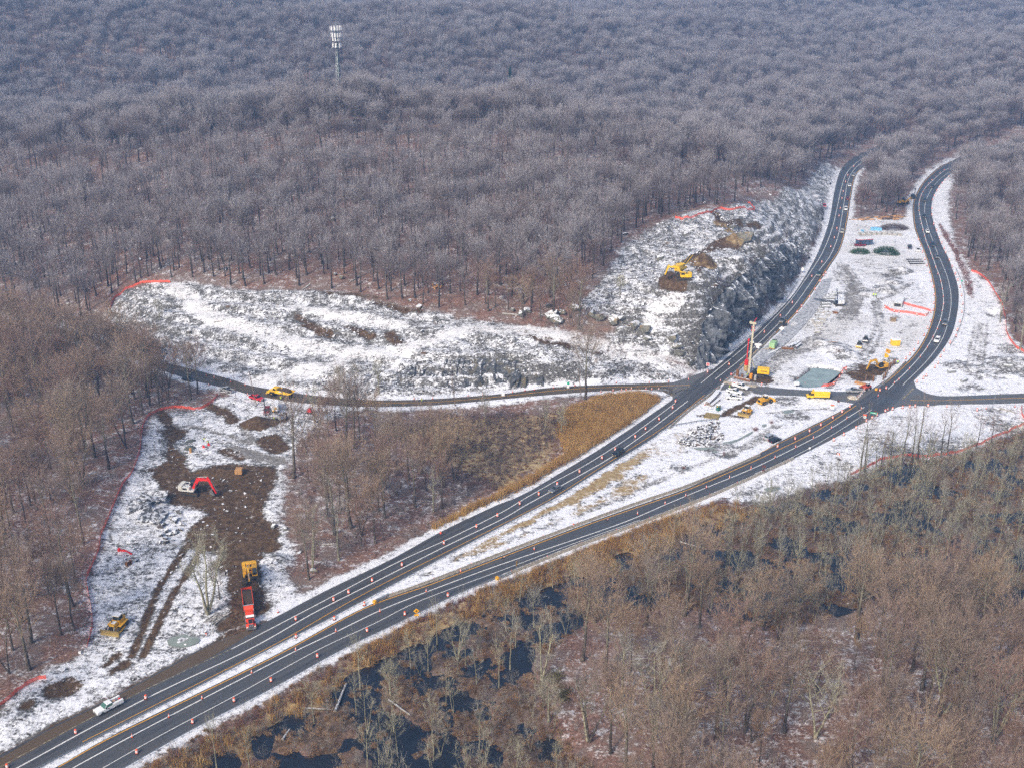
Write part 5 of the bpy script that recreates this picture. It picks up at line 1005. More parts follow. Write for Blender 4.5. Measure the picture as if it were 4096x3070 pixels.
for x, y, s, lb in ((2640,1040,4.2,'flat grey boulder left of the yellow screener on the knoll'), (2980,960,9,'large grey-green rock hump on the knoll behind the earth heap'), (2925,915,4,'pale boulder between earth heaps on the knoll'), (2740,940,3.5,'grey boulder in the snow left of the earth heaps'), (2310,1240,4,'round grey-green boulder at the wood edge above the track'), (1365,1115,4,'mossy boulder at the wood edge above the slope'), (1330,880,4,'white-topped boulder in the hillside wood'), (1675,1230,3.2,'lone grey-green boulder high on the cleared slope'), (1640,1205,2.5,'small boulder high on the cleared slope'), (1340,1100,2.5,'dark rock by the mossy boulder at the wood edge'), (2760,1458,4,'snow-capped boulder at the toe of the rock cut'), (760,1330,2.,'grey rock beside the slope track at left')): boulder((x, y), s, lb, None, CRAGS[int(g.integers(0, 5))])
for x, y in [(1010,900),(1150,870),(1250,840),(1450,800),(1600,860),(1180,1010),(900,1080),(1060,960),(1700,980),(700,1070),(560,1040),(1500,1000),(1900,1010),(1280,960),(1420,930),(2820,815),(2870,800),(3080,780),(3050,860),(2500,940)]: boulder((x, y), g.uniform(1.6, 3.2), 'snow-topped boulder between the trunks of the hillside wood', 'boulders in the hillside wood')
for i, (x, y, s) in enumerate([(622,2095,1.8),(640,2110,2.2),(655,2100,2.),(668,2125,1.7),(690,2065,1.9),(702,2090,1.8),(645,2140,2.1),(660,2155,1.8),(678,2140,2.),(700,2130,2.2),(720,2120,1.9),(730,2098,1.8),(715,2050,2.2),(640,2170,1.6),(665,2172,2.0),(690,2075,1.5),(700,2080,2.2)]): boulder((x, y), s*1.15, 'angular snow-dusted boulder in the heap below the rolled blast mats', 'boulders below the blast mats')
boulder((1095,2108), 2.2, 'tan boulder at the edge of the mud by the middle woods', None, CRAGS[0]); boulder((1140,2115), 2.0, 'grey boulder beside the tan one at the mud edge', None, CRAGS[1]); boulder((1255,2285), 2.4, 'brown boulder by the trunks near the left carriageway', None, CRAGS[2]); boulder((1200,2210), 1.6, 'small snowy rock among the trunks near the dump truck', None)
def rock_pile(label, poly, n, smin, smax, heap, name='rock_pile'):
    L = garea(poly); c = L.mean(0); lo, hi = L.min(0), L.max(0); o = thing(name, label, 'rock pile', (*c, float(terrain_z(c)[0])))
    k = 0; base = o.location.copy()
    while k < n:
        q = g.uniform(lo, hi)
        if not inside(q[None], L)[0]: continue
        e = min(-sdist(q[None], L, 10)[0]/4, 1); s = g.uniform(smin, smax); z = float(terrain_z(q)[0])+heap*e*g.uniform(.3, 1)
        r = link('rock', ROCKS[k % 7], o, (q[0]-base[0], q[1]-base[1], z-base[2]+s*.1)); r.scale = (s*1.15, s, s*.85); r.rotation_euler = (g.uniform(-.6, .6), g.uniform(-.6, .6), g.uniform(0, 6.28)); k += 1
    return o
rock_pile('heap of dark riprap blocks in the median beside the curved guardrail', [(2710,1765),(2760,1730),(2800,1705),(2850,1685),(2880,1690),(2870,1720),(2900,1745),(2890,1760),(2840,1780),(2770,1788),(2720,1780)], 270, .8, 1.7, .9)
rock_pile('jumble of broken snowy slabs beside the closed lane', [(3225,1275),(3270,1215),(3290,1200),(3285,1240),(3260,1290),(3235,1330),(3215,1330)], 70, .6, 1.1, .2)

# ---------------------------------------------------------------- drums, cones, barriers, rails
DR = [('body', MB().ring([(.30, .08), (.29, .35), (.27, .36), (.27, .62), (.25, .63), (.25, .86), (.22, .98), (.10, 1.02)], 10).mesh('body', ORANGE)), ('reflective_band', MB().ring([(.296, .28), (.285, .42)], 10).mesh('reflective_band', REFL)), ('reflective_band', MB().ring([(.282, .52), (.275, .66)], 10).mesh('reflective_band', REFL)), ('reflective_band', MB().ring([(.262, .74), (.258, .84)], 10).mesh('reflective_band', REFL)), ('rubber_base', MB().ring([(.46, 0), (.44, .09), (.3, .10)], 10).mesh('rubber_base', RUB))]
CN = [('cone_body', MB().ring([(.19, .05), (.035, .90), (.03, .91)], 9).mesh('cone_body', ORANGE)), ('reflective_band', MB().ring([(.120, .46), (.080, .68)], 9).mesh('reflective_band', REFL)), ('reflective_band', MB().ring([(.150, .28), (.135, .36)], 9).mesh('reflective_band', REFL)), ('base', MB().box(-.23, .23, -.23, .23, 0, .06).mesh('base', RUB))]
def marker(kind, px, label, group, lying=False):
    x, y = px; s = .0056*(y+400); (X, Y, z), _ = spot((x, y+s*.43)); o = thing('traffic_drum' if kind == 'd' else 'traffic_cone', label, 'traffic drum' if kind == 'd' else 'traffic cone', (X, Y, z), float(g.uniform(0, 6)), group, 1.06 if kind == 'd' else 1.12)
    for nm, me in (DR if kind == 'd' else CN): link(nm, me, o)
    if lying: o.rotation_euler = (math.pi/2*.97, 0, float(g.uniform(0, 6))); o.location.z += .25
    return o
def row(kind, pts, text, group):
    for i, p in enumerate(pts): marker(kind, p, text % ordw(i), group)
row('d', [(30,3062),(304,2924),(584,2786),(1184,2472),(1335,2395),(1395,2365),(1489,2317),(1608,2256),(1776,2169),(1906,2103),(1990,2059),(2079,2012),(2155,1974),(2229,1934),(2318,1884),(2408,1830),(2461,1796),(2541,1745),(2582,1714),(2636,1675),(2690,1629),(2702,1604)], 'orange and white drum, %s up the left carriageway from the bottom edge to the junction', 'drums along the left carriageway')
row('d', [(2916,1456),(3057,1328),(3121,1263),(3169,1210),(3247,1105),(3287,1048),(3323,987),(3337,951),(3347,914),(3356,864),(3361,833),(3368,794),(3373,766),(3382,728),(3391,701),(3415,666)], 'orange drum, %s past the junction between the white lines of the left carriageway', 'drums beyond the junction')
row('d', [(3153,1289),(3188,1247),(3206,1224),(3238,1186),(3260,1156),(3280,1123),(3294,1101),(3303,1091)], 'orange drum, %s along the yellow line of the closed lane from its near end', 'drums of the closed lane')
row('d', [(1185,2541),(1338,2469),(1458,2412),(2293,2100)], 'orange drum, %s along the near end of the median from the bottom', 'drums in the median')
row('d', [(3110,1784),(3180,1753),(3238,1722),(3283,1698),(3331,1669),(3368,1646),(3399,1624)], 'orange drum, %s between the two yellow lines past the barrier end', 'drums between the yellow lines')
row('d', [(548,3004),(771,2883),(937,2797),(1085,2717),(1270,2620),(1469,2518),(1620,2452),(1792,2377)], 'orange drum, %s up the right shoulder of the right carriageway from the bottom', 'drums on the right shoulder')
row('d', [(3335,1756),(3375,1735),(3424,1708),(3465,1680),(3488,1668),(3508,1657),(3541,1641),(3570,1633),(3610,1627),(3639,1624),(3660,1622),(3712,1620),(3908,1637)], 'orange drum, %s round the snowy south corner of the right junction, counted from the left', 'drums of the south corner')
row('d', [(3667,1524),(3693,1510),(3705,1500),(3739,1466),(3752,1450),(3762,1423),(3776,1401),(3800,1369),(3823,1343),(3829,1318),(3839,1285),(3847,1246),(3850,1214),(3846,1180),(3840,1147),(3831,1119),(3821,1094),(3808,1065),(3797,1040),(3782,1010),(3776,993),(3767,971),(3758,951),(3746,921),(3735,896),(3727,860),(3727,833),(3730,798),(3737,781),(3747,763),(3756,748),(3768,732),(3780,720),(3795,706)], 'orange drum, %s along the outer right edge of the bending right carriageway from the junction', 'drums on the outer edge of the bend')
row('d', [(3519,1560),(3544,1551),(3623,1432),(3639,1416),(3656,1399),(3672,1370),(3696,1339),(3710,1310),(3722,1284),(3733,1239),(3735,1211),(3737,1178),(3733,1147),(3725,1124),(3718,1090),(3708,1061),(3699,1036),(3690,1007),(3681,983),(3673,958)], 'orange drum, %s along the inner left edge of the bending right carriageway from the junction', 'drums on the inner edge of the bend')
row('c', [(529,2940),(676,2860),(809,2786),(1007,2683),(1183,2592),(1344,2518),(1520,2439),(1705,2359),(1843,2279),(2137,2191),(2550,2050),(2660,2009),(2743,1977),(2825,1945),(2918,1905),(3004,1868),(3100,1825),(3182,1784),(3253,1748),(3325,1708),(3387,1669),(3445,1631)], 'orange cone, %s up the white lane line of the right carriageway from the bottom', 'cones along the right carriageway')
row('c', [(3512,1580),(3577,1529),(3595,1515),(3637,1473),(3680,1426),(3709,1386),(3732,1346),(3749,1313),(3762,1281),(3768,1241),(3774,1215),(3773,1184),(3769,1154),(3762,1124),(3751,1095),(3742,1068),(3731,1035),(3722,1014),(3714,988),(3704,963),(3698,943),(3691,920),(3684,895),(3680,877),(3676,842),(3676,819),(3679,800),(3685,782),(3692,767),(3702,751),(3714,734),(3727,720),(3743,705),(3760,691),(3777,678)], 'orange cone, %s round the bend on the white lane line past the right junction', 'cones round the bend')
row('c', [(760,1480),(825,1499),(857,1508),(923,1524),(981,1537),(1226,1577),(1437,1592),(1657,1591),(1731,1590),(1873,1578),(1931,1575),(2050,1564),(2100,1558),(2137,1556),(2214,1547),(2300,1538),(2465,1527),(2597,1525),(2675,1522),(2754,1513)], 'orange cone, %s along the far edge of the muddy side road from the left', 'cones on the far edge of the side road')
row('c', [(836,1535),(991,1575),(1404,1619),(2403,1564),(2452,1558),(2486,1557),(2504,1556),(2525,1553),(2584,1553),(2607,1554),(2635,1554)], 'orange cone, %s along the near edge of the muddy side road from the left', 'cones on the near edge of the side road')
for p, lb, kd, ly in (((2882,1520), 'orange cone at the open end of the barrier by the left junction', 'c', 0), ((2819,1614), 'orange cone left of the stacked steel beams', 'c', 0), ((825,2527), 'orange cone tipped over beside the dump truck mud', 'c', 1), ((1112,2441), 'orange cone on the snow right of the dump truck', 'c', 0), ((2830,1485), 'orange drum under the red no-entry sign at the rock cut', 'd', 0), ((3046,1536), 'orange drum at the right end of the short barrier row', 'd', 0),
  ((3200,1528), 'orange drum at the left end of the pond fence', 'd', 0), ((3260,1542), 'orange drum at the middle of the pond fence', 'd', 0), ((3290,1541), 'orange drum right of the middle of the pond fence', 'd', 0), ((3335,1532), 'orange drum where the pond fence turns', 'd', 0), ((3358,1505), 'orange drum partway up the right arm of the pond fence', 'd', 0), ((3368,1488), 'orange drum near the top of the right arm of the pond fence', 'd', 0), ((3384,1474), 'orange drum at the upper end of the pond fence', 'd', 0), ((3349,1809), 'orange drum lying tipped on the snow below the right carriageway, upper one', 'd', 1), ((3355,1834), 'orange drum lying tipped on the snow below the right carriageway, lower one', 'd', 1), ((2425,2077), 'orange cone knocked over against the concrete barrier', 'c', 1), ((2012,2228), 'orange cone knocked over beside the yellow line of the right carriageway', 'c', 1), ((3787,1622), 'orange cone at the edge of the east road right of the drums', 'c', 0), ((3945,1629), 'orange cone by the grey lamp post', 'c', 0), ((4060,1622), 'orange cone near the right end of the east road', 'c', 0), ((3551,1634), 'orange cone between two drums of the south corner', 'c', 0),
  ((3540,1228), 'orange drum at the left corner of the fenced trench', 'd', 0), ((3576,1243), 'orange drum below the white culvert box', 'd', 0), ((3596,1246), 'orange drum in front of the culvert box', 'd', 0), ((3667,1257), 'orange drum in the middle of the trench fence', 'd', 0), ((3702,1260), 'orange drum at the right corner of the trench fence', 'd', 0), ((3724,1247), 'orange drum where the trench fence meets the road edge', 'd', 0)): marker(kd, p, lb, None, ly)
JB = [('barrier_body', MB().prism([(-.30, 0), (.30, 0), (.30, .08), (.17, .33), (.09, .82), (-.09, .82), (-.17, .33), (-.30, .08)], -3.02, 3.02).mesh('barrier_body', CONC)), ('lifting_slot', MB().box(-.31, .31, -1.9, -1.3, .0, .075).box(-.31, .31, 1.3, 1.9, .0, .075).mesh('lifting_slot', DARK)), ('reflector', MB().box(-.06, .06, -.05, .05, .82, 1.02).mesh('reflector', ORANGE))]
def barrier_run(pts, text, group, first=0):
    L, s = resample(catmull(flat(pts)), step=.5); n = int(s[-1]//6.1)
    for i in range(n):
        a = np.array([np.interp(i*6.1, s, L[:, k]) for k in (0, 1)]); b = np.array([np.interp(i*6.1+6.06, s, L[:, k]) for k in (0, 1)]); m = (a+b)/2; d = b-a
        z = float(terrain_z(m)[0]); z = .045 if min(sdist(m[None], ROADPOLY[r_], 5)[0] for r_ in ('left_road', 'right_road')) < .8 else z+.02
        o = thing('concrete_barrier', text % ordw(i), 'barrier', (*m, z), math.atan2(d[1], d[0])-math.pi/2, group)
        for nm, me in JB[:3 if i % 2 == 0 else 2]: link(nm, me, o)
barrier_run([(1530,2394),(1723,2326),(2000,2217),(2315,2098),(2543,2016),(2760,1941),(3000,1838),(3084,1800)], 'concrete barrier, %s from the near end of the row left of the right carriageway', 'barriers left of the right carriageway')
barrier_run([(2010,2306),(2300,2188),(2543,2099),(2798,2002),(3000,1914),(3184,1830)], 'concrete barrier, %s from the near end of the row right of the right carriageway', 'barriers right of the right carriageway')
barrier_run([(2675,1715),(2745,1652),(2819,1597),(2885,1545)], 'stained barrier, %s from the guardrail along the yard left of the porta toilet', 'barriers of the beam yard')
barrier_run([(2896,1532),(2945,1490),(3000,1436),(3060,1376),(3114,1320)], 'concrete barrier, %s from the drill rig end of the row closing the old lane', 'barriers of the closed lane')
barrier_run([(2894,1531),(2970,1541),(3046,1551)], 'ribbed concrete barrier, %s from the left in the short row below the drill rig', 'barriers below the drill rig')
barrier_run([(3519,1551),(3560,1512),(3600,1473),(3630,1440)], 'concrete barrier, %s from the near end of the row by the yellow digger', 'barriers by the yellow digger')
POST = MB().box(-.05, .05, -.07, .07, -.3, .70).mesh('post', GALV); POSTW = MB().box(-.08, .08, -.1, .1, -.3, .72).mesh('post', WOOD)
def guardrail(label, pts, px=True, off=0., post=POST):
    L = catmull(flat(pts) if px else np.asarray(pts)); L, s = resample(L, step=1.9)
    d = np.gradient(L, axis=0); d /= np.linalg.norm(d, axis=1)[:, None]; nn = np.c_[-d[:, 1], d[:, 0]]; L = L+nn*off; z = terrain_z(L); z = np.maximum(z, -.05)
    o = thing('guardrail', label, 'guardrail', (*L[0], z[0])); V = []
    prof = [(.0, .44), (.06, .48), (.06, .54), (.0, .58), (.06, .62), (.06, .70), (.0, .74), (-.03, .74), (.03, .66), (-.03, .59), (.03, .52), (-.03, .44)]
    for p, q, zz in zip(L, nn, z): V += [(p[0]+q[0]*a-L[0][0], p[1]+q[1]*a-L[0][1], zz+b-z[0]) for a, b in prof]
    k = len(prof); F = [(i*k+j, i*k+(j+1) % k, (i+1)*k+(j+1) % k, (i+1)*k+j) for i in range(len(L)-1) for j in range(k)]
    part(o, 'rail', MB().add(V, F), GALV)
    for p, q, zz, a in zip(L, nn, z, np.arctan2(d[:, 1], d[:, 0])):
        c = p-q*.12-L[0]; link('post', post, o, (c[0], c[1], zz-z[0]), float(a))
    return o
guardrail('long galvanised guardrail along the right edge of the left carriageway', [(-60,3178),(164,3070),(447,2923),(746,2773),(1054,2612),(1362,2455),(1633,2308),(1805,2215),(2000,2112),(2120,2050),(2236,1988),(2385,1894),(2600,1764),(2640,1732)])
guardrail('guardrail between the golden reeds and the left carriageway, curling into the side road', [(1990,2004),(2100,1950),(2208,1888),(2297,1838),(2380,1788),(2459,1738),(2525,1700),(2600,1638),(2655,1594),(2676,1574),(2660,1562),(2610,1566),(2540,1572)])
guardrail('guardrail at the foot of the dark rock cut', [(2848,1462),(2920,1412),(2989,1360),(3070,1282),(3140,1207),(3190,1130)])
guardrail('long guardrail along the swamp side of the right carriageway', [(330,3172),(497,3076),(771,2921),(1100,2751),(1357,2608),(1601,2491),(1814,2387),(1985,2314)])
guardrail('short curved guardrail above the riprap heap in the median', [(2645,1728),(2700,1704),(2780,1690),(2865,1679)])
guardrail('guardrail outside the bend of the right carriageway', [(3800,1385),(3835,1320),(3855,1250),(3855,1180),(3845,1130),(3822,1075)])

# ---------------------------------------------------------------- orange mesh fence
STAKE = MB().box(-.03, .03, -.03, .03, -.2, 1.25).mesh('stake', WOOD)
def fence(label, pts, h=1.15):
    L = catmull(garea(pts), 6); L, s = resample(L, step=.42); z = terrain_z(L); n = len(L); o = thing('mesh_fence', label, 'fence', (*L[0], z[0]))
    sag = np.abs(np.sin(s/3.0*math.pi))**.7; top = h*(.80+.20*(1-sag))+(vnoise(np.c_[s, s*0], 1.3, 3)-.5)*.25; wob = np.c_[vnoise(np.c_[s, s], 2.2, 8)-.5, vnoise(np.c_[s, s], 2.2, 9)-.5]*.5
    mb = MB(); B = np.c_[L-L[0], z-z[0]]; T = np.c_[L-L[0]+wob, z-z[0]+top]
    for f in np.linspace(.06, 1, 9):
        wd = .10 if f < 1 else .15; a = B+(T-B)*f; b = B+(T-B)*np.clip(f-wd/h, 0, 1); V = np.vstack([a, b]); mb.add(V, [(i, i+1, n+i+1, n+i) for i in range(n-1)])
    Q = []; V = []
    for i in range(n-1):
        for u in (0., .5):
            p = B[i]*(1-u)+B[i+1]*u; t = T[i]*(1-u)+T[i+1]*u; e = (B[i+1]-B[i])*.13; k = len(V); V += [p, p+e, t+e, t]; Q.append((k, k+1, k+2, k+3))
    mb.add(V, Q); me = mb.mesh('netting', NET); link('netting', me, o)
    for i in range(0, n, 7): link('stake', STAKE, o, (*(L[i]-L[0]), z[i]-z[0]), .3)
    return o
fence('long orange mesh fence winding between the lower left woods and the work ground', [(348,2588),(356,2560),(370,2500),(366,2430),(347,2340),(352,2300),(395,2200),(405,2140),(430,2080),(455,2020),(490,1940),(530,1885),(560,1800),(570,1720),(585,1675),(630,1645),(700,1630),(780,1638),(840,1615),(872,1580)])
fence('short orange mesh fence at the bottom left corner', [(-20,2832),(30,2800),(90,2750),(150,2718),(186,2712)])
fence('orange mesh fence at the upper left end of the cleared slope', [(438,1242),(455,1200),(500,1160),(560,1135),(620,1130),(682,1130)])
fence('orange mesh fence along the wood edge on top of the knoll', [(2700,872),(2750,872),(2800,858),(2850,850),(2880,836),(2940,838),(3010,842),(3018,834),(2990,812)])
fence('orange mesh fence at the foot of the right-hand woods', [(3885,1085),(3920,1100),(3952,1128),(3985,1180),(4010,1225),(4022,1270),(4026,1330),(4060,1385),(4110,1420)])
fence('orange and black mesh fence along the swamp edge below the east road', [(3400,1900),(3470,1870),(3530,1838),(3600,1826),(3700,1828),(3780,1820),(3850,1803),(3920,1778),(4000,1740),(4060,1712),(4120,1690)])
fence('orange mesh fence around the pale pond', [(3190,1522),(3200,1535),(3260,1546),(3300,1545),(3335,1536),(3352,1515),(3366,1490),(3388,1472)])
fence('orange mesh fence on the near side of the trench by the culvert box', [(3537,1228),(3570,1245),(3640,1254),(3700,1264),(3715,1252)])
fence('orange mesh fence on the far side of the trench', [(3612,1214),(3640,1224),(3690,1236),(3722,1246)])
fence('orange fence roll closing the right end of the lower snow field', [(4085,1628),(4088,1660),(4110,1690)])
# ---------------------------------------------------------------- vehicles and machines
LCD = ((560,2765),(300,2900))
car('service', WHITE, 'white service pickup with side boxes driving at the bottom left', (436,2834), *LCD, glass=GGLASS)
car('sedan', GREY, 'grey sedan driving toward the camera on the left carriageway', (2222,1962), (2300,1912), (2150,1994)); car('suv', BLACK, 'black sport utility car behind the grey sedan on the left carriageway', (2472,1817), (2540,1775), (2400,1860))
car('van', GREY, 'grey minivan passing the rock cut beyond the junction', (3129,1287), (3150,1260), (3090,1322)); car('pickup', TEAL, 'dark teal pickup on the curve of the left carriageway', (3277,1101), (3295,1075), (3255,1130))
car('suv', BEIGE, 'beige sport utility car where the left carriageway bends', (3368,931), (3372,905), (3360,955)); car('van', WHITE, 'white minivan behind the beige car on the left carriageway', (3383,840), (3386,815), (3379,865)); car('sedan', MAROON, 'maroon sedan far up the left carriageway', (3391,799), (3393,780), (3389,815)); car('sedan', WHITE, 'white sedan behind the maroon one far up the left carriageway', (3399,745), (3404,725), (3395,765)); car('van', SILVER, 'silver van farthest up the left carriageway', (3414,705), (3424,690), (3406,720))
for kd, mt, px, lb in (('sedan', BLACK, (3729,750), 'black sedan farthest up the right carriageway'), ('suv', NAVY, (3699,806), 'navy car, second farthest on the right carriageway'), ('suv', BLACK, (3696,870), 'black sport utility car where the right carriageway straightens'), ('sedan', WHITE, (3709,930), 'white sedan on the far right carriageway between dark cars'), ('suv', NAVY, (3729,983), 'navy sport utility car behind the white sedan on the right carriageway'), ('sedan', GREY, (3747,1031), 'dark grey sedan at the start of the far straight on the right carriageway')):
    x, y = px; f = np.interp(y, [750, 806, 870, 930, 983, 1031], [-14, -4, 3, 8, 8, 9]); car(kd, mt, lb, px, (x-f, y-20), (x+f, y+20))
car('suv', GREY, 'grey car on the outer lane of the bend above the white one', (3779,1297), (3790,1260), (3762,1335)); car('suv', WHITE, 'white sport utility car coming down the bend to the right junction', (3748,1366), (3765,1335), (3725,1395))
car('suv', SILVER, 'silver sport utility car parked on the snow beside the right carriageway', (3079,1753), (3050,1768), (3110,1740)); car('sedan', BLACK, 'black sedan parked beside the silver car', (3099,1764), (3060,1778), (3140,1747))
car('pickup', SILVER, 'silver pickup at the edge of the side road by the woods', (908,1565), (945,1573), (870,1553)); car('pickup', CRED, 'red pickup with amber beacon behind the leaning pole', (1027,1598), (1000,1588), (1058,1605)); car('pickup', MAROON, 'maroon pickup facing the camera beside the drill mast', (1068,1648), (1072,1610), (1062,1665), dz=0); car('sedan', BLACK, 'dark car half hidden by trunks near the side road', (752,1522), (730,1517), (780,1530))
car('pickup', WHITE, 'front white pickup of the three by the steel beams, facing left', (2934,1595), (2970,1597), (2895,1592)); car('pickup', WHITE, 'middle white pickup of the three, with blue crate', (2938,1572), (2900,1562), (2975,1580)); car('service', WHITE, 'rear white work truck of the three by the barrier row', (2962,1552), (2920,1543), (3000,1564), name='work_truck')
car('pickup', SILVER, 'silver pickup parked beside the orange forklift at the right junction', (3417,1569), (3450,1569), (3390,1568)); car('pickup', CRED, 'red pickup parked on snow left of the far left carriageway', (3297,828), (3296,812), (3298,840)); car('pickup', NAVY, 'dark pickup with open bed parked in the yard', (3638,993), (3640,1015), (3634,970)); car('van', WHITE, 'white van with open tail parked in the yard', (3672,1004), (3669,985), (3676,1020)); car('pickup', MAROON, 'maroon pickup in front of the blue trailer', (3438,985), (3465,985), (3415,986))
# --- box truck
loc, rz = spot((3268,1592), (3330,1594), (3220,1590)); o = thing('box_truck', 'bright yellow box truck with white roof beside the crossover', 'truck', loc, rz)
part(o, 'chassis', MB().box(-4.1, 3.6, -.45, .45, .55, .8), DARK); b_ = part(o, 'cargo_box', MB().box(-4.2, 1.35, -1.2, 1.2, .95, 3.35), YEL2, bevel=.03); part(b_, 'roof', MB().box(-4.22, 1.37, -1.22, 1.22, 3.352, 3.42), SIGNW); part(b_, 'trim_strip', MB().box(-4.2, 1.35, -1.215, 1.215, 1.35, 1.45), paint('trim_pale', (.8, .6, .2), .5))
part(o, 'hood', MB().prism([(2.55, .55), (3.75, .55), (3.8, 1.1), (3.55, 1.3), (2.55, 1.45)], -.95, .95), YEL2, bevel=.04); cabin(o, 1.4, 3.1, 1.4, 2.35, 1.42, 2.25, .98, .85, YEL2); part(o, 'cab_side', MB().box(1.4, 2.6, -.97, .97, .55, 1.42), YEL2); part(o, 'wind_deflector', MB().box(1.36, 1.9, -1.1, 1.1, 2.45, 3.3, top=(0, .45, .1, .1)), YEL2); wheels(o, (-2.6, 2.9), .92, .42, .3)
for s in (-1, 1): part(o, 'headlight', MB().box(3.7, 3.8, s*.72-.15, s*.72+.15, .8, 1.0), LAMP)
part(o, 'bumper', MB().box(3.8, 3.92, -.95, .95, .5, .72), DARK)
# --- red tractor and dump trailer
loc, rz = spot((1003,2497), (984,2370), (1003,2520)); o = thing('dump_truck', 'red semi tractor with loaded red dump trailer being filled by the yellow excavator', 'dump truck', loc, rz)
part(o, 'frame', MB().box(-4.6, 2.6, -.45, .45, .75, 1.05), DARK); part(o, 'cab', MB().box(-1.5, .25, -1.05, 1.05, 1.05, 2.1), ORED, bevel=.05); cabin(o, -1.5, .3, -1.45, -.05, 2.1, 2.85, 1.03, .95, ORED); part(o, 'sun_visor', MB().prism([(-.05, 2.92), (.42, 2.66), (.42, 2.6), (-.05, 2.78)], -1.0, 1.0), SIGNW)
part(o, 'hood', MB().box(.25, 2.5, -.72, .72, 1.05, 1.95, top=(0, .1, .1, .1)), ORED, bevel=.05); part(o, 'hood_panel', MB().box(.45, 2.3, -.5, .5, 1.952, 1.975), DARK); part(o, 'grille', MB().box(2.46, 2.56, -.55, .55, .85, 1.85), CHROME); part(o, 'bumper', MB().box(2.6, 2.85, -1.2, 1.2, .45, .85), CHROME)
for s in (-1, 1):
    part(o, 'fender', MB().prism([(.95, .75), (1.05, 1.15), (1.5, 1.35), (2.1, 1.3), (2.45, 1.0), (2.45, .8), (2.1, 1.1), (1.5, 1.15), (1.2, .95)], min(s*.7, s*1.2), max(s*.7, s*1.2)), ORED); part(o, 'headlight', MB().box(2.42, 2.56, s*.95-.2, s*.95+.2, .95, 1.2), LAMP); part(o, 'exhaust_stack', MB().cyl((-1.65, s*1.1, 1.0), (-1.65, s*1.1, 3.5), .09), CHROME); part(o, 'fuel_tank', MB().cyl((-1.4, s*.95, .8), (.3, s*.95, .8), .32), CHROME); part(o, 'mirror', MB().box(-.05, .1, s*1.35-.1, s*1.35+.1, 2.1, 2.7), CHROME)
wheels(o, (1.75, -2.6, -3.8), .98, .52, .5); wheels(o, (-10.6, -11.9), .98, .52, .5)
T = part(o, 'trailer_tub', MB().box(-13.0, -4.6, -1.27, -1.20, 1.2, 2.75).box(-13.0, -4.6, 1.20, 1.27, 1.2, 2.75).box(-13.0, -4.6, -1.2, 1.2, 1.15, 1.3).box(-4.66, -4.58, -1.2, 1.2, 1.3, 2.75).box(-13.05, -12.97, -1.27, 1.27, 1.3, 2.75), ORED); part(T, 'front_slope', MB().prism([(-4.58, 2.75), (-4.0, 1.9), (-3.9, 1.15), (-4.58, 1.15)], -1.1, 1.1), ORED); part(T, 'top_rail', MB().box(-13.05, -4.55, -1.33, -1.20, 2.752, 2.85).box(-13.05, -4.55, 1.20, 1.33, 2.752, 2.85), ORED); part(T, 'tarp_bar', MB().cyl((-4.5, -1.35, 2.95), (-4.5, 1.35, 2.95), .13), CHROME); part(T, 'tub_lining', MB().box(-12.9, -4.68, -1.195, 1.195, 1.302, 1.42), FRESH)
part(T, 'soil_load', MB().prism([(-12.7, 1.42), (-5.6, 1.42), (-6.4, 2.2), (-8.5, 2.7), (-11.0, 2.9), (-12.7, 2.3)], -1.15, 1.15), SOIL); part(o, 'trailer_frame', MB().box(-13.0, -3.0, -.4, .4, .9, 1.149), DARK)
# --- diggers
excavator('large yellow excavator loading the red dump trailer', (1003,2312), (990,2290), (1010,2370), R(-4), YEL, YEL, 1.32, reach=[(.7, 1.7), (2.6, 4.4), (4.6, 4.6), (4.9, 2.6)], cabm=YEL)
excavator('red and white excavator standing in the brown mud', (768,1972), (720,1966), (840,1982), R(4), paint('excavator_white', (.62, .62, .60), .45), RED, 1.28, reach=[(.7, 1.7), (2.2, 4.3), (4.9, 4.2), (6.3, .9)], cabm=BLACK, weight=paint('excavator_cream', (.62, .60, .54), .5), bucketm=STEEL)
excavator('bright yellow excavator in the pit beside the barrier row at right', (3520,1478), (3480,1486), (3560,1470), R(180), YEL, YEL, 1.05, reach=[(.7, 1.7), (2.3, 4.2), (4.8, 3.6), (5.9, .8)], cabm=DARK)
excavator('yellow excavator on the snowy knoll with its boom over the screener', (2733,1118), (2690,1118), (2780,1112), R(176), YEL2, YEL2, 1.15, reach=[(.7, 1.7), (2.4, 4.6), (5.4, 4.4), (6.4, 1.6)], cabm=YEL2)
dozer('yellow bulldozer parked on the snow in the lower left work ground', (470,2512), (512,2462), (440,2545), 1.25); dozer('yellow bulldozer with its blade down below the wheel loader', (2985,1655), (3010,1630), (2962,1672), 1.05)
loader('yellow wheel loader parked right of the porta toilet', (3060,1612), (3030,1622), (3100,1597), 1.05); roller('dark roller with orange drum frame near the rubble heap', (3436,1387), (3440,1365), (3432,1398), YEL2); roller('dark roller standing behind the orange one', (3461,1366), (3465,1345), (3457,1378), DARK)
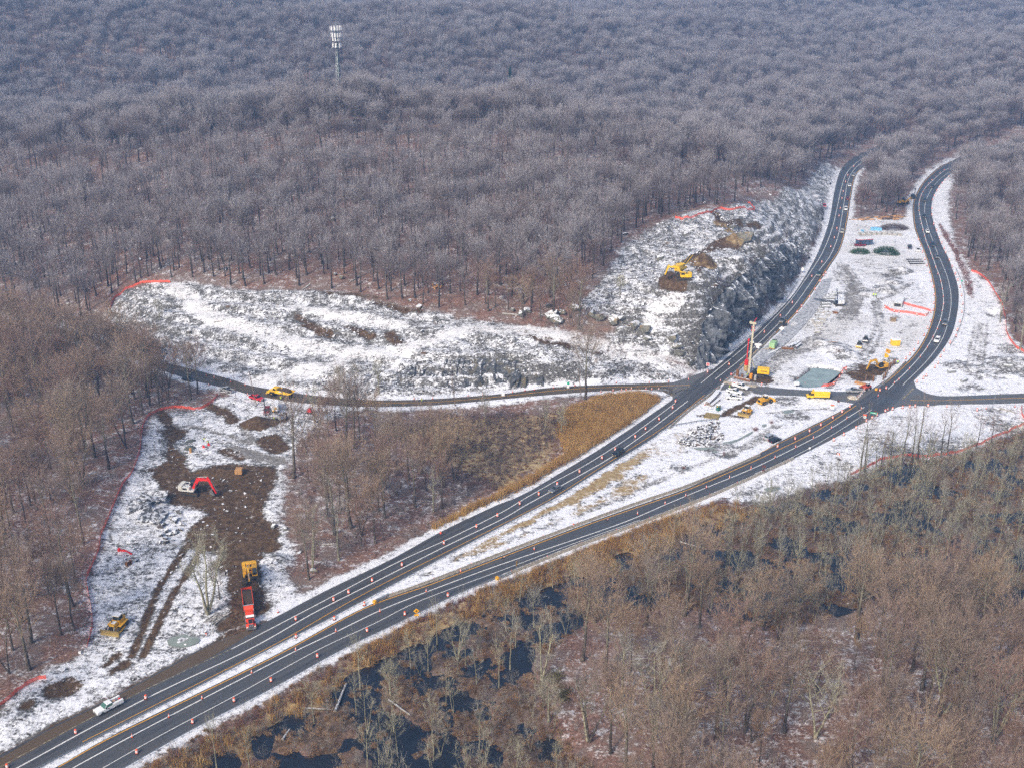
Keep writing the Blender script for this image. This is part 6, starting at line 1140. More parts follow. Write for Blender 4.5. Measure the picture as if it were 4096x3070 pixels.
# --- articulated hauler
loc, rz = spot((1120,1584), (1170,1592), (1060,1572)); o = thing('articulated_hauler', 'yellow six-wheel dump hauler carrying soil along the side road', 'dump truck', loc, rz, None, 1.02)
wheels(o, (2.6, -1.7, -3.6), 1.15, .90, .7, YRIM); part(o, 'hood', MB().prism([(2.2, 1.0), (4.7, .75), (4.85, 1.3), (4.4, 1.75), (2.2, 2.05)], -1.05, 1.05), YEL2, bevel=.06); part(o, 'hood_vent', MB().box(3.2, 4.0, -1.07, 1.07, 1.35, 1.5), DARK); part(o, 'bumper', MB().box(4.6, 4.95, -1.35, 1.35, .6, 1.0), YEL2)
for s in (-1, 1): part(o, 'fender', MB().box(1.6, 3.6, min(s*1.0, s*1.5), max(s*1.0, s*1.5), 1.85, 1.97), YEL2)
c = part(o, 'cab', MB().box(.9, 2.3, -.85, .85, 1.2, 2.2), YEL2); part(c, 'cab_window', MB().box(.95, 2.3, -.83, .83, 2.2, 3.05, top=(.0, .15, .05, .05)), GLASS); part(c, 'cab_roof', MB().box(.8, 2.4, -.95, .95, 3.05, 3.22, top=(.1, .1, .1, .1)), YEL2); part(o, 'front_frame', MB().box(.2, 4.3, -.6, .6, .8, 1.2), DARK); part(o, 'rear_frame', MB().box(-4.6, .2, -.5, .5, .9, 1.5), DARK)
d = part(o, 'dump_body', MB().prism([(.4, 1.55), (-4.2, 1.5), (-5.6, 2.3), (-5.6, 2.4), (.5, 2.75)], -1.5, -1.4).prism([(.4, 1.55), (-4.2, 1.5), (-5.6, 2.3), (-5.6, 2.4), (.5, 2.75)], 1.4, 1.5).box(.38, .52, -1.4, 1.4, 1.55, 3.1).prism([(.4, 1.5), (-4.2, 1.45), (-5.7, 2.25), (-5.6, 2.35), (-4.2, 1.6), (.4, 1.65)], -1.4, 1.4), YEL2); part(d, 'spill_guard', MB().box(.5, 1.1, -1.3, 1.3, 2.95, 3.1), YEL2); part(d, 'soil_load', MB().prism([(.3, 1.7), (-4.6, 1.9), (-3.8, 2.65), (-2.0, 3.0), (-.6, 2.9)], -1.35, 1.35), SOIL); part(d, 'side_lettering', MB().box(-1.8, -.6, -1.508, 1.508, 2.25, 2.5), SIGNW)
# --- drill beside the side road, its mast and the white truck
loc, rz = spot((1118,1683), (1148,1676), (1085,1690)); o = thing('tracked_drill', 'grey tracked rock drill with black mast near the brown soil heap', 'drill rig', loc, rz)
track_unit(o, 3.2, .36, .95, .4); part(o, 'engine_housing', MB().box(-2.2, .6, -.9, .9, .8, 2.0), SILVER, bevel=.05); part(o, 'housing_lettering', MB().box(-1.4, -.2, -.908, .908, 1.3, 1.6), BLUE); part(o, 'dust_collector', MB().box(-2.9, -2.2, -.8, .8, .7, 2.4), NAVY); part(o, 'cooler', MB().box(-1.6, -.2, -.6, .6, 2.0, 2.15), DARK); part(o, 'boom', MB().beam((.5, 0, 1.2), (3.6, -1.5, 1.4), .25, .3), DARK); part(o, 'mast', MB().beam((3.9, -1.9, .1), (2.4, -4.8, 7.8), .32, .36), BLACK); part(o, 'drill_head', MB().box(2.35, 2.75, -5.05, -4.6, 7.2, 7.9), STEEL); part(o, 'tail_light', MB().box(-2.92, -2.88, -.6, -.4, 1.8, 2.0), LAMP)
loc, rz = spot((1104,1640), (1098,1675), (1112,1610)); o = thing('tank_truck', 'white service truck seen from behind, with ladder and yellow reels', 'truck', loc, rz)
part(o, 'chassis', MB().box(-3.4, 3.2, -.5, .5, .6, .95), DARK); part(o, 'tank_body', MB().box(-2.9, 1.3, -1.15, 1.15, .96, 2.9), WHITE, bevel=.12); part(o, 'ladder', MB().box(-2.98, -2.9, .2, .27, 1.0, 3.0).box(-2.98, -2.9, .6, .67, 1.0, 3.0).box(-2.96, -2.9, .27, .6, 1.4, 1.46).box(-2.96, -2.9, .27, .6, 1.9, 1.96).box(-2.96, -2.9, .27, .6, 2.4, 2.46), STEEL); part(o, 'hose_reel', MB().cyl((-3.2, -.3, 2.1), (-2.92, -.3, 2.1), .38, n=12), YEL); part(o, 'hose_reel', MB().cyl((-3.2, .55, 1.2), (-2.92, .55, 1.2), .3, n=12), YEL); part(o, 'cab', MB().box(1.4, 3.3, -1.1, 1.1, .9, 2.1), WHITE, bevel=.05); cabin(o, 1.4, 3.2, 1.4, 2.8, 2.1, 2.8, 1.08, .95, WHITE); wheels(o, (-1.9, 2.4), .95, .48, .4)
loc, rz = spot((1240,1652), (1225,1650), (1255,1655)); o = thing('compact_loader', 'small red machine half hidden by pale trunks near the side road', 'machine', loc, rz); wheels(o, (-.7, .7), .7, .38, .28); part(o, 'body', MB().box(-1.1, .9, -.6, .6, .5, 1.2, top=(.2, .1, .05, .05)), CRED, bevel=.04); part(o, 'cage', MB().box(-.5, .5, -.5, -.44, 1.2, 2.0).box(-.5, .5, .44, .5, 1.2, 2.0).box(-.5, .5, -.5, .5, 2.0, 2.08), CRED); part(o, 'bucket', MB().box(.95, 1.6, -.7, .7, .1, .6, top=(0, .3, 0, 0)), DARK)
# --- foundation drill rig at the junction
loc, rz = spot((3030,1502), (3065,1506), (2985,1497)); o = thing('foundation_drill_rig', 'tall yellow drill rig with cream mast beside the left junction', 'drill rig', loc, rz)
track_unit(o, 5.0, .5, 1.6, .7); part(o, 'turntable', MB().box(-1.6, 1.8, -1.3, 1.3, .9, 1.4), DARK); part(o, 'engine_house', MB().box(-4.2, .2, -1.45, 1.45, 1.4, 3.3), YEL2, bevel=.05); part(o, 'house_lettering', MB().box(-3.4, -1.2, -1.458, 1.458, 2.3, 2.75), paint('letter_brown', (.35, .18, .03), .6)); part(o, 'radiator_grille', MB().box(-4.22, -4.18, -.9, .9, 1.7, 3.0), DARK); part(o, 'cab', MB().box(.5, 2.0, .3, 1.5, 1.4, 3.2, top=(0, .3, .05, .05)), GLASS); part(o, 'mast', MB().beam((3.4, 0, .7), (3.1, 0, 20.5), .75, .75, .6, .6), MASTM); part(o, 'mast_head', MB().box(2.2, 4.4, -.35, .35, 20.5, 21.2).cyl((4.2, -.3, 21.0), (4.2, .3, 21.0), .5, n=12), MASTM); part(o, 'flag_mast', MB().beam((3.0, 0, 21.2), (2.2, 0, 23.0), .15, .15), RED)
part(o, 'kelly_bar', MB().cyl((4.5, 0, 5.5), (4.4, 0, 13.6), .20, n=10).cyl((4.4, 0, 13.6), (4.4, 0, 14.4), .35, n=10), RED); part(o, 'rotary_drive', MB().cyl((4.5, 0, 4.0), (4.5, 0, 5.9), .75, n=12), RED); part(o, 'casing_driver', MB().cyl((4.5, 0, 1.6), (4.5, 0, 4.0), .82, n=14), paint('casing_tan', (.46, .30, .12), .7, var=.3)); part(o, 'mast_strut', MB().beam((.6, .5, 1.6), (3.0, .3, 7.0), .25, .25).beam((.6, -.5, 1.6), (3.0, -.3, 7.0), .25, .25), MASTM); part(o, 'hose_bundle', MB().cyl((2.5, .5, 2.0), (2.7, .5, 13.0), .14), DARK); part(o, 'work_light', MB().cyl((2.5, -.3, 13.2), (2.9, -.3, 13.2), .45, n=10), REFL)
for px, lb, h, r, mt in (((2949,1508), 'upright rusty steel casing left of the drill rig', 3.2, .55, RUST), ((3003,1513), 'orange barrel-like casing in front of the drill rig', 1.9, .6, paint('casing_orange', (.72, .30, .03), .6, var=.2)), ((2968,1512), 'short tan casing between the rusty one and the worker', 1.5, .45, RUST), ((3020,1520), 'concrete block pillar under the drill rig house', 2.0, .45, CONC2)):
    p = gp(*px); tag(MB().ring([(r, 0), (r, h), (r*.85, h), (r*.85, h-.25)], 14).build('steel_casing', mt), lb, 'casing').location = p
p = gp(2968,1521); o = tag(MB().cyl((-3.2, 0, .55), (3.2, .4, .55), .55, n=14).build('steel_casing', RUST), 'rusty casing lying on the ground below the drill rig', 'casing'); o.location = p; o.rotation_euler = (0, 0, heading((2950,1515),(2988,1524))-.12)
# --- green compressor
loc, rz = spot((3092,1392), (3080,1400), (3105,1370)); o = thing('air_compressor', 'pale green towed air compressor beside the barrier row', 'compressor', loc, rz); part(o, 'housing', MB().box(-2.4, 2.2, -1.1, 1.1, .7, 2.9), PGREEN, bevel=.06); part(o, 'canopy_vent', MB().box(1.2, 2.1, -.9, .9, 2.9, 3.0), DARK); part(o, 'base_strip', MB().box(-2.42, 2.22, -1.12, 1.12, .62, .80), YEL); wheels(o, (-.4, .6), 1.0, .4, .25); part(o, 'drawbar', MB().beam((-2.4, 0, .6), (-3.9, 0, .4), .15, .15), DARK); part(o, 'air_hose', MB().bar([(-2.4, .4, 1.4), (-2.8, 1.2, .4), (-3.4, 3.0, .12), (-3.6, 6.0, .12)], .12, .12), paint('hose_tan', (.55, .36, .16), .7))
# --- screener on the knoll
loc, rz = spot((2722,1086), (2690,1092), (2790,1062)); o = thing('screening_plant', 'orange-yellow screening plant with conveyor on the snowy knoll', 'screener', loc, rz); track_unit(o, 5.0, .45, 1.2, .5); part(o, 'chassis', MB().box(-3.2, 3.2, -1.1, 1.1, .9, 1.7), YEL2); part(o, 'hopper', MB().prism([(-3.6, 3.4), (-.6, 3.4), (-1.2, 1.9), (-3.0, 1.9)], -1.4, 1.4), YEL2); part(o, 'engine_box', MB().box(-.3, 1.6, -1.1, 1.1, 1.7, 3.3), YEL2, bevel=.05); part(o, 'engine_grille', MB().box(.2, 1.2, -1.12, 1.12, 2.0, 3.0), BLACK); part(o, 'conveyor', MB().beam((1.0, 0, 1.5), (8.6, 0, 5.0), 1.1, .35), YEL2); part(o, 'conveyor_belt', MB().beam((1.0, 0, 1.72), (8.6, 0, 5.22), .85, .06), DARK)
# --- tracked mobile crane and yard goods
loc, rz = spot((3352,1222), (3380,1222), (3320,1224)); o = thing('crawler_crane', 'white-bodied crane with black lattice boom over the concrete pipes', 'crane', loc, rz); track_unit(o, 3.6, .45, 1.1, .5); part(o, 'upper_body', MB().box(-2.4, .6, -1.2, 1.2, 1.0, 2.6), paint('crane_white', (.7, .72, .74), .5, snow=.4), bevel=.05); part(o, 'cab', MB().box(.6, 1.6, .2, 1.2, 1.0, 2.6), NAVY)
B = MB(); a0, a1 = np.array((1.2, 0, 1.4)), np.array((9.4, -5.2, 1.5))
for u in (-.4, .4):
    for v in (0, .7): B.cyl(a0+(0, u, v), a1+(0, u*.5, v*.5), .07, n=5)
for k in range(9): f = k/9; q = a0+(a1-a0)*f; r2 = a0+(a1-a0)*(f+.11); B.cyl(q+(0, -.4, 0), r2+(0, .4, .6), .05, n=4).cyl(q+(0, .4, 0), r2+(0, .4, .6), .05, n=4)
part(o, 'lattice_boom', B, NAVY); part(o, 'gantry', MB().beam((.4, -.3, 2.4), (.9, -1.2, 7.5), .3, .3), NAVY)
gg = np.random.default_rng(4)
def goods(name, label, px, rz, size, mat, group=None, cat=None, dz=0., bevel=.03, tilt=(0, 0)):
    p = gp(*px); o = MB().box(-size[0]/2, size[0]/2, -size[1]/2, size[1]/2, 0, size[2]).build(name, mat, None, bevel=bevel); o.location = (p[0], p[1], p[2]+dz); o.rotation_euler = (*tilt, rz); return tag(o, label, cat or name.replace('_', ' '), group)
for i, (x, y) in enumerate([(3345,1176),(3330,1184),(3318,1192),(3308,1200),(3322,1200),(3303,1210),(3316,1211),(3302,1222),(3302,1234)]):
    p = gp(x, y); r_ = .75; o = MB().ring([(r_, -2.), (r_, 2.), (r_*.8, 2.), (r_*.8, -1.99)], 14).build('concrete_pipe', PIPE); o.location = (p[0], p[1], p[2]+r_); o.rotation_euler = (0, math.pi/2, .12); tag(o, 'grey concrete pipe, %s from the far end of the row under the crane boom' % ordw(i), 'pipe', 'concrete pipes under the crane boom')
for i, (x, y, sx, sy, sz) in enumerate([(3283,1242,2,1.2,.8),(3284,1252,2.2,1.2,.9),(3272,1262,2,1.,.8),(3284,1268,1.6,1.2,.9),(3298,1268,1.8,1.2,.8),(3270,1278,1.8,1.4,1.),(3308,1262,2.4,1.2,1.1),(3304,1246,1.4,4.2,1.0),(3320,1250,.5,4,.6),(3288,1284,3.2,1.6,1.8),(3258,1286,1.6,1.8,1.2),(3268,1296,2.,1.6,1.4),(3285,1298,1.4,1.2,1.6),(3275,1308,2.6,1.2,.7),(3276,1318,2.4,1.2,.7),(3270,1328,2.,1.4,.7)]):
    goods('concrete_block', 'snowy precast block, %s from the far end of the stack beside the closed lane' % ordw(i), (x, y), gg.uniform(-.4, .4), (sx, sy, sz), CONC2, 'precast blocks beside the closed lane', 'block')
goods('crate', 'rust-brown crate on the snow right of the precast blocks', (3341,1253), .1, (2.0, 1.3, .9), RUST)
for i, (x, y) in enumerate([(3040,1413),(3052,1410),(3066,1402)]):
    p = gp(x+40, y); o = tag(MB().box(-3.2, 3.2, -.28, .28, .0, .06).box(-3.2, 3.2, -.28, .28, .34, .4).box(-3.2, 3.2, -.04, .04, .06, .34).build('steel_pile', paint('snowy_steel', (.04, .04, .045), .6, snow=.75)), 'dark steel pile, %s from the left below the green compressor' % ordw(i), 'steel pile', 'steel piles below the compressor'); o.location = p; o.rotation_euler = (0, 0, heading((3065,1418),(3105,1400)))
for i, (x, y) in enumerate([(3160,1392),(3172,1388),(3186,1384),(3192,1392)]):
    p = gp(x, y-4); r_ = .62; o = tag(MB().ring([(r_, -2.6), (r_, 2.6), (r_*.86, 2.6), (r_*.86, -2.59)], 14).build('steel_pipe', paint('pipe_dark_snow', (.10, .10, .11), .6, snow=.85)), 'snow-topped pipe, %s from the left in the bundle right of the compressor' % ordw(i), 'pipe', 'pipes right of the compressor'); o.location = (p[0], p[1], p[2]+r_); o.rotation_euler = (0, math.pi/2, heading((3150,1405),(3190,1375)))
goods('steel_box', 'long rust-red steel box at the foot of the pipe bundle', (3150,1396), -.15, (4.6, 1.0, .8), RUST, None, 'steel box'); goods('plank_stack', 'snowy plank lying on the rubble heap', (3322,1368), -.1, (5.5, .6, .35), BSTACK, None, 'plank stack')
for px, rz_, n_, lb in (((2862,1585), heading((2868,1592),(2890,1565)), 3, 'upper stack of rusty steel beams under snow beside the white pickups'), ((2843,1606), heading((2832,1615),(2862,1585)), 3, 'left stack of rusty steel beams under snow beside the barrier'), ((2860,1612), heading((2845,1622),(2872,1600)), 2, 'small stack of rusty beams behind the porta toilet')):
    p = gp(*px); o = thing('beam_stack', lb, 'steel beams', p, rz_)
    for i in range(n_):
        for j in range(2 if n_ > 2 else 1):
            z = .1+j*.62; y = (i-(n_-1)/2)*.55; part(o, 'steel_beam', MB().box(-3.6, 3.6, y-.25, y+.25, z, z+.05).box(-3.6, 3.6, y-.25, y+.25, z+.52, z+.57).box(-3.6, 3.6, y-.03, y+.03, z+.05, z+.52), BSTACK)
    part(o, 'skid', MB().box(-2.6, -2.4, -.9, .9, 0, .1).box(2.4, 2.6, -.9, .9, 0, .1), WOOD)
p = gp(2873,1640); o = thing('portable_toilet', 'dark green portable toilet with white roof in the beam yard', 'portable toilet', p, R(38)); part(o, 'cabin', MB().box(-.58, .58, -.58, .58, .08, 2.1), DGREEN, bevel=.04); part(o, 'roof', MB().box(-.62, .62, -.62, .62, 2.1, 2.32, top=(.15, .15, .15, .15)), SIGNW); part(o, 'door', MB().box(-.42, .42, -.605, -.585, .15, 1.95), DGREEN)
for s in (-1, 1): part(o, 'notice', MB().box(-.25, .25, -.625, -.606, 1.5, 1.75) if s < 0 else MB().box(-.6, -.586, -.25, .25, 1.5, 1.75), SIGNY)
part(o, 'vent_pipe', MB().cyl((.4, .4, 2.1), (.4, .4, 2.7), .06), DARK); part(o, 'skid', MB().box(-.6, .6, -.6, .6, 0, .08), DARK)
p = gp(2848,1664); o = thing('timber_mat', 'tan timber mat lying on the snow left of the bulldozer', 'timber mat', p, heading((2815,1662),(2870,1670)))
for i in range(9): part(o, 'plank', MB().box(-2.5, 2.5, -2.2+i*.5, -1.75+i*.5, 0, .28), paint('mat_timber', (.27, .20, .08), .9, var=.3, scale=1.5))
# --- right yard
p = gp(3580,1380); o = thing('storage_box', 'bright yellow site box with snowy roof near the bend', 'storage box', p, .1); part(o, 'box_wall', MB().box(-1.6, 1.6, -1.2, 1.2, .1, 2.5), YEL2, bevel=.03); part(o, 'roof', MB().box(-1.75, 1.75, -1.3, 1.3, 2.5, 2.75, top=(.2, .2, .2, .2)), SIGNW); part(o, 'door', MB().box(-.9, .9, -1.22, -1.205, .3, 2.2), YEL2)
for px, rz_, lb in (((3548,1412), .4, 'tan digger bucket lying left of the yellow site box'), ((3540,1430), .1, 'yellow digger bucket lying above the pit')):
    p = gp(*px); o = tag(digger_bucket(MB(), np.array((0, 0, 1.3)), 0, 1.5, 1.1).build('spare_bucket', YEL if 'tan' in lb else YEL2), lb, 'bucket'); o.location = p; o.rotation_euler = (0, 0, rz_)
p = gp(3572,1285); o = tag(MB().box(-1.1, 1.1, -.7, .7, 0, 1.5, top=(.05, .05, .1, .1)).box(-1.3, 1.3, -.8, .8, 1.5, 1.7).build('hopper_box', WOOD), 'brown timber formwork box on the snow below the trench fence', 'formwork box'); o.location = p
loc, rz = spot((3465,1556), (3480,1548), (3440,1562)); o = thing('telehandler', 'orange-red forklift with white roof behind the silver pickup', 'forklift', loc, rz); wheels(o, (-1.1, 1.1), .95, .5, .4); part(o, 'body', MB().box(-1.8, 1.6, -.8, .8, .6, 1.4), paint('forklift_red', (.6, .10, .05), .5), bevel=.05); part(o, 'cab', MB().box(-.7, .4, .0, .8, 1.4, 2.5), GLASS); part(o, 'roof', MB().box(-.85, .5, -.1, .9, 2.5, 2.7), SIGNW); part(o, 'boom', MB().beam((-1.6, -.4, 1.8), (3.2, -.4, 1.6), .35, .35), paint('forklift_red', (.6, .1, .05), .5)); part(o, 'fork', MB().box(3.1, 4.3, -.8, -.7, .5, .58).box(3.1, 4.3, -.1, 0., .5, .58).box(3.0, 3.1, -.9, .1, .5, 1.7), DARK)
p = gp(3440,1536); o = thing('lumber_stack', 'yellowish lumber stack leaning beside the forklift', 'lumber', p, -.7)
for i in range(6): part(o, 'board', MB().box(-2, 2, -.7+i*.24, -.5+i*.24, 0, .5+.1*(i % 3)), FRESH)
p = gp(3412,1590); o = tag(MB().ring([(2.4, -.1), (1.6, .35), (.7, .7), (.15, .85)], 12).build('sand_heap', paint('sand', (.40, .32, .20), .95, snow=.3)), 'small tan sand heap in front of the silver pickup', 'sand heap'); o.location = p
for i, (x, y) in enumerate([(3432,1588),(3440,1582),(3446,1574),(3452,1568),(3457,1562)]):
    p = gp(x, y); o = thing('channelizer', 'white and orange panel channelizer, %s from the sand heap' % ordw(i), 'channelizer', p, .5, 'channelizers by the silver pickup'); part(o, 'panel', MB().box(-.15, .15, -.03, .03, .1, 1.2), REFL); part(o, 'stripe', MB().box(-.152, .152, -.034, .034, .35, .5).box(-.152, .152, -.034, .034, .75, .9), ORANGE); part(o, 'sandbag_base', MB().box(-.45, .45, -.35, .35, 0, .18, top=(.1, .1, .1, .1)), SIGNW)
for i, (x, y) in enumerate([(3555,1478),(3562,1470),(3570,1464),(3578,1458),(3545,1500),(3540,1512),(3532,1520),(3492,1525),(3463,1520)]):
    p = gp(x, y); o = tag(MB().cyl((0, 0, -.3), (0, 0, 2.4), .28, n=10).build('sheet_pile', RUST if i % 2 else POLE), 'upright rusty pile, %s along the edge of the excavator pit' % ordw(i), 'pile', 'piles round the excavator pit'); o.location = p
p = gp(3590,1225); o = thing('culvert_box', 'long snow-covered concrete culvert box by the fenced trench', 'culvert', p, heading((3582,1238),(3605,1180))); part(o, 'box', MB().box(-1.0, 9, -1.9, 1.9, 0, 1.9), CONC2, bevel=.05); part(o, 'opening', MB().box(-1.02, -.98, -1.4, 1.4, .2, 1.5), DARK)
for px, lb, rz_ in (((3855,1525), 'short corrugated pipe lying on the rubble right of the junction', .6), ((4030,1468), 'concrete pipe end lying in the snow at the right', -.3), ((3805,1490), 'corrugated culvert pipe near the right junction corner', .3)):
    p = gp(*px); o = tag(MB().ring([(.65, -1.6), (.65, 1.6), (.55, 1.6), (.55, -1.59)], 14).build('culvert_pipe', PIPE), lb, 'pipe'); o.location = (p[0], p[1], p[2]+.6); o.rotation_euler = (0, math.pi/2, rz_)
p = gp(3200,1545); o = thing('pump_trailer', 'small white trailer-mounted pump at the left corner of the pond', 'pump', (gp(3185,1543)), .1); part(o, 'housing', MB().box(-.9, .9, -.6, .6, .5, 1.6), WHITE, bevel=.05); wheels(o, (0,), .7, .33, .2); part(o, 'drawbar', MB().beam((.9, 0, .5), (2.0, 0, .4), .1, .1), DARK)
p = gp(3222,1548); o = thing('dewatering_pump', 'red pump on a pale skid at the pond edge', 'pump', p, .05); part(o, 'skid', MB().box(-1.6, 1.6, -.6, .6, 0, .35), CONC2); part(o, 'engine', MB().box(-.9, .7, -.45, .45, .35, 1.4).cyl((-.3, 0, 1.4), (-.3, 0, 1.9), .1).box(.7, 1.2, -.3, .3, .35, 1.0), paint('pump_red', (.75, .10, .03), .5))
goods('trench_plate', 'dark steel frame lying on the snow below the pond', (3290,1558), 0, (3.6, .9, .35), DARK, None, 'steel frame')
# --- far yard
loc, rz = spot((3455,980), (3415,984), (3500,979)); o = thing('office_trailer', 'red and blue site trailer with snowy roof in the far yard', 'trailer', loc, rz); part(o, 'wall', MB().box(-4.2, 4.2, -1.4, 1.4, .7, 3.4), paint('trailer_blue', (.05, .09, .16), .5)); part(o, 'roof', MB().box(-4.3, 4.3, -1.5, 1.5, 3.4, 3.6), SIGNW); part(o, 'red_band', MB().box(-4.22, 4.22, -1.42, 1.42, 3.1, 3.38), CRED); wheels(o, (-.6, .6), 1.1, .42, .25)
for x_ in (-2.4, 0., 2.4): part(o, 'window', MB().box(x_-.6, x_+.6, -1.43, -1.405, 1.6, 2.6), GLASS)
for i in range(16):
    x, y = 3442+i*10.5, 938-4*math.sin(i/15*3)+(i % 2)*5; goods('block_pallet', 'grey block pallet, %s from the left in the far yard row' % ordw(i), (x, y), gg.uniform(-.3, .3), (2.0, 1.4, gg.uniform(1.0, 1.5)), BLOCKM, 'block pallets of the far yard', 'pallet')
for i, (x, y) in enumerate([(3449,932),(3488,922),(3496,921),(3504,921),(3512,922),(3520,924)]): goods('wrapped_pallet', 'blue-wrapped pallet, %s from the left in the far yard' % ordw(i), (x, y), .1, (1.5, 1.3, 1.7), SKYB, 'blue-wrapped pallets', 'pallet')
for i, (x, y) in enumerate([(3655,1040),(3662,1048),(3668,1056)]): goods('timber_slab', 'snow-covered timber bundle, %s from the top beside the far bend' % ordw(i), (x, y), .0, (7.5, 1.0, .8), paint('dark_timber', (.05, .045, .04), .9, snow=.8), 'timber bundles beside the far bend', 'timber')
loc, rz = spot((3612,818), (3640,812), (3590,822)); o = thing('skidder', 'dirty yellow log skidder at the edge of the middle wood', 'skidder', loc, rz, None, 1.3); wheels(o, (-1.8, 1.7), 1.05, .75, .6, YRIM); part(o, 'rear_frame', MB().box(-3.0, -.2, -.8, .8, .9, 1.8), YEL); part(o, 'engine_hood', MB().box(.4, 3.0, -.75, .75, .9, 2.0), YEL, bevel=.05); part(o, 'cab', MB().box(-.6, .5, -.75, .75, 1.7, 3.1, top=(.05, .1, .05, .05)), GLASS); part(o, 'grapple_arm', MB().beam((-2.4, 0, 1.8), (-4.2, 0, 2.8), .3, .35).beam((-4.2, 0, 2.8), (-5., 0, 1.2), .25, .3), YEL)
loc, rz = spot((3650,795), (3640,812), (3655,770)); o = thing('harvester', 'dark tracked tree cutter with raised boom behind the skidder', 'harvester', loc, rz); track_unit(o, 3.6, .45, 1.1, .5); part(o, 'upper_body', MB().box(-2., .8, -1.2, 1.2, 1.0, 2.4), DARK); part(o, 'cab', MB().box(.8, 1.8, -.6, .6, 1.0, 2.8), TEAL); part(o, 'boom', MB().beam((.5, -.8, 1.8), (2.0, -.8, 6.2), .4, .5).beam((2.0, -.8, 6.2), (4.6, -.8, 4.0), .35, .4), DARK)
loc, rz = spot((3140,1303), (3128,1318), (3152,1290)); o = thing('arrow_board_trailer', 'small trailer sign with yellow frame at the end of the closed-lane barrier', 'trailer sign', loc, rz); part(o, 'trailer_frame', MB().box(-1.2, 1.2, -.6, .6, .4, .6), DARK); wheels(o, (0,), .7, .33, .2); part(o, 'board', MB().box(-.9, .9, -.06, .06, 1.2, 2.3), DARK); part(o, 'board_frame', MB().box(.9, 1.3, -.1, .1, 1.0, 2.3), YEL2); part(o, 'mast', MB().box(-.06, .06, -.06, .06, .6, 1.2), STEEL)
# --- odd items in the lower left
p = gp(505,2210); o = tag(MB().beam((-2.2, 0, .35), (0, 0, .75), .35, .45).beam((0, 0, .75), (2.3, -.2, .3), .3, .4).box(-2.7, -2.1, -.35, .35, .05, .9).build('digger_arm', RED), 'red digger arm lying on the snow beside the orange fence', 'digger arm'); o.location = p; o.rotation_euler = (0, 0, heading((480,2200),(525,2212)))
p = gp(520,2262); o = tag(digger_bucket(MB(), np.array((0, 0, 1.35)), 0, 1.5, 1.1).build('spare_bucket', RUST), 'old steel bucket lying on the snow below the red digger arm', 'bucket'); o.location = p; o.rotation_euler = (0, 0, 2.5)
goods('white_box', 'small white box on the snow at the end of the long orange fence', (320,2612), .1, (.55, .4, .6), SIGNW, None, 'box'); p = gp(783,2508); o = thing('steel_grate', 'snowy square grate lying left of the dump truck mud', 'grate', p, .1)
for i in range(7): part(o, 'bar', MB().box(-.9+i*.28, -.82+i*.28, -.7, .7, 0, .12), GALV)
part(o, 'frame', MB().box(-1, 1, -.78, -.7, 0, .14).box(-1, 1, .7, .78, 0, .14), GALV)
for x, y, lb in ((705,1765,'upper grey gravel heap beside the kneeling workers'), (700,1790,'lower grey gravel heap beside the kneeling workers')):
    p = gp(x+60, y); o = tag(MB().ring([(2.0, -.1), (1.2, .4), (.5, .75), (.1, .85)], 10).build('gravel_heap', paint('dark_gravel', (.09, .10, .09), .95, var=.3)), lb, 'gravel heap'); o.location = p
p = gp(763,1808); o = tag(MB().cyl((0, 0, 0), (0, 0, 1.5), .42, n=12).build('wooden_drum', FRESH), 'tan upright drum beside the gravel heaps', 'drum'); o.location = p
for x, y, i in ((815,1788,0), (835,1780,1)): p = gp(x, y); o = tag(MB().box(-.4, .4, -.25, .25, 0, .5).box(-.3, .1, -.2, .2, .5, .8).build('power_tool', RED), ('red power tool near the kneeling workers', 'second red tool nearer the snow bank')[i], 'tool'); o.location = p
p = gp(957,1890); o = tag(MB().box(-1.1, 1.1, -1.2, 1.2, 0, 1.5).build('cable_reel_box', FRESH, None, bevel=.04), 'tan box beside the dark soil mound above the red excavator', 'box'); o.location = p
def blast_mat(px, sx, sy, rz_, curl, label, h=.35, dz=0.):
    n, m = 22, 22; u, v = np.meshgrid(np.linspace(-.5, .5, n), np.linspace(-.5, .5, m)); p = gp(*px); c, s = math.cos(rz_), math.sin(rz_); X = p[0]+u*sx*c-v*sy*s; Y = p[1]+u*sx*s+v*sy*c; Z = terrain_z(np.c_[X.ravel(), Y.ravel()]).reshape(u.shape)+h+dz+curl*np.clip(v-.12, 0, 1)**2*14+(vnoise(np.c_[X.ravel(), Y.ravel()], 2.2, 71, 2).reshape(u.shape)-.5)*1.1
    Z2 = Z+((np.add.outer(np.arange(m), np.arange(n)) % 2)*.10); top = np.stack([X, Y, Z2], -1).reshape(-1, 3); bot = np.stack([X, Y, Z-.32], -1).reshape(-1, 3); idx = np.arange(n*m).reshape(m, n); F = [tuple(q) for q in np.stack([idx[:-1, :-1], idx[:-1, 1:], idx[1:, 1:], idx[1:, :-1]], -1).reshape(-1, 4)]
    K = n*m; rim = list(idx[0])+list(idx[1:, -1])+list(idx[-1, -2::-1])+list(idx[-2:0:-1, 0]); F += [tuple(i+K for i in q[::-1]) for q in F]+[(rim[i], rim[i-1], rim[i-1]+K, rim[i]+K) for i in range(len(rim))]
    V = np.vstack([top, bot])-p; o = MB().add(V, F).build('blast_mat', BLAST); o.location = p; return tag(o, label, 'blast mat')
BLAST, t, b = nodes('woven_tyre_mat'); gq = N(t, 'ShaderNodeNewGeometry'); br = N(t, 'ShaderNodeTexBrick', i_Scale=1.4); t.links.new(gq.outputs['Position'], br.inputs['Vector']); br.inputs['Color1'].default_value = (.10, .105, .115, 1); br.inputs['Color2'].default_value = (.19, .20, .21, 1); br.inputs['Mortar'].default_value = (.02, .02, .022, 1); br.inputs['Mortar Size'].default_value = .05
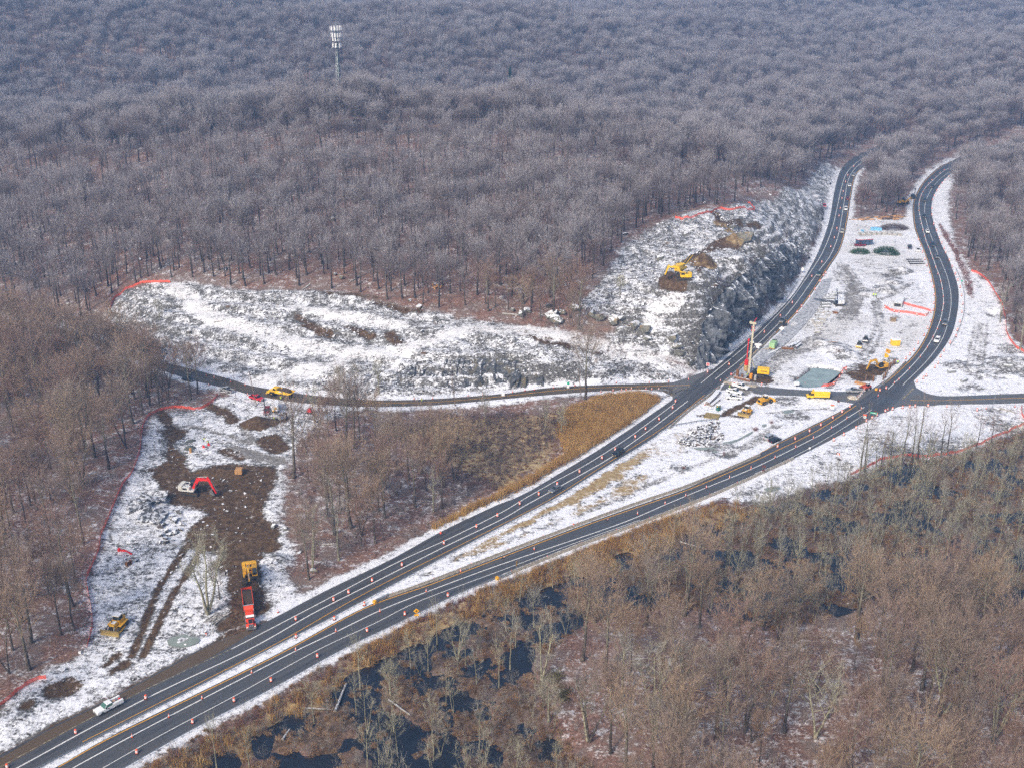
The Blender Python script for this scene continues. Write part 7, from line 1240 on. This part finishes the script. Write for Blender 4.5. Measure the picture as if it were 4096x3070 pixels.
cv = mixc(t, ramp(t, noise(t, gq.outputs['Position'], .9, 6, .7), .46, .56), br.outputs[0], (.66, .68, .72)); t.links.new(cv, b.inputs['Base Color']); b.inputs['Roughness'].default_value = .9
blast_mat((610,2070), 7.5, 6.5, -.15, .1, 'woven tyre blast mat spread over the near side of the mat heap', .5, .3); blast_mat((560,2020), 6.5, 6.0, .35, .35, 'rolled dark blast mat at the left of the mat heap', .6, .2); blast_mat((615,2005), 8, 5.5, .1, .3, 'crumpled blast mat at the back of the mat heap', .9, .6)
# --- people
person('person in lime jacket standing beside the dump hauler on the side road', (1123,1600), (1100,1620)); person('person in lime jacket behind the grey tracked drill', (1097,1683), (1120,1680)); person('person in lime jacket bending over, left one of two on the snow', (815,1764), (840,1770), 'bend'); person('person in lime jacket bending over, right one of two on the snow', (836,1774), (815,1780), 'bend'); person('person in lime vest standing at the far edge of the side road', (1687,1610), (1700,1640)); person('person in orange vest walking along the left carriageway shoulder', (1763,2146), (1790,2130), 'walk', VESTO, HATY)
person('person in lime vest standing at the foot of the drill mast', (2988,1506), (2960,1500)); person('person in lime jacket on the drill rig platform', (2985,1478), (3010,1470)); person('person in lime vest on the bed side of the rear white truck', (2918,1556), (2950,1560)); person('person in lime vest on the yard track, left of a pair', (3493,1186), (3500,1220)); person('person in lime vest on the yard track, right of a pair', (3502,1187), (3500,1220)); person('person in lime vest at the head of the excavator pit', (3590,1456), (3560,1470))
# ---------------------------------------------------------------- signs, poles, crash cushions
def sign(label, px, panels, h=2.3, posts=1, facing=None, name='road_sign', post_mat=GALV):
    """panels: (shape, width, height, centre height, material)"""
    p = gp(*px); rz_ = math.atan2(-p[1], -p[0])+math.pi/2 if facing is None else facing; o = thing(name, label, 'sign', p, rz_)
    W = panels[0][1]
    for x_ in ([0] if posts == 1 else [-W*.35, W*.35]): part(o, 'post', MB().box(x_-.05, x_+.05, -.04, .04, -.3, h), post_mat)
    y = -.07
    for sh, w_, hh, zc, mt in panels:
        if sh == 'box': m_ = MB().prism([(-w_/2, zc-hh/2), (w_/2, zc-hh/2), (w_/2, zc+hh/2), (-w_/2, zc+hh/2)], y, y+.02)
        elif sh == 'dia': m_ = MB().prism([(0, zc-hh/2), (w_/2, zc), (0, zc+hh/2), (-w_/2, zc)], y, y+.02)
        else: m_ = MB().prism([(w_/2*math.cos(t_), zc+w_/2*math.sin(t_)) for t_ in np.linspace(0, 2*math.pi, 16, endpoint=False)], y, y+.02)
        part(o, 'panel' if mt not in (BLACK,) else 'symbol', m_, mt); y -= .022
    return o
sign('yellow diamond warning sign with plaque below it beside the right carriageway', (1667,2484), [('dia', 1.5, 1.5, 3.2, SIGNY), ('box', 1.1, .6, 2.0, SIGNY), ('box', .14, .7, 3.2, BLACK), ('box', .6, .14, 3.2, BLACK)], 3.9); sign('yellow sign turned half away near the start of the right barrier row', (2066,2290), [('box', 1.0, 1.6, 3.0, SIGNY)], 3.8, facing=1.2)
sign('white board with red no-entry disc at the foot of the rock cut', (2830,1482), [('box', 1.3, 1.3, 2.6, SIGNW), ('disc', 1.15, 0, 2.6, SIGNR), ('box', .8, .2, 2.6, SIGNW)], 3.0, 2); o = sign('red double wrong-way sign across the road from the drill mast', (3010,1342), [('box', 1.3, 1.0, 3.6, SIGNR), ('box', 1.3, .9, 2.2, SIGNR), ('box', .9, .2, 3.6, SIGNW), ('box', .9, .2, 2.2, SIGNW)], 4.1)
sign('group of white sign panels behind the drill rig', (3030,1402), [('box', 2.6, .9, 2.6, SIGNW), ('box', 1.2, 1.2, 1.6, SIGNW)], 3.0, 2); sign('blank white board on a stand at the closed-lane barrier', (3124,1334), [('dia', 2.2, 2.0, 2.3, SIGNW)], 2.6); sign('red and white lollipop sign at the corner of the short barrier row', (2922,1531), [('disc', .8, 0, 3.6, SIGNR), ('box', .5, .15, 3.6, SIGNW)], 4.0); sign('white panel standing in front of the rock cut', (2916,1398), [('box', 1.6, 1.5, 1.8, SIGNW)], 2.2, 2)
sign('green over white sign on the far edge of the side road', (2272,1558), [('box', .9, 1.0, 2.6, SIGNG), ('box', .9, 1.3, 1.4, SIGNW)], 3.1); sign('small white sign on the near edge of the side road', (2012,1592), [('box', 1.1, 1.2, 1.6, SIGNW)], 2.1); sign('dark signpost at the curled end of the guardrail by the side road', (2672,1577), [('box', .25, .4, 3.6, SIGNB)], 3.8, post_mat=POLE)
sign('white sign with orange top on the snow right of the box truck', (3327,1646), [('box', 1.3, 1.5, 1.9, SIGNW), ('box', 1.3, .45, 2.6, ORANGE), ('box', 1.1, .15, 2.2, SIGNG)], 2.8, 2); sign('small brown sign on two posts beside the crossover', (3351,1630), [('box', .9, .9, 2.6, SIGNB)], 3.0, 2); sign('orange and white sign among bare trunks at the right junction', (3456,1690), [('disc', 1.1, 0, 2.3, SIGNW), ('box', 1.2, .6, 3.0, ORANGE), ('box', .7, .12, 2.3, SIGNG)], 3.2); sign('green street name sign at the right junction', (3490,1684), [('box', 2.3, .6, 3.2, SIGNG), ('box', 1.5, .14, 3.2, SIGNW)], 3.4); sign('brown sign behind the green street name sign', (3498,1676), [('box', .9, .9, 2.9, SIGNB)], 3.3)
sign('small white marker on a post below the right carriageway', (3236,1812), [('box', .5, .6, 2.0, SIGNW)], 2.3); sign('brown sign panel on two posts by the right barrier row', (3053,1893), [('box', 1.2, .9, 2.6, SIGNB), ('box', 1.0, .5, 1.2, SIGNB)], 3.0, 2, post_mat=POLE); sign('small dark sign standing alone in the snowy median', (2893,1833), [('box', .6, .5, 2.2, SIGNB), ('box', .6, .4, 1.5, SIGNB)], 2.5)
for px, lb in (((3320,750), 'dark diamond sign back beside the far left carriageway, uppermost'), ((3289,893), 'dark diamond sign back beside the far left carriageway, middle one'), ((3234,1050), 'dark diamond sign back above the rock cut shoulder, lowest')): sign(lb, px, [('dia', 1.7, 1.7, 2.4, BLACK)], 3.0)
sign('white sign panel beside the far left carriageway above the rock cut', (3209,1092), [('box', 1.1, 1.7, 1.9, SIGNW)], 2.7); sign('green marker post at the edge of the far right bend', (3846,1135), [('box', .7, .8, 1.4, SIGNG)], 1.8)
def cushion(label, px, a, b, n=4):
    loc, rz_ = spot(px, a, b); o = thing('crash_cushion', label, 'crash cushion', loc, rz_)
    for i in range(n): part(o, 'module', MB().box(-i*1.1-1.3, -i*1.1-.25, -.35, .35, .1, .85, top=(.05, .05, .05, .05)), GALV if i else STEEL)
    part(o, 'nose', MB().prism([(-.2, .05), (.35, .05), (.5, .4), (.35, .85), (-.2, .9)], -.42, .42), SIGNY); part(o, 'base_rail', MB().box(-n*1.1-.3, .3, -.2, .2, .0, .1), DARK); part(o, 'chevron', MB().prism([(.3, .86), (.36, .5), (.42, .5), (.36, .88)], -.3, .3), BLACK)
cushion('crash cushion with yellow nose at the near end of the left barrier row', (1500,2412), (1530,2398), (1470,2428)); cushion('crash cushion with yellow nose at the near end of the right barrier row', (1990,2316), (2030,2298), (1950,2332)); cushion('crash cushion with yellow nose at the right junction', (3505,1562), (3525,1545), (3480,1582))
def pole(label, base, lean, h, r=.16, mat=POLE, arm=True):
    p = gp(*base); o = thing('utility_pole', label, 'pole', p); part(o, 'shaft', MB().cyl((0, 0, -.5), (lean, 0, h), r, r*.7, 8), mat)
    if arm: part(o, 'crossarm', MB().beam((lean-.7, 0, h-.5), (lean+.7, 0, h-.5), .1, .12), mat); part(o, 'insulator', MB().cyl((lean+.5, 0, h-.44), (lean+.5, 0, h-.2), .06), STEEL)
    return o
pole('leaning wooden utility pole in front of the red pickup', (1027,1620), -1.6, 13.); pole('wooden utility pole near the low rock face', (1821,1622), -1.0, 12.); pole('wooden utility pole at the near edge of the side road by the reeds', (2326,1592), -1.4, 11.5); pole('thin wooden pole left of the leaning one', (945,1604), 0, 12., .1, POLE, False)
p = gp(3969,1630); o = thing('lamp_post', 'slim grey lamp post beside the east road', 'lamp post', p); part(o, 'shaft', MB().cyl((0, 0, -.2), (.4, 0, 6.6), .09, .06), GALV); part(o, 'lamp_arm', MB().beam((.4, 0, 6.6), (1.4, -.2, 6.9), .07, .07), GALV); part(o, 'lamp_head', MB().box(1.2, 1.8, -.32, -.08, 6.82, 6.95), GALV)
# ---------------------------------------------------------------- mobile-phone mast on the ridge
Pb = np.array([-106., 706., float(terrain_z(np.array([-106., 706.]))[0])]); print('TOWER', Pb, project([Pb])); o = thing('cell_tower', 'tall steel lattice phone mast with white antenna panels rising from the ridge wood', 'tower', Pb, R(12)); HT_, w0, w1 = 96.5-Pb[2], 3.1, .7
def leg(i, z): a = i*2*math.pi/3+.5; r_ = w0+(w1-w0)*min(z/40., 1); return np.array([r_*math.cos(a), r_*math.sin(a), z])
PALE = paint('tower_steel', (.40, .45, .46), .5, .3)
for i in range(3): part(o, 'leg', MB().cyl(leg(i, 0), leg(i, 40), .24, .16, 6).cyl(leg(i, 40), leg(i, HT_), .16, .12, 6), PALE)
zs = np.r_[np.arange(0, 40, 3.0), np.arange(40, HT_, 2.0)]
for z0, z1 in zip(zs[:-1], zs[1:]):
    m_ = MB()
    for i in range(3): j = (i+1) % 3; m_.cyl(leg(i, z0), leg(j, z1), .09, n=4).cyl(leg(j, z0), leg(i, z1), .09, n=4).cyl(leg(i, z1), leg(j, z1), .09, n=4)
    part(o, 'brace', m_, PALE)
part(o, 'cable_run', MB().box(-.75, .75, -.2, .2, 0, HT_-6), DARK)
for zc, rr, n_, hh in ((HT_-1.5, 3.4, 12, 2.2), (HT_-5.4, 3.0, 12, 2.4), (HT_-7.8, 2.3, 9, 2.2), (HT_-11.4, 2.6, 6, 2.6)):
    pl = part(o, 'antenna_platform', MB().ring([(rr-.35, zc-1.15), (rr-.35, zc-1.05), (rr-.5, zc-1.05)], 12).beam((-rr, 0, zc-1.1), (rr, 0, zc-1.1), .15, .15).beam((0, -rr, zc-1.1), (0, rr, zc-1.1), .15, .15), PALE)
    for k in range(n_):
        a = k*2*math.pi/n_+.2; M_ = Matrix.Translation((rr*math.cos(a), rr*math.sin(a), zc)) @ Matrix.Rotation(a, 4, 'Z'); part(pl, 'antenna_panel', MB().box(-.16, .16, -.34, .34, -hh/2, hh/2, M=M_), SIGNW)
part(o, 'lightning_rod', MB().cyl((0, 0, HT_-1), (0, 0, HT_+2.5), .06), PALE)
# ---------------------------------------------------------------- logs
def log(label, a, b, r, mat=LOGM, group=None, dz=0.):
    A, B_ = ground([a, b]); d = B_-A; o = MB().cyl((0, 0, r+dz), d+np.array((0, 0, r*.7+dz)), r, r*.6, 7).build('fallen_log', mat); o.location = A; return tag(o, label, 'log', group)
for a, b, r_, lb in (((2010,1258),(2075,1262),.4,'dark log lying at the edge of the leafy bank above the track'), ((855,1290),(890,1285),.25,'pale log in the rubble left of the slope track'), ((1240,1140),(1210,1160),.3,'log at the wood edge above the slope'), ((1400,1130),(1440,1105),.3,'dark log leaning up the leafy bank'), ((1340,2850),(1385,2735),.35,'grey dead trunk slanting across the golden brush at bottom centre'), ((1200,2832),(1350,2838),.2,'long thin grey log lying in the swamp brush'), ((1130,2960),(1175,2895),.3,'broken grey stub in the brush at the bottom'), ((2720,2168),(2800,2190),.25,'pale log with roots at the edge of the flooded wood'), ((3800,1890),(3840,1845),.3,'white dead branch at the swamp edge below the fence'), ((1555,2800),(1640,2860),.25,'pale fallen trunk over black water'), ((2900,2020),(2990,2030),.2,'white cut log among the driftwood below the barrier'), ((2960,2035),(3040,2005),.2,'second white cut log among the driftwood'), ((3020,2045),(3060,2020),.22,'short white log among the driftwood'), ((2640,2140),(2650,2110),.3,'stubby grey log beside the red brush'), ((2810,2580),(2990,2700),.2,'long dark log on the leafy rise at lower right'), ((1290,2180),(1350,2175),.25,'log lying between the trunks near the left carriageway'), ((4000,1635),(4060,1650),.35,'grey guardrail-like log at the right end of the snow field')): log(lb, a, b, r_)
p = gp(868,2475); o = thing('log_pile', 'pile of grey split logs left of the dump truck', 'log pile', p)
for i in range(16):
    a = R(48)+g.normal(0, .22); L_ = g.uniform(1.6, 2.6); c = np.array([g.uniform(-1.6, 1.6), g.uniform(-.9, .9), .15+.22*(i//5)]); d = np.array([math.cos(a), math.sin(a), g.uniform(-.05, .08)])*L_; part(o, 'split_log', MB().cyl(c-d, c+d, .13, .10, 6), LOGM)
p = gp(1745,1155); o = thing('firewood_heap', 'small heap of fresh-cut logs at the wood edge above the slope', 'log pile', p)
for i in range(7): c = g.normal(0, .8, 3)*np.array([1, 1, 0])+np.array([0, 0, .3+.15*i]); a = g.uniform(0, 3); part(o, 'cut_log', MB().cyl(c-np.array([math.cos(a), math.sin(a), 0]), c+np.array([math.cos(a), math.sin(a), .2]), .3, n=8), FRESH)
for px, n_, sp, lb in (((3500,878), 34, 9., 'spread of fresh-cut logs at the edge of the middle wood'), ((3588,868), 24, 5., 'tangle of fresh-cut logs behind the brush heap')):
    p = gp(*px); o = thing('cut_timber', lb, 'log pile', p)
    for i in range(n_): c = np.array([np.clip(g.normal(0, sp), -1.5*sp, 1.3*sp), g.normal(0, 1.6), .25]); a = g.uniform(-.5, .5); q_ = np.array([math.cos(a), math.sin(a), .06])*g.uniform(.8, 2.2); part(o, 'cut_log', MB().cyl(c-q_, c+q_, g.uniform(.18, .35), n=6), FRESH if i % 3 else SOIL)
# ---------------------------------------------------------------- brush, reeds, tussocks
def bush(seed, n, h, spread, wd, droop=0., core=.15, up=1.):
    g_ = np.random.default_rng(seed); m = n; az = g_.uniform(0, 6.28, m); el = np.clip(g_.normal(up, .35, m), .15, 1.55); D = np.c_[np.cos(az)*np.cos(el), np.sin(az)*np.cos(el), np.sin(el)]; P0 = np.c_[g_.normal(0, core, (m, 2)), np.zeros(m)]; L = h*g_.uniform(.6, 1.1, m)
    V, F = [], []; o_ = 0
    for stage in range(3):
        v, f = twigs(P0, D, L, np.full(m, wd), g_, .05); V.append(v); F.append(f+o_); o_ += len(v)
        k = len(P0)*(3 if stage == 0 else 3); i = np.repeat(np.arange(len(P0)), 3); t = g_.uniform(.35, .95, k); Pn = P0[i]+D[i]*(L[i]*t)[:, None]; Dn = unit(D[i]+g_.normal(size=(k, 3))*.5+np.array([0, 0, .1-droop])); L = L[i]*g_.uniform(.3, .5, k); P0, D, m, wd = Pn, Dn, k, wd*.8
        if spread == 0: break
    return np.vstack(V), np.vstack(F)
def plant_mesh(coll, name, VF, mat): return proto_mesh(coll, name, quickmesh(name, VF[0], VF[1], mat))
def flatmat(name, cols): return twig_mat(name, cols, 0.)
M_REDB = flatmat('red_brush', [(.17,.065,.045),(.24,.105,.075),(.14,.07,.06),(.27,.13,.09)]); M_DARKB = flatmat('dark_brush', [(.09,.065,.06),(.14,.10,.09),(.11,.09,.085),(.17,.13,.12)]); M_GREYB = flatmat('grey_brush', [(.20,.19,.175),(.27,.26,.235),(.17,.155,.145),(.24,.21,.18)]); M_REED = flatmat('golden_reed', [(.38,.22,.07),(.50,.31,.11),(.33,.19,.07),(.56,.38,.17)]); M_TUSS = flatmat('tussock_grass', [(.26,.15,.075),(.36,.24,.14),(.22,.125,.065),(.43,.31,.21)]); M_OLIVE = flatmat('olive_shrub', [(.10,.085,.025),(.14,.12,.04)]); M_PINE = flatmat('pine_needles', [(.03,.07,.022),(.05,.10,.035)])
for i in range(3):
    plant_mesh('red_brush_models', 'red_brush_%d' % i, bush(600+i, 16, 1.5, 1, .05), M_REDB); plant_mesh('dark_brush_models', 'dark_brush_%d' % i, bush(610+i, 18, 2.4, 1, .05, up=1.1), M_DARKB); plant_mesh('grey_brush_models', 'grey_brush_%d' % i, bush(620+i, 14, 2.6, 1, .045, up=.95), M_GREYB)
    plant_mesh('reed_models', 'reed_%d' % i, bush(630+i, 70, 2.5, 0, .08, core=.45, up=1.38), M_REED); plant_mesh('tussock_models', 'tussock_%d' % i, bush(640+i, 150, .95, 0, .10, core=.16, up=.8), M_TUSS)
def spread_out(name, coll, area, step, seed, dens, smin, smax, label, cat, zmin=None, mask=None):
    lo, hi = area.min(0), area.max(0); P = jitter(lo[0], hi[0], lo[1], hi[1], step, seed, .5); P = P[inside(P, area)]; P = P[in_view(P, 60, 3)]; g_ = np.random.default_rng(seed+1); P = P[g_.uniform(size=len(P)) < (dens(P) if callable(dens) else dens)]; rd = np.full(len(P), 9.)
    for L in ROADPOLY.values(): rd = np.minimum(rd, sdist(P, L, 8))
    P = P[rd > 2.4]; z = terrain_z(P)
    if zmin is not None: k = z > zmin; P, z = P[k], z[k]
    n = len(P); scatter(name, coll, np.c_[P, z-.05], g_.uniform(0, 6.28, n), g_.uniform(smin, smax, n), g_.integers(0, 3, n), label, cat)
def edge_near(P): return sdist(P, ROADPOLY['right_road'], 30)
spread_out('meadow_grass', 'tussock_models', AREA['meadow'], 1.5, 71, .5, .5, 1.0, 'low tan grass in the hollow left of the golden reeds', 'grass')
spread_out('golden_reeds', 'reed_models', AREA['reeds'], .95, 41, .85, .7, 1.25, 'golden reeds filling the wet hollow beside the left carriageway', 'reeds')
spread_out('swamp_edge_reeds', 'reed_models', AREA['reeds_south'], 1.15, 43, lambda P: np.where(vnoise(P, 14, 90) > .46, .75, .18)*np.where(project(np.c_[P, P[:, 0]*0])[:, 0] > 2000, 1., .7), .6, 1.2, 'golden reeds and grass along the swamp edge', 'reeds', WATER_Z)
spread_out('red_brush', 'red_brush_models', AREA['reeds_south'], 1.25, 45, lambda P: np.clip(1.25-(edge_near(P)-4)/7, .12, .9), .6, 1.2, 'low red-brown brush along the swamp side of the right carriageway', 'brush', WATER_Z)
spread_out('tussocks', 'tussock_models', sw_keep, 1.35, 47, lambda P: np.where(vnoise(P, 9, 91) > .43, .58, .15), .6, 1.25, 'tan and rust grass tussocks standing out of the black swamp water', 'tussocks', WATER_Z-.25)
spread_out('swamp_brush', 'grey_brush_models', sw_keep, 2.6, 49, lambda P: np.where(vnoise(P, 16, 92) > .42, .75, .25), .6, 1.25, 'thin grey swamp bushes', 'brush', WATER_Z-.3)
strip_ = garea([(1250,1640),(1700,1650),(2250,1640),(2300,1700),(2120,1850),(1950,1990),(1700,2130),(1450,2260),(1260,2330),(1180,2180),(1150,1900),(1200,1750)])
spread_out('dark_brush', 'dark_brush_models', strip_, 1.7, 51, lambda P: np.where(project(np.c_[P, P[:, 0]*0])[:, 0] > 1750, np.where(vnoise(P, 12, 93) > .45, .8, .3), .16), .6, 1.15, 'dense dark brush between the middle woods and the reeds', 'brush')
spread_out('dark_reed_brush', 'dark_brush_models', garea([(2300,1640),(2420,1590),(2560,1590),(2560,1650),(2400,1680)]), 1.5, 53, .5, .5, .9, 'dark brush patch at the top of the golden reeds', 'brush')
spread_out('roadside_brush', 'red_brush_models', garea([(1640,2190),(1900,2040),(2150,1910),(2380,1770),(2360,1800),(2160,1930),(1920,2070),(1660,2215)]), 1.2, 55, .75, .6, 1.1, 'red-brown brush strip between the guardrail and the reeds', 'brush')
low_all = np.array([(-270, 125), (300, 125), (300, 420), (-270, 420)], float)
def under(P): return np.where(clearing(P, 1.0) | inside(P, sw_keep), 0., .30)
spread_out('wood_undergrowth', 'grey_brush_models', low_all, 3.0, 57, under, .5, 1.3, 'thin undergrowth twigs on the woodland floor', 'undergrowth')
spread_out('cut_foot_brush', 'dark_brush_models', garea([(2890,1420),(3000,1320),(3090,1215),(3170,1120),(3240,1000),(3290,880),(3300,900),(3250,1020),(3190,1120),(3110,1215),(3020,1320),(2920,1420)]), 1.3, 59, .5, .4, .9, 'dark brush at the foot of the rock cut', 'brush')
spread_out('cut_top_brush', 'dark_brush_models', garea([(2830,1180),(2960,1060),(3060,1000),(3150,930),(3170,960),(3050,1060),(2960,1130),(2870,1230)]), 1.6, 61, .45, .5, 1.0, 'brown brush along the rim of the rock cut', 'brush')
spread_out('east_bank_brush', 'red_brush_models', garea([(3750,880),(3800,960),(3850,1050),(3880,1110),(3895,1200),(3870,1180),(3850,1100),(3810,1010),(3770,940)]), 1.1, 63, .85, .6, 1.2, 'red-brown brush on the bank right of the far bend', 'brush')
for px, s_, lb, m_ in (((2215,2720),3.,'olive green shrub between the swamp water and the leafy rise, upper',M_OLIVE), ((2260,2790),3.4,'olive green shrub between the swamp water and the leafy rise, lower',M_OLIVE), ((2130,2380),3.4,'round grey-green shrub in the black water near the reeds',M_GREYB), ((2735,1872),.8,'dark brush heap in the snowy median',M_REDB), ((3020,1720),1.4,'red shrub at the median stream',M_REDB), ((3085,1690),1.,'small red shrub farther up the median stream',M_REDB), ((2790,1460),1.5,'brown shrub at the toe of the rock cut',M_DARKB), ((1680,1850),2.0,'dark shrub in the wet hollow',M_DARKB)):
    V, F = bush(int(px[0]), 60, .75, 1, .035, core=.18, up=.9); p = gp(*px); o = link('shrub', quickmesh('shrub', V, F, m_), None, p); o.scale = (s_*1.3, s_*1.3, s_*1.15); tag(o, lb, 'shrub')
def needle_heap(label, px, L, W_, H_, rz_, mat, name, cat, n=2600, tl=1.2):
    g_ = np.random.default_rng(int(px[0])); P0 = unit(g_.normal(size=(n, 3)))*g_.uniform(.55, 1, (n, 1)); P0[:, 2] = np.abs(P0[:, 2]); P0 = P0*np.array([L/2, W_/2, H_]); D = unit(P0*np.array([1, 1, .4])+g_.normal(size=(n, 3))*np.array([2.2, 1, .6])); V, F = twigs(P0, D, g_.uniform(.4, 1., n)*tl, np.full(n, .16 if mat is M_PINE else .05), g_); p = gp(*px); return tag(link(name, quickmesh(name, V, F, mat), None, p, rz_), label, cat)
needle_heap('heap of green pine boughs in the far yard, larger one', (3545,1015), 13, 9, 3.8, -.35, M_PINE, 'pine_heap', 'pine brush'); needle_heap('heap of green pine boughs near the site trailer, smaller one', (3440,1013), 10, 6, 2.6, 0, M_PINE, 'pine_heap', 'pine brush', 1500); needle_heap('dark heap of cut branches behind the blue pallets', (3575,918), 16, 7, 3.2, 0, M_DARKB, 'brush_heap', 'brush heap', 4200, 2.2)
# ---------------------------------------------------------------- trees that stand out one by one
def special(label, base, H, R_, tr, seed, pale=True, stems=1, limbs=16, subs=7, tw=9, base_f=.35, name='bare_tree', tww=.035, group=None, twl=1.2, bark=None):
    p = gp(*base); g_ = tree_geo(seed, H, R_, tr, base=base_f, limbs=limbs, subs=subs, tw=tw, stems=stems, tww=tww, twl=twl); o = thing(name, label, 'tree', (p[0], p[1], max(p[2], WATER_Z)-.15), 0, group); bk = bark or (M_BARK_PALE if pale else M_BARK); twm = M_TWIG_PALE if pale else M_TWIG_NEAR; link('trunk', quickmesh('trunk', g_[0], g_[1], bk), o); link('crown', quickmesh('crown', g_[2], g_[3], twm), o); return o
special('tall pale lone tree left of the dump truck', (832,2455), 25, 6.4, .42, 901, stems=3, limbs=26, subs=10, tw=14, base_f=.30); special('slim tree between the lone pale tree and the dump truck', (878,2395), 13, 2.2, .15, 902, False)
for i, (x, y, H, R_, st, lb) in enumerate([(2620,2945,24,6,3,'largest lichen-pale tree on the leafy rise at the bottom'), (2350,2960,18,3,2,'pale forked tree left of the largest lichen-pale tree'), (2165,2725,19,4,2,'pale bare tree leaning over the black water'), (2195,2885,12,2.4,1,'short pale tree with broken top by the olive shrub'), (2490,2790,19,2.2,1,'slim pale tree above the leafy clearing'), (2740,2870,20,5,2,'grey tree on the right of the leafy clearing'), (1830,2640,12,3.2,3,'pale many-stemmed tree standing in black water'), (1560,2780,9,2.4,1,'pale snag with drooping branches in the swamp'), (2910,2850,20,4,1,'straight brown tree on the leafy rise'), (3780,2850,22,8,2,'wide-crowned pale tree at lower right'), (3260,2950,20,6,2,'forked brown tree at the bottom right'), (3970,2960,20,5,3,'many-stemmed tree in the bottom right corner')]): special(lb, (x, y), H, R_, .16+.009*H, 910+i, True, st, 15 if R_ < 5 else 22, 8, 11, .36)
for i, (x, y, H, lb) in enumerate([(3440,1880,23,'tall bare tree in front of the orange and white sign'), (3456,1885,21,'bare tree close beside the tall one in front of the sign'), (3560,1870,18,'thin bare tree on the snow near the drums of the south corner'), (3606,1862,22,'bare tree with forked crown before the east road'), (3648,1852,20,'pale slanting bare tree before the east road'), (3668,1846,27,'tallest bare tree reaching over the east road'), (3704,1860,17,'thin bare tree right of the tallest one'), (3762,1832,19,'twisting bare tree at the orange and black fence'), (3790,1815,20,'bare tree with dense crown at the orange and black fence'), (3904,1795,14,'small bare tree near the right end of the fence'), (3965,1790,13,'farther small bare tree near the right end of the fence'), (3525,1865,13,'spindly sapling by the swamp fence')]): special(lb, (x, y), H, H*.17, .10+.006*H, 940+i, False, 1, 12, 5, 7, .42, tww=.03, twl=1.0)
for i, (x, y, H, R_, lb) in enumerate([(1515,1575,15,1.6,'dead pole-like tree before the low rock face'), (1260,1690,14,3.2,'pale bare tree beside the small red machine'), (1360,1560,9,2.4,'crooked bare tree at the edge of the side road'), (1420,1550,9,2.6,'bushy bare tree at the edge of the side road'), (1560,1830,16,5,'bright lichen-pale tree with fanned branches in the middle strip'), (2180,1730,13,1.8,'slim bare tree in the wet hollow'), (2245,1740,12,1.6,'second slim bare tree in the wet hollow'), (1940,1690,12,2,'pale thin tree in the wet hollow near the side road'), (1735,2045,18,2.4,'pale double trunk at the reeds edge by the left carriageway'), (1250,2275,22,4,'split-trunk tree nearest the dump truck in the middle strip'), (1355,2240,20,4.5,'grey leaning tree in the middle strip near the left carriageway'), (2480,1180,8,2,'small bare tree on the snowy knoll edge'), (640,1280,9,2.4,'lone bare sapling at the left end of the cleared slope'), (4000,1290,20,4.2,'pale double tree at the right-hand fence'), (4080,1400,20,3.8,'pale tree at the lower end of the right-hand fence')]): special(lb, (x, y), H, R_, .09+.008*H, 960+i, True, 2 if 'double' in lb or 'split' in lb else 1, 14, 7, 9, .35)
V, F = [], []; g_ = np.random.default_rng(3); n_ = 900; hz_ = g_.uniform(.1, 1, n_)**.8; az_ = g_.uniform(0, 6.28, n_); D_ = unit(np.c_[np.cos(az_), np.sin(az_), -.15+0*az_]); V, F = twigs(np.c_[0*az_, 0*az_, hz_*15+1], D_, (1-hz_)*3.6+.5, np.full(n_, .55), g_, .06)
PT = (MB().cyl((0, 0, -.3), (0, 0, 14), .25, .05, 6).mesh('trunk', M_BARK), quickmesh('crown', V, F, M_PINE))
for x, y, lb in ((1128,96,'dark pine far left of the phone mast'), (1568,55,'first small dark pine on the far ridge right of the mast'), (1597,58,'second small dark pine on the far ridge'), (1685,60,'third small dark pine on the far ridge'), (20,560,'dark pine at the left edge of the hillside wood'), (2040,340,'dark pine on the ridge right of the mast'), (970,20,'dark pine near the top edge at left')):
    p = ground([(x, y+25)])[0]; single_tree('pine_tree', PT, p, 1.25, 0., lb, 'tree')
# ---------------------------------------------------------------- air
m = bpy.data.materials.new('haze'); m.use_nodes = True; t = m.node_tree; t.nodes.remove(t.nodes['Principled BSDF']); pv = t.nodes.new('ShaderNodeVolumePrincipled'); pv.inputs['Color'].default_value = (.26, .52, 1.0, 1); pv.inputs['Density'].default_value = HAZE; pv.inputs['Anisotropy'].default_value = 0.0; t.links.new(pv.outputs[0], t.nodes['Material Output'].inputs['Volume'])
o = MB().box(GX[0]-60, GX[-1]+60, -80, GY[-1]+60, min(GZ.min(), -4)-1, 172+max(0, GZ.max()-130)).build('haze', m); tag(o, kind='stuff')
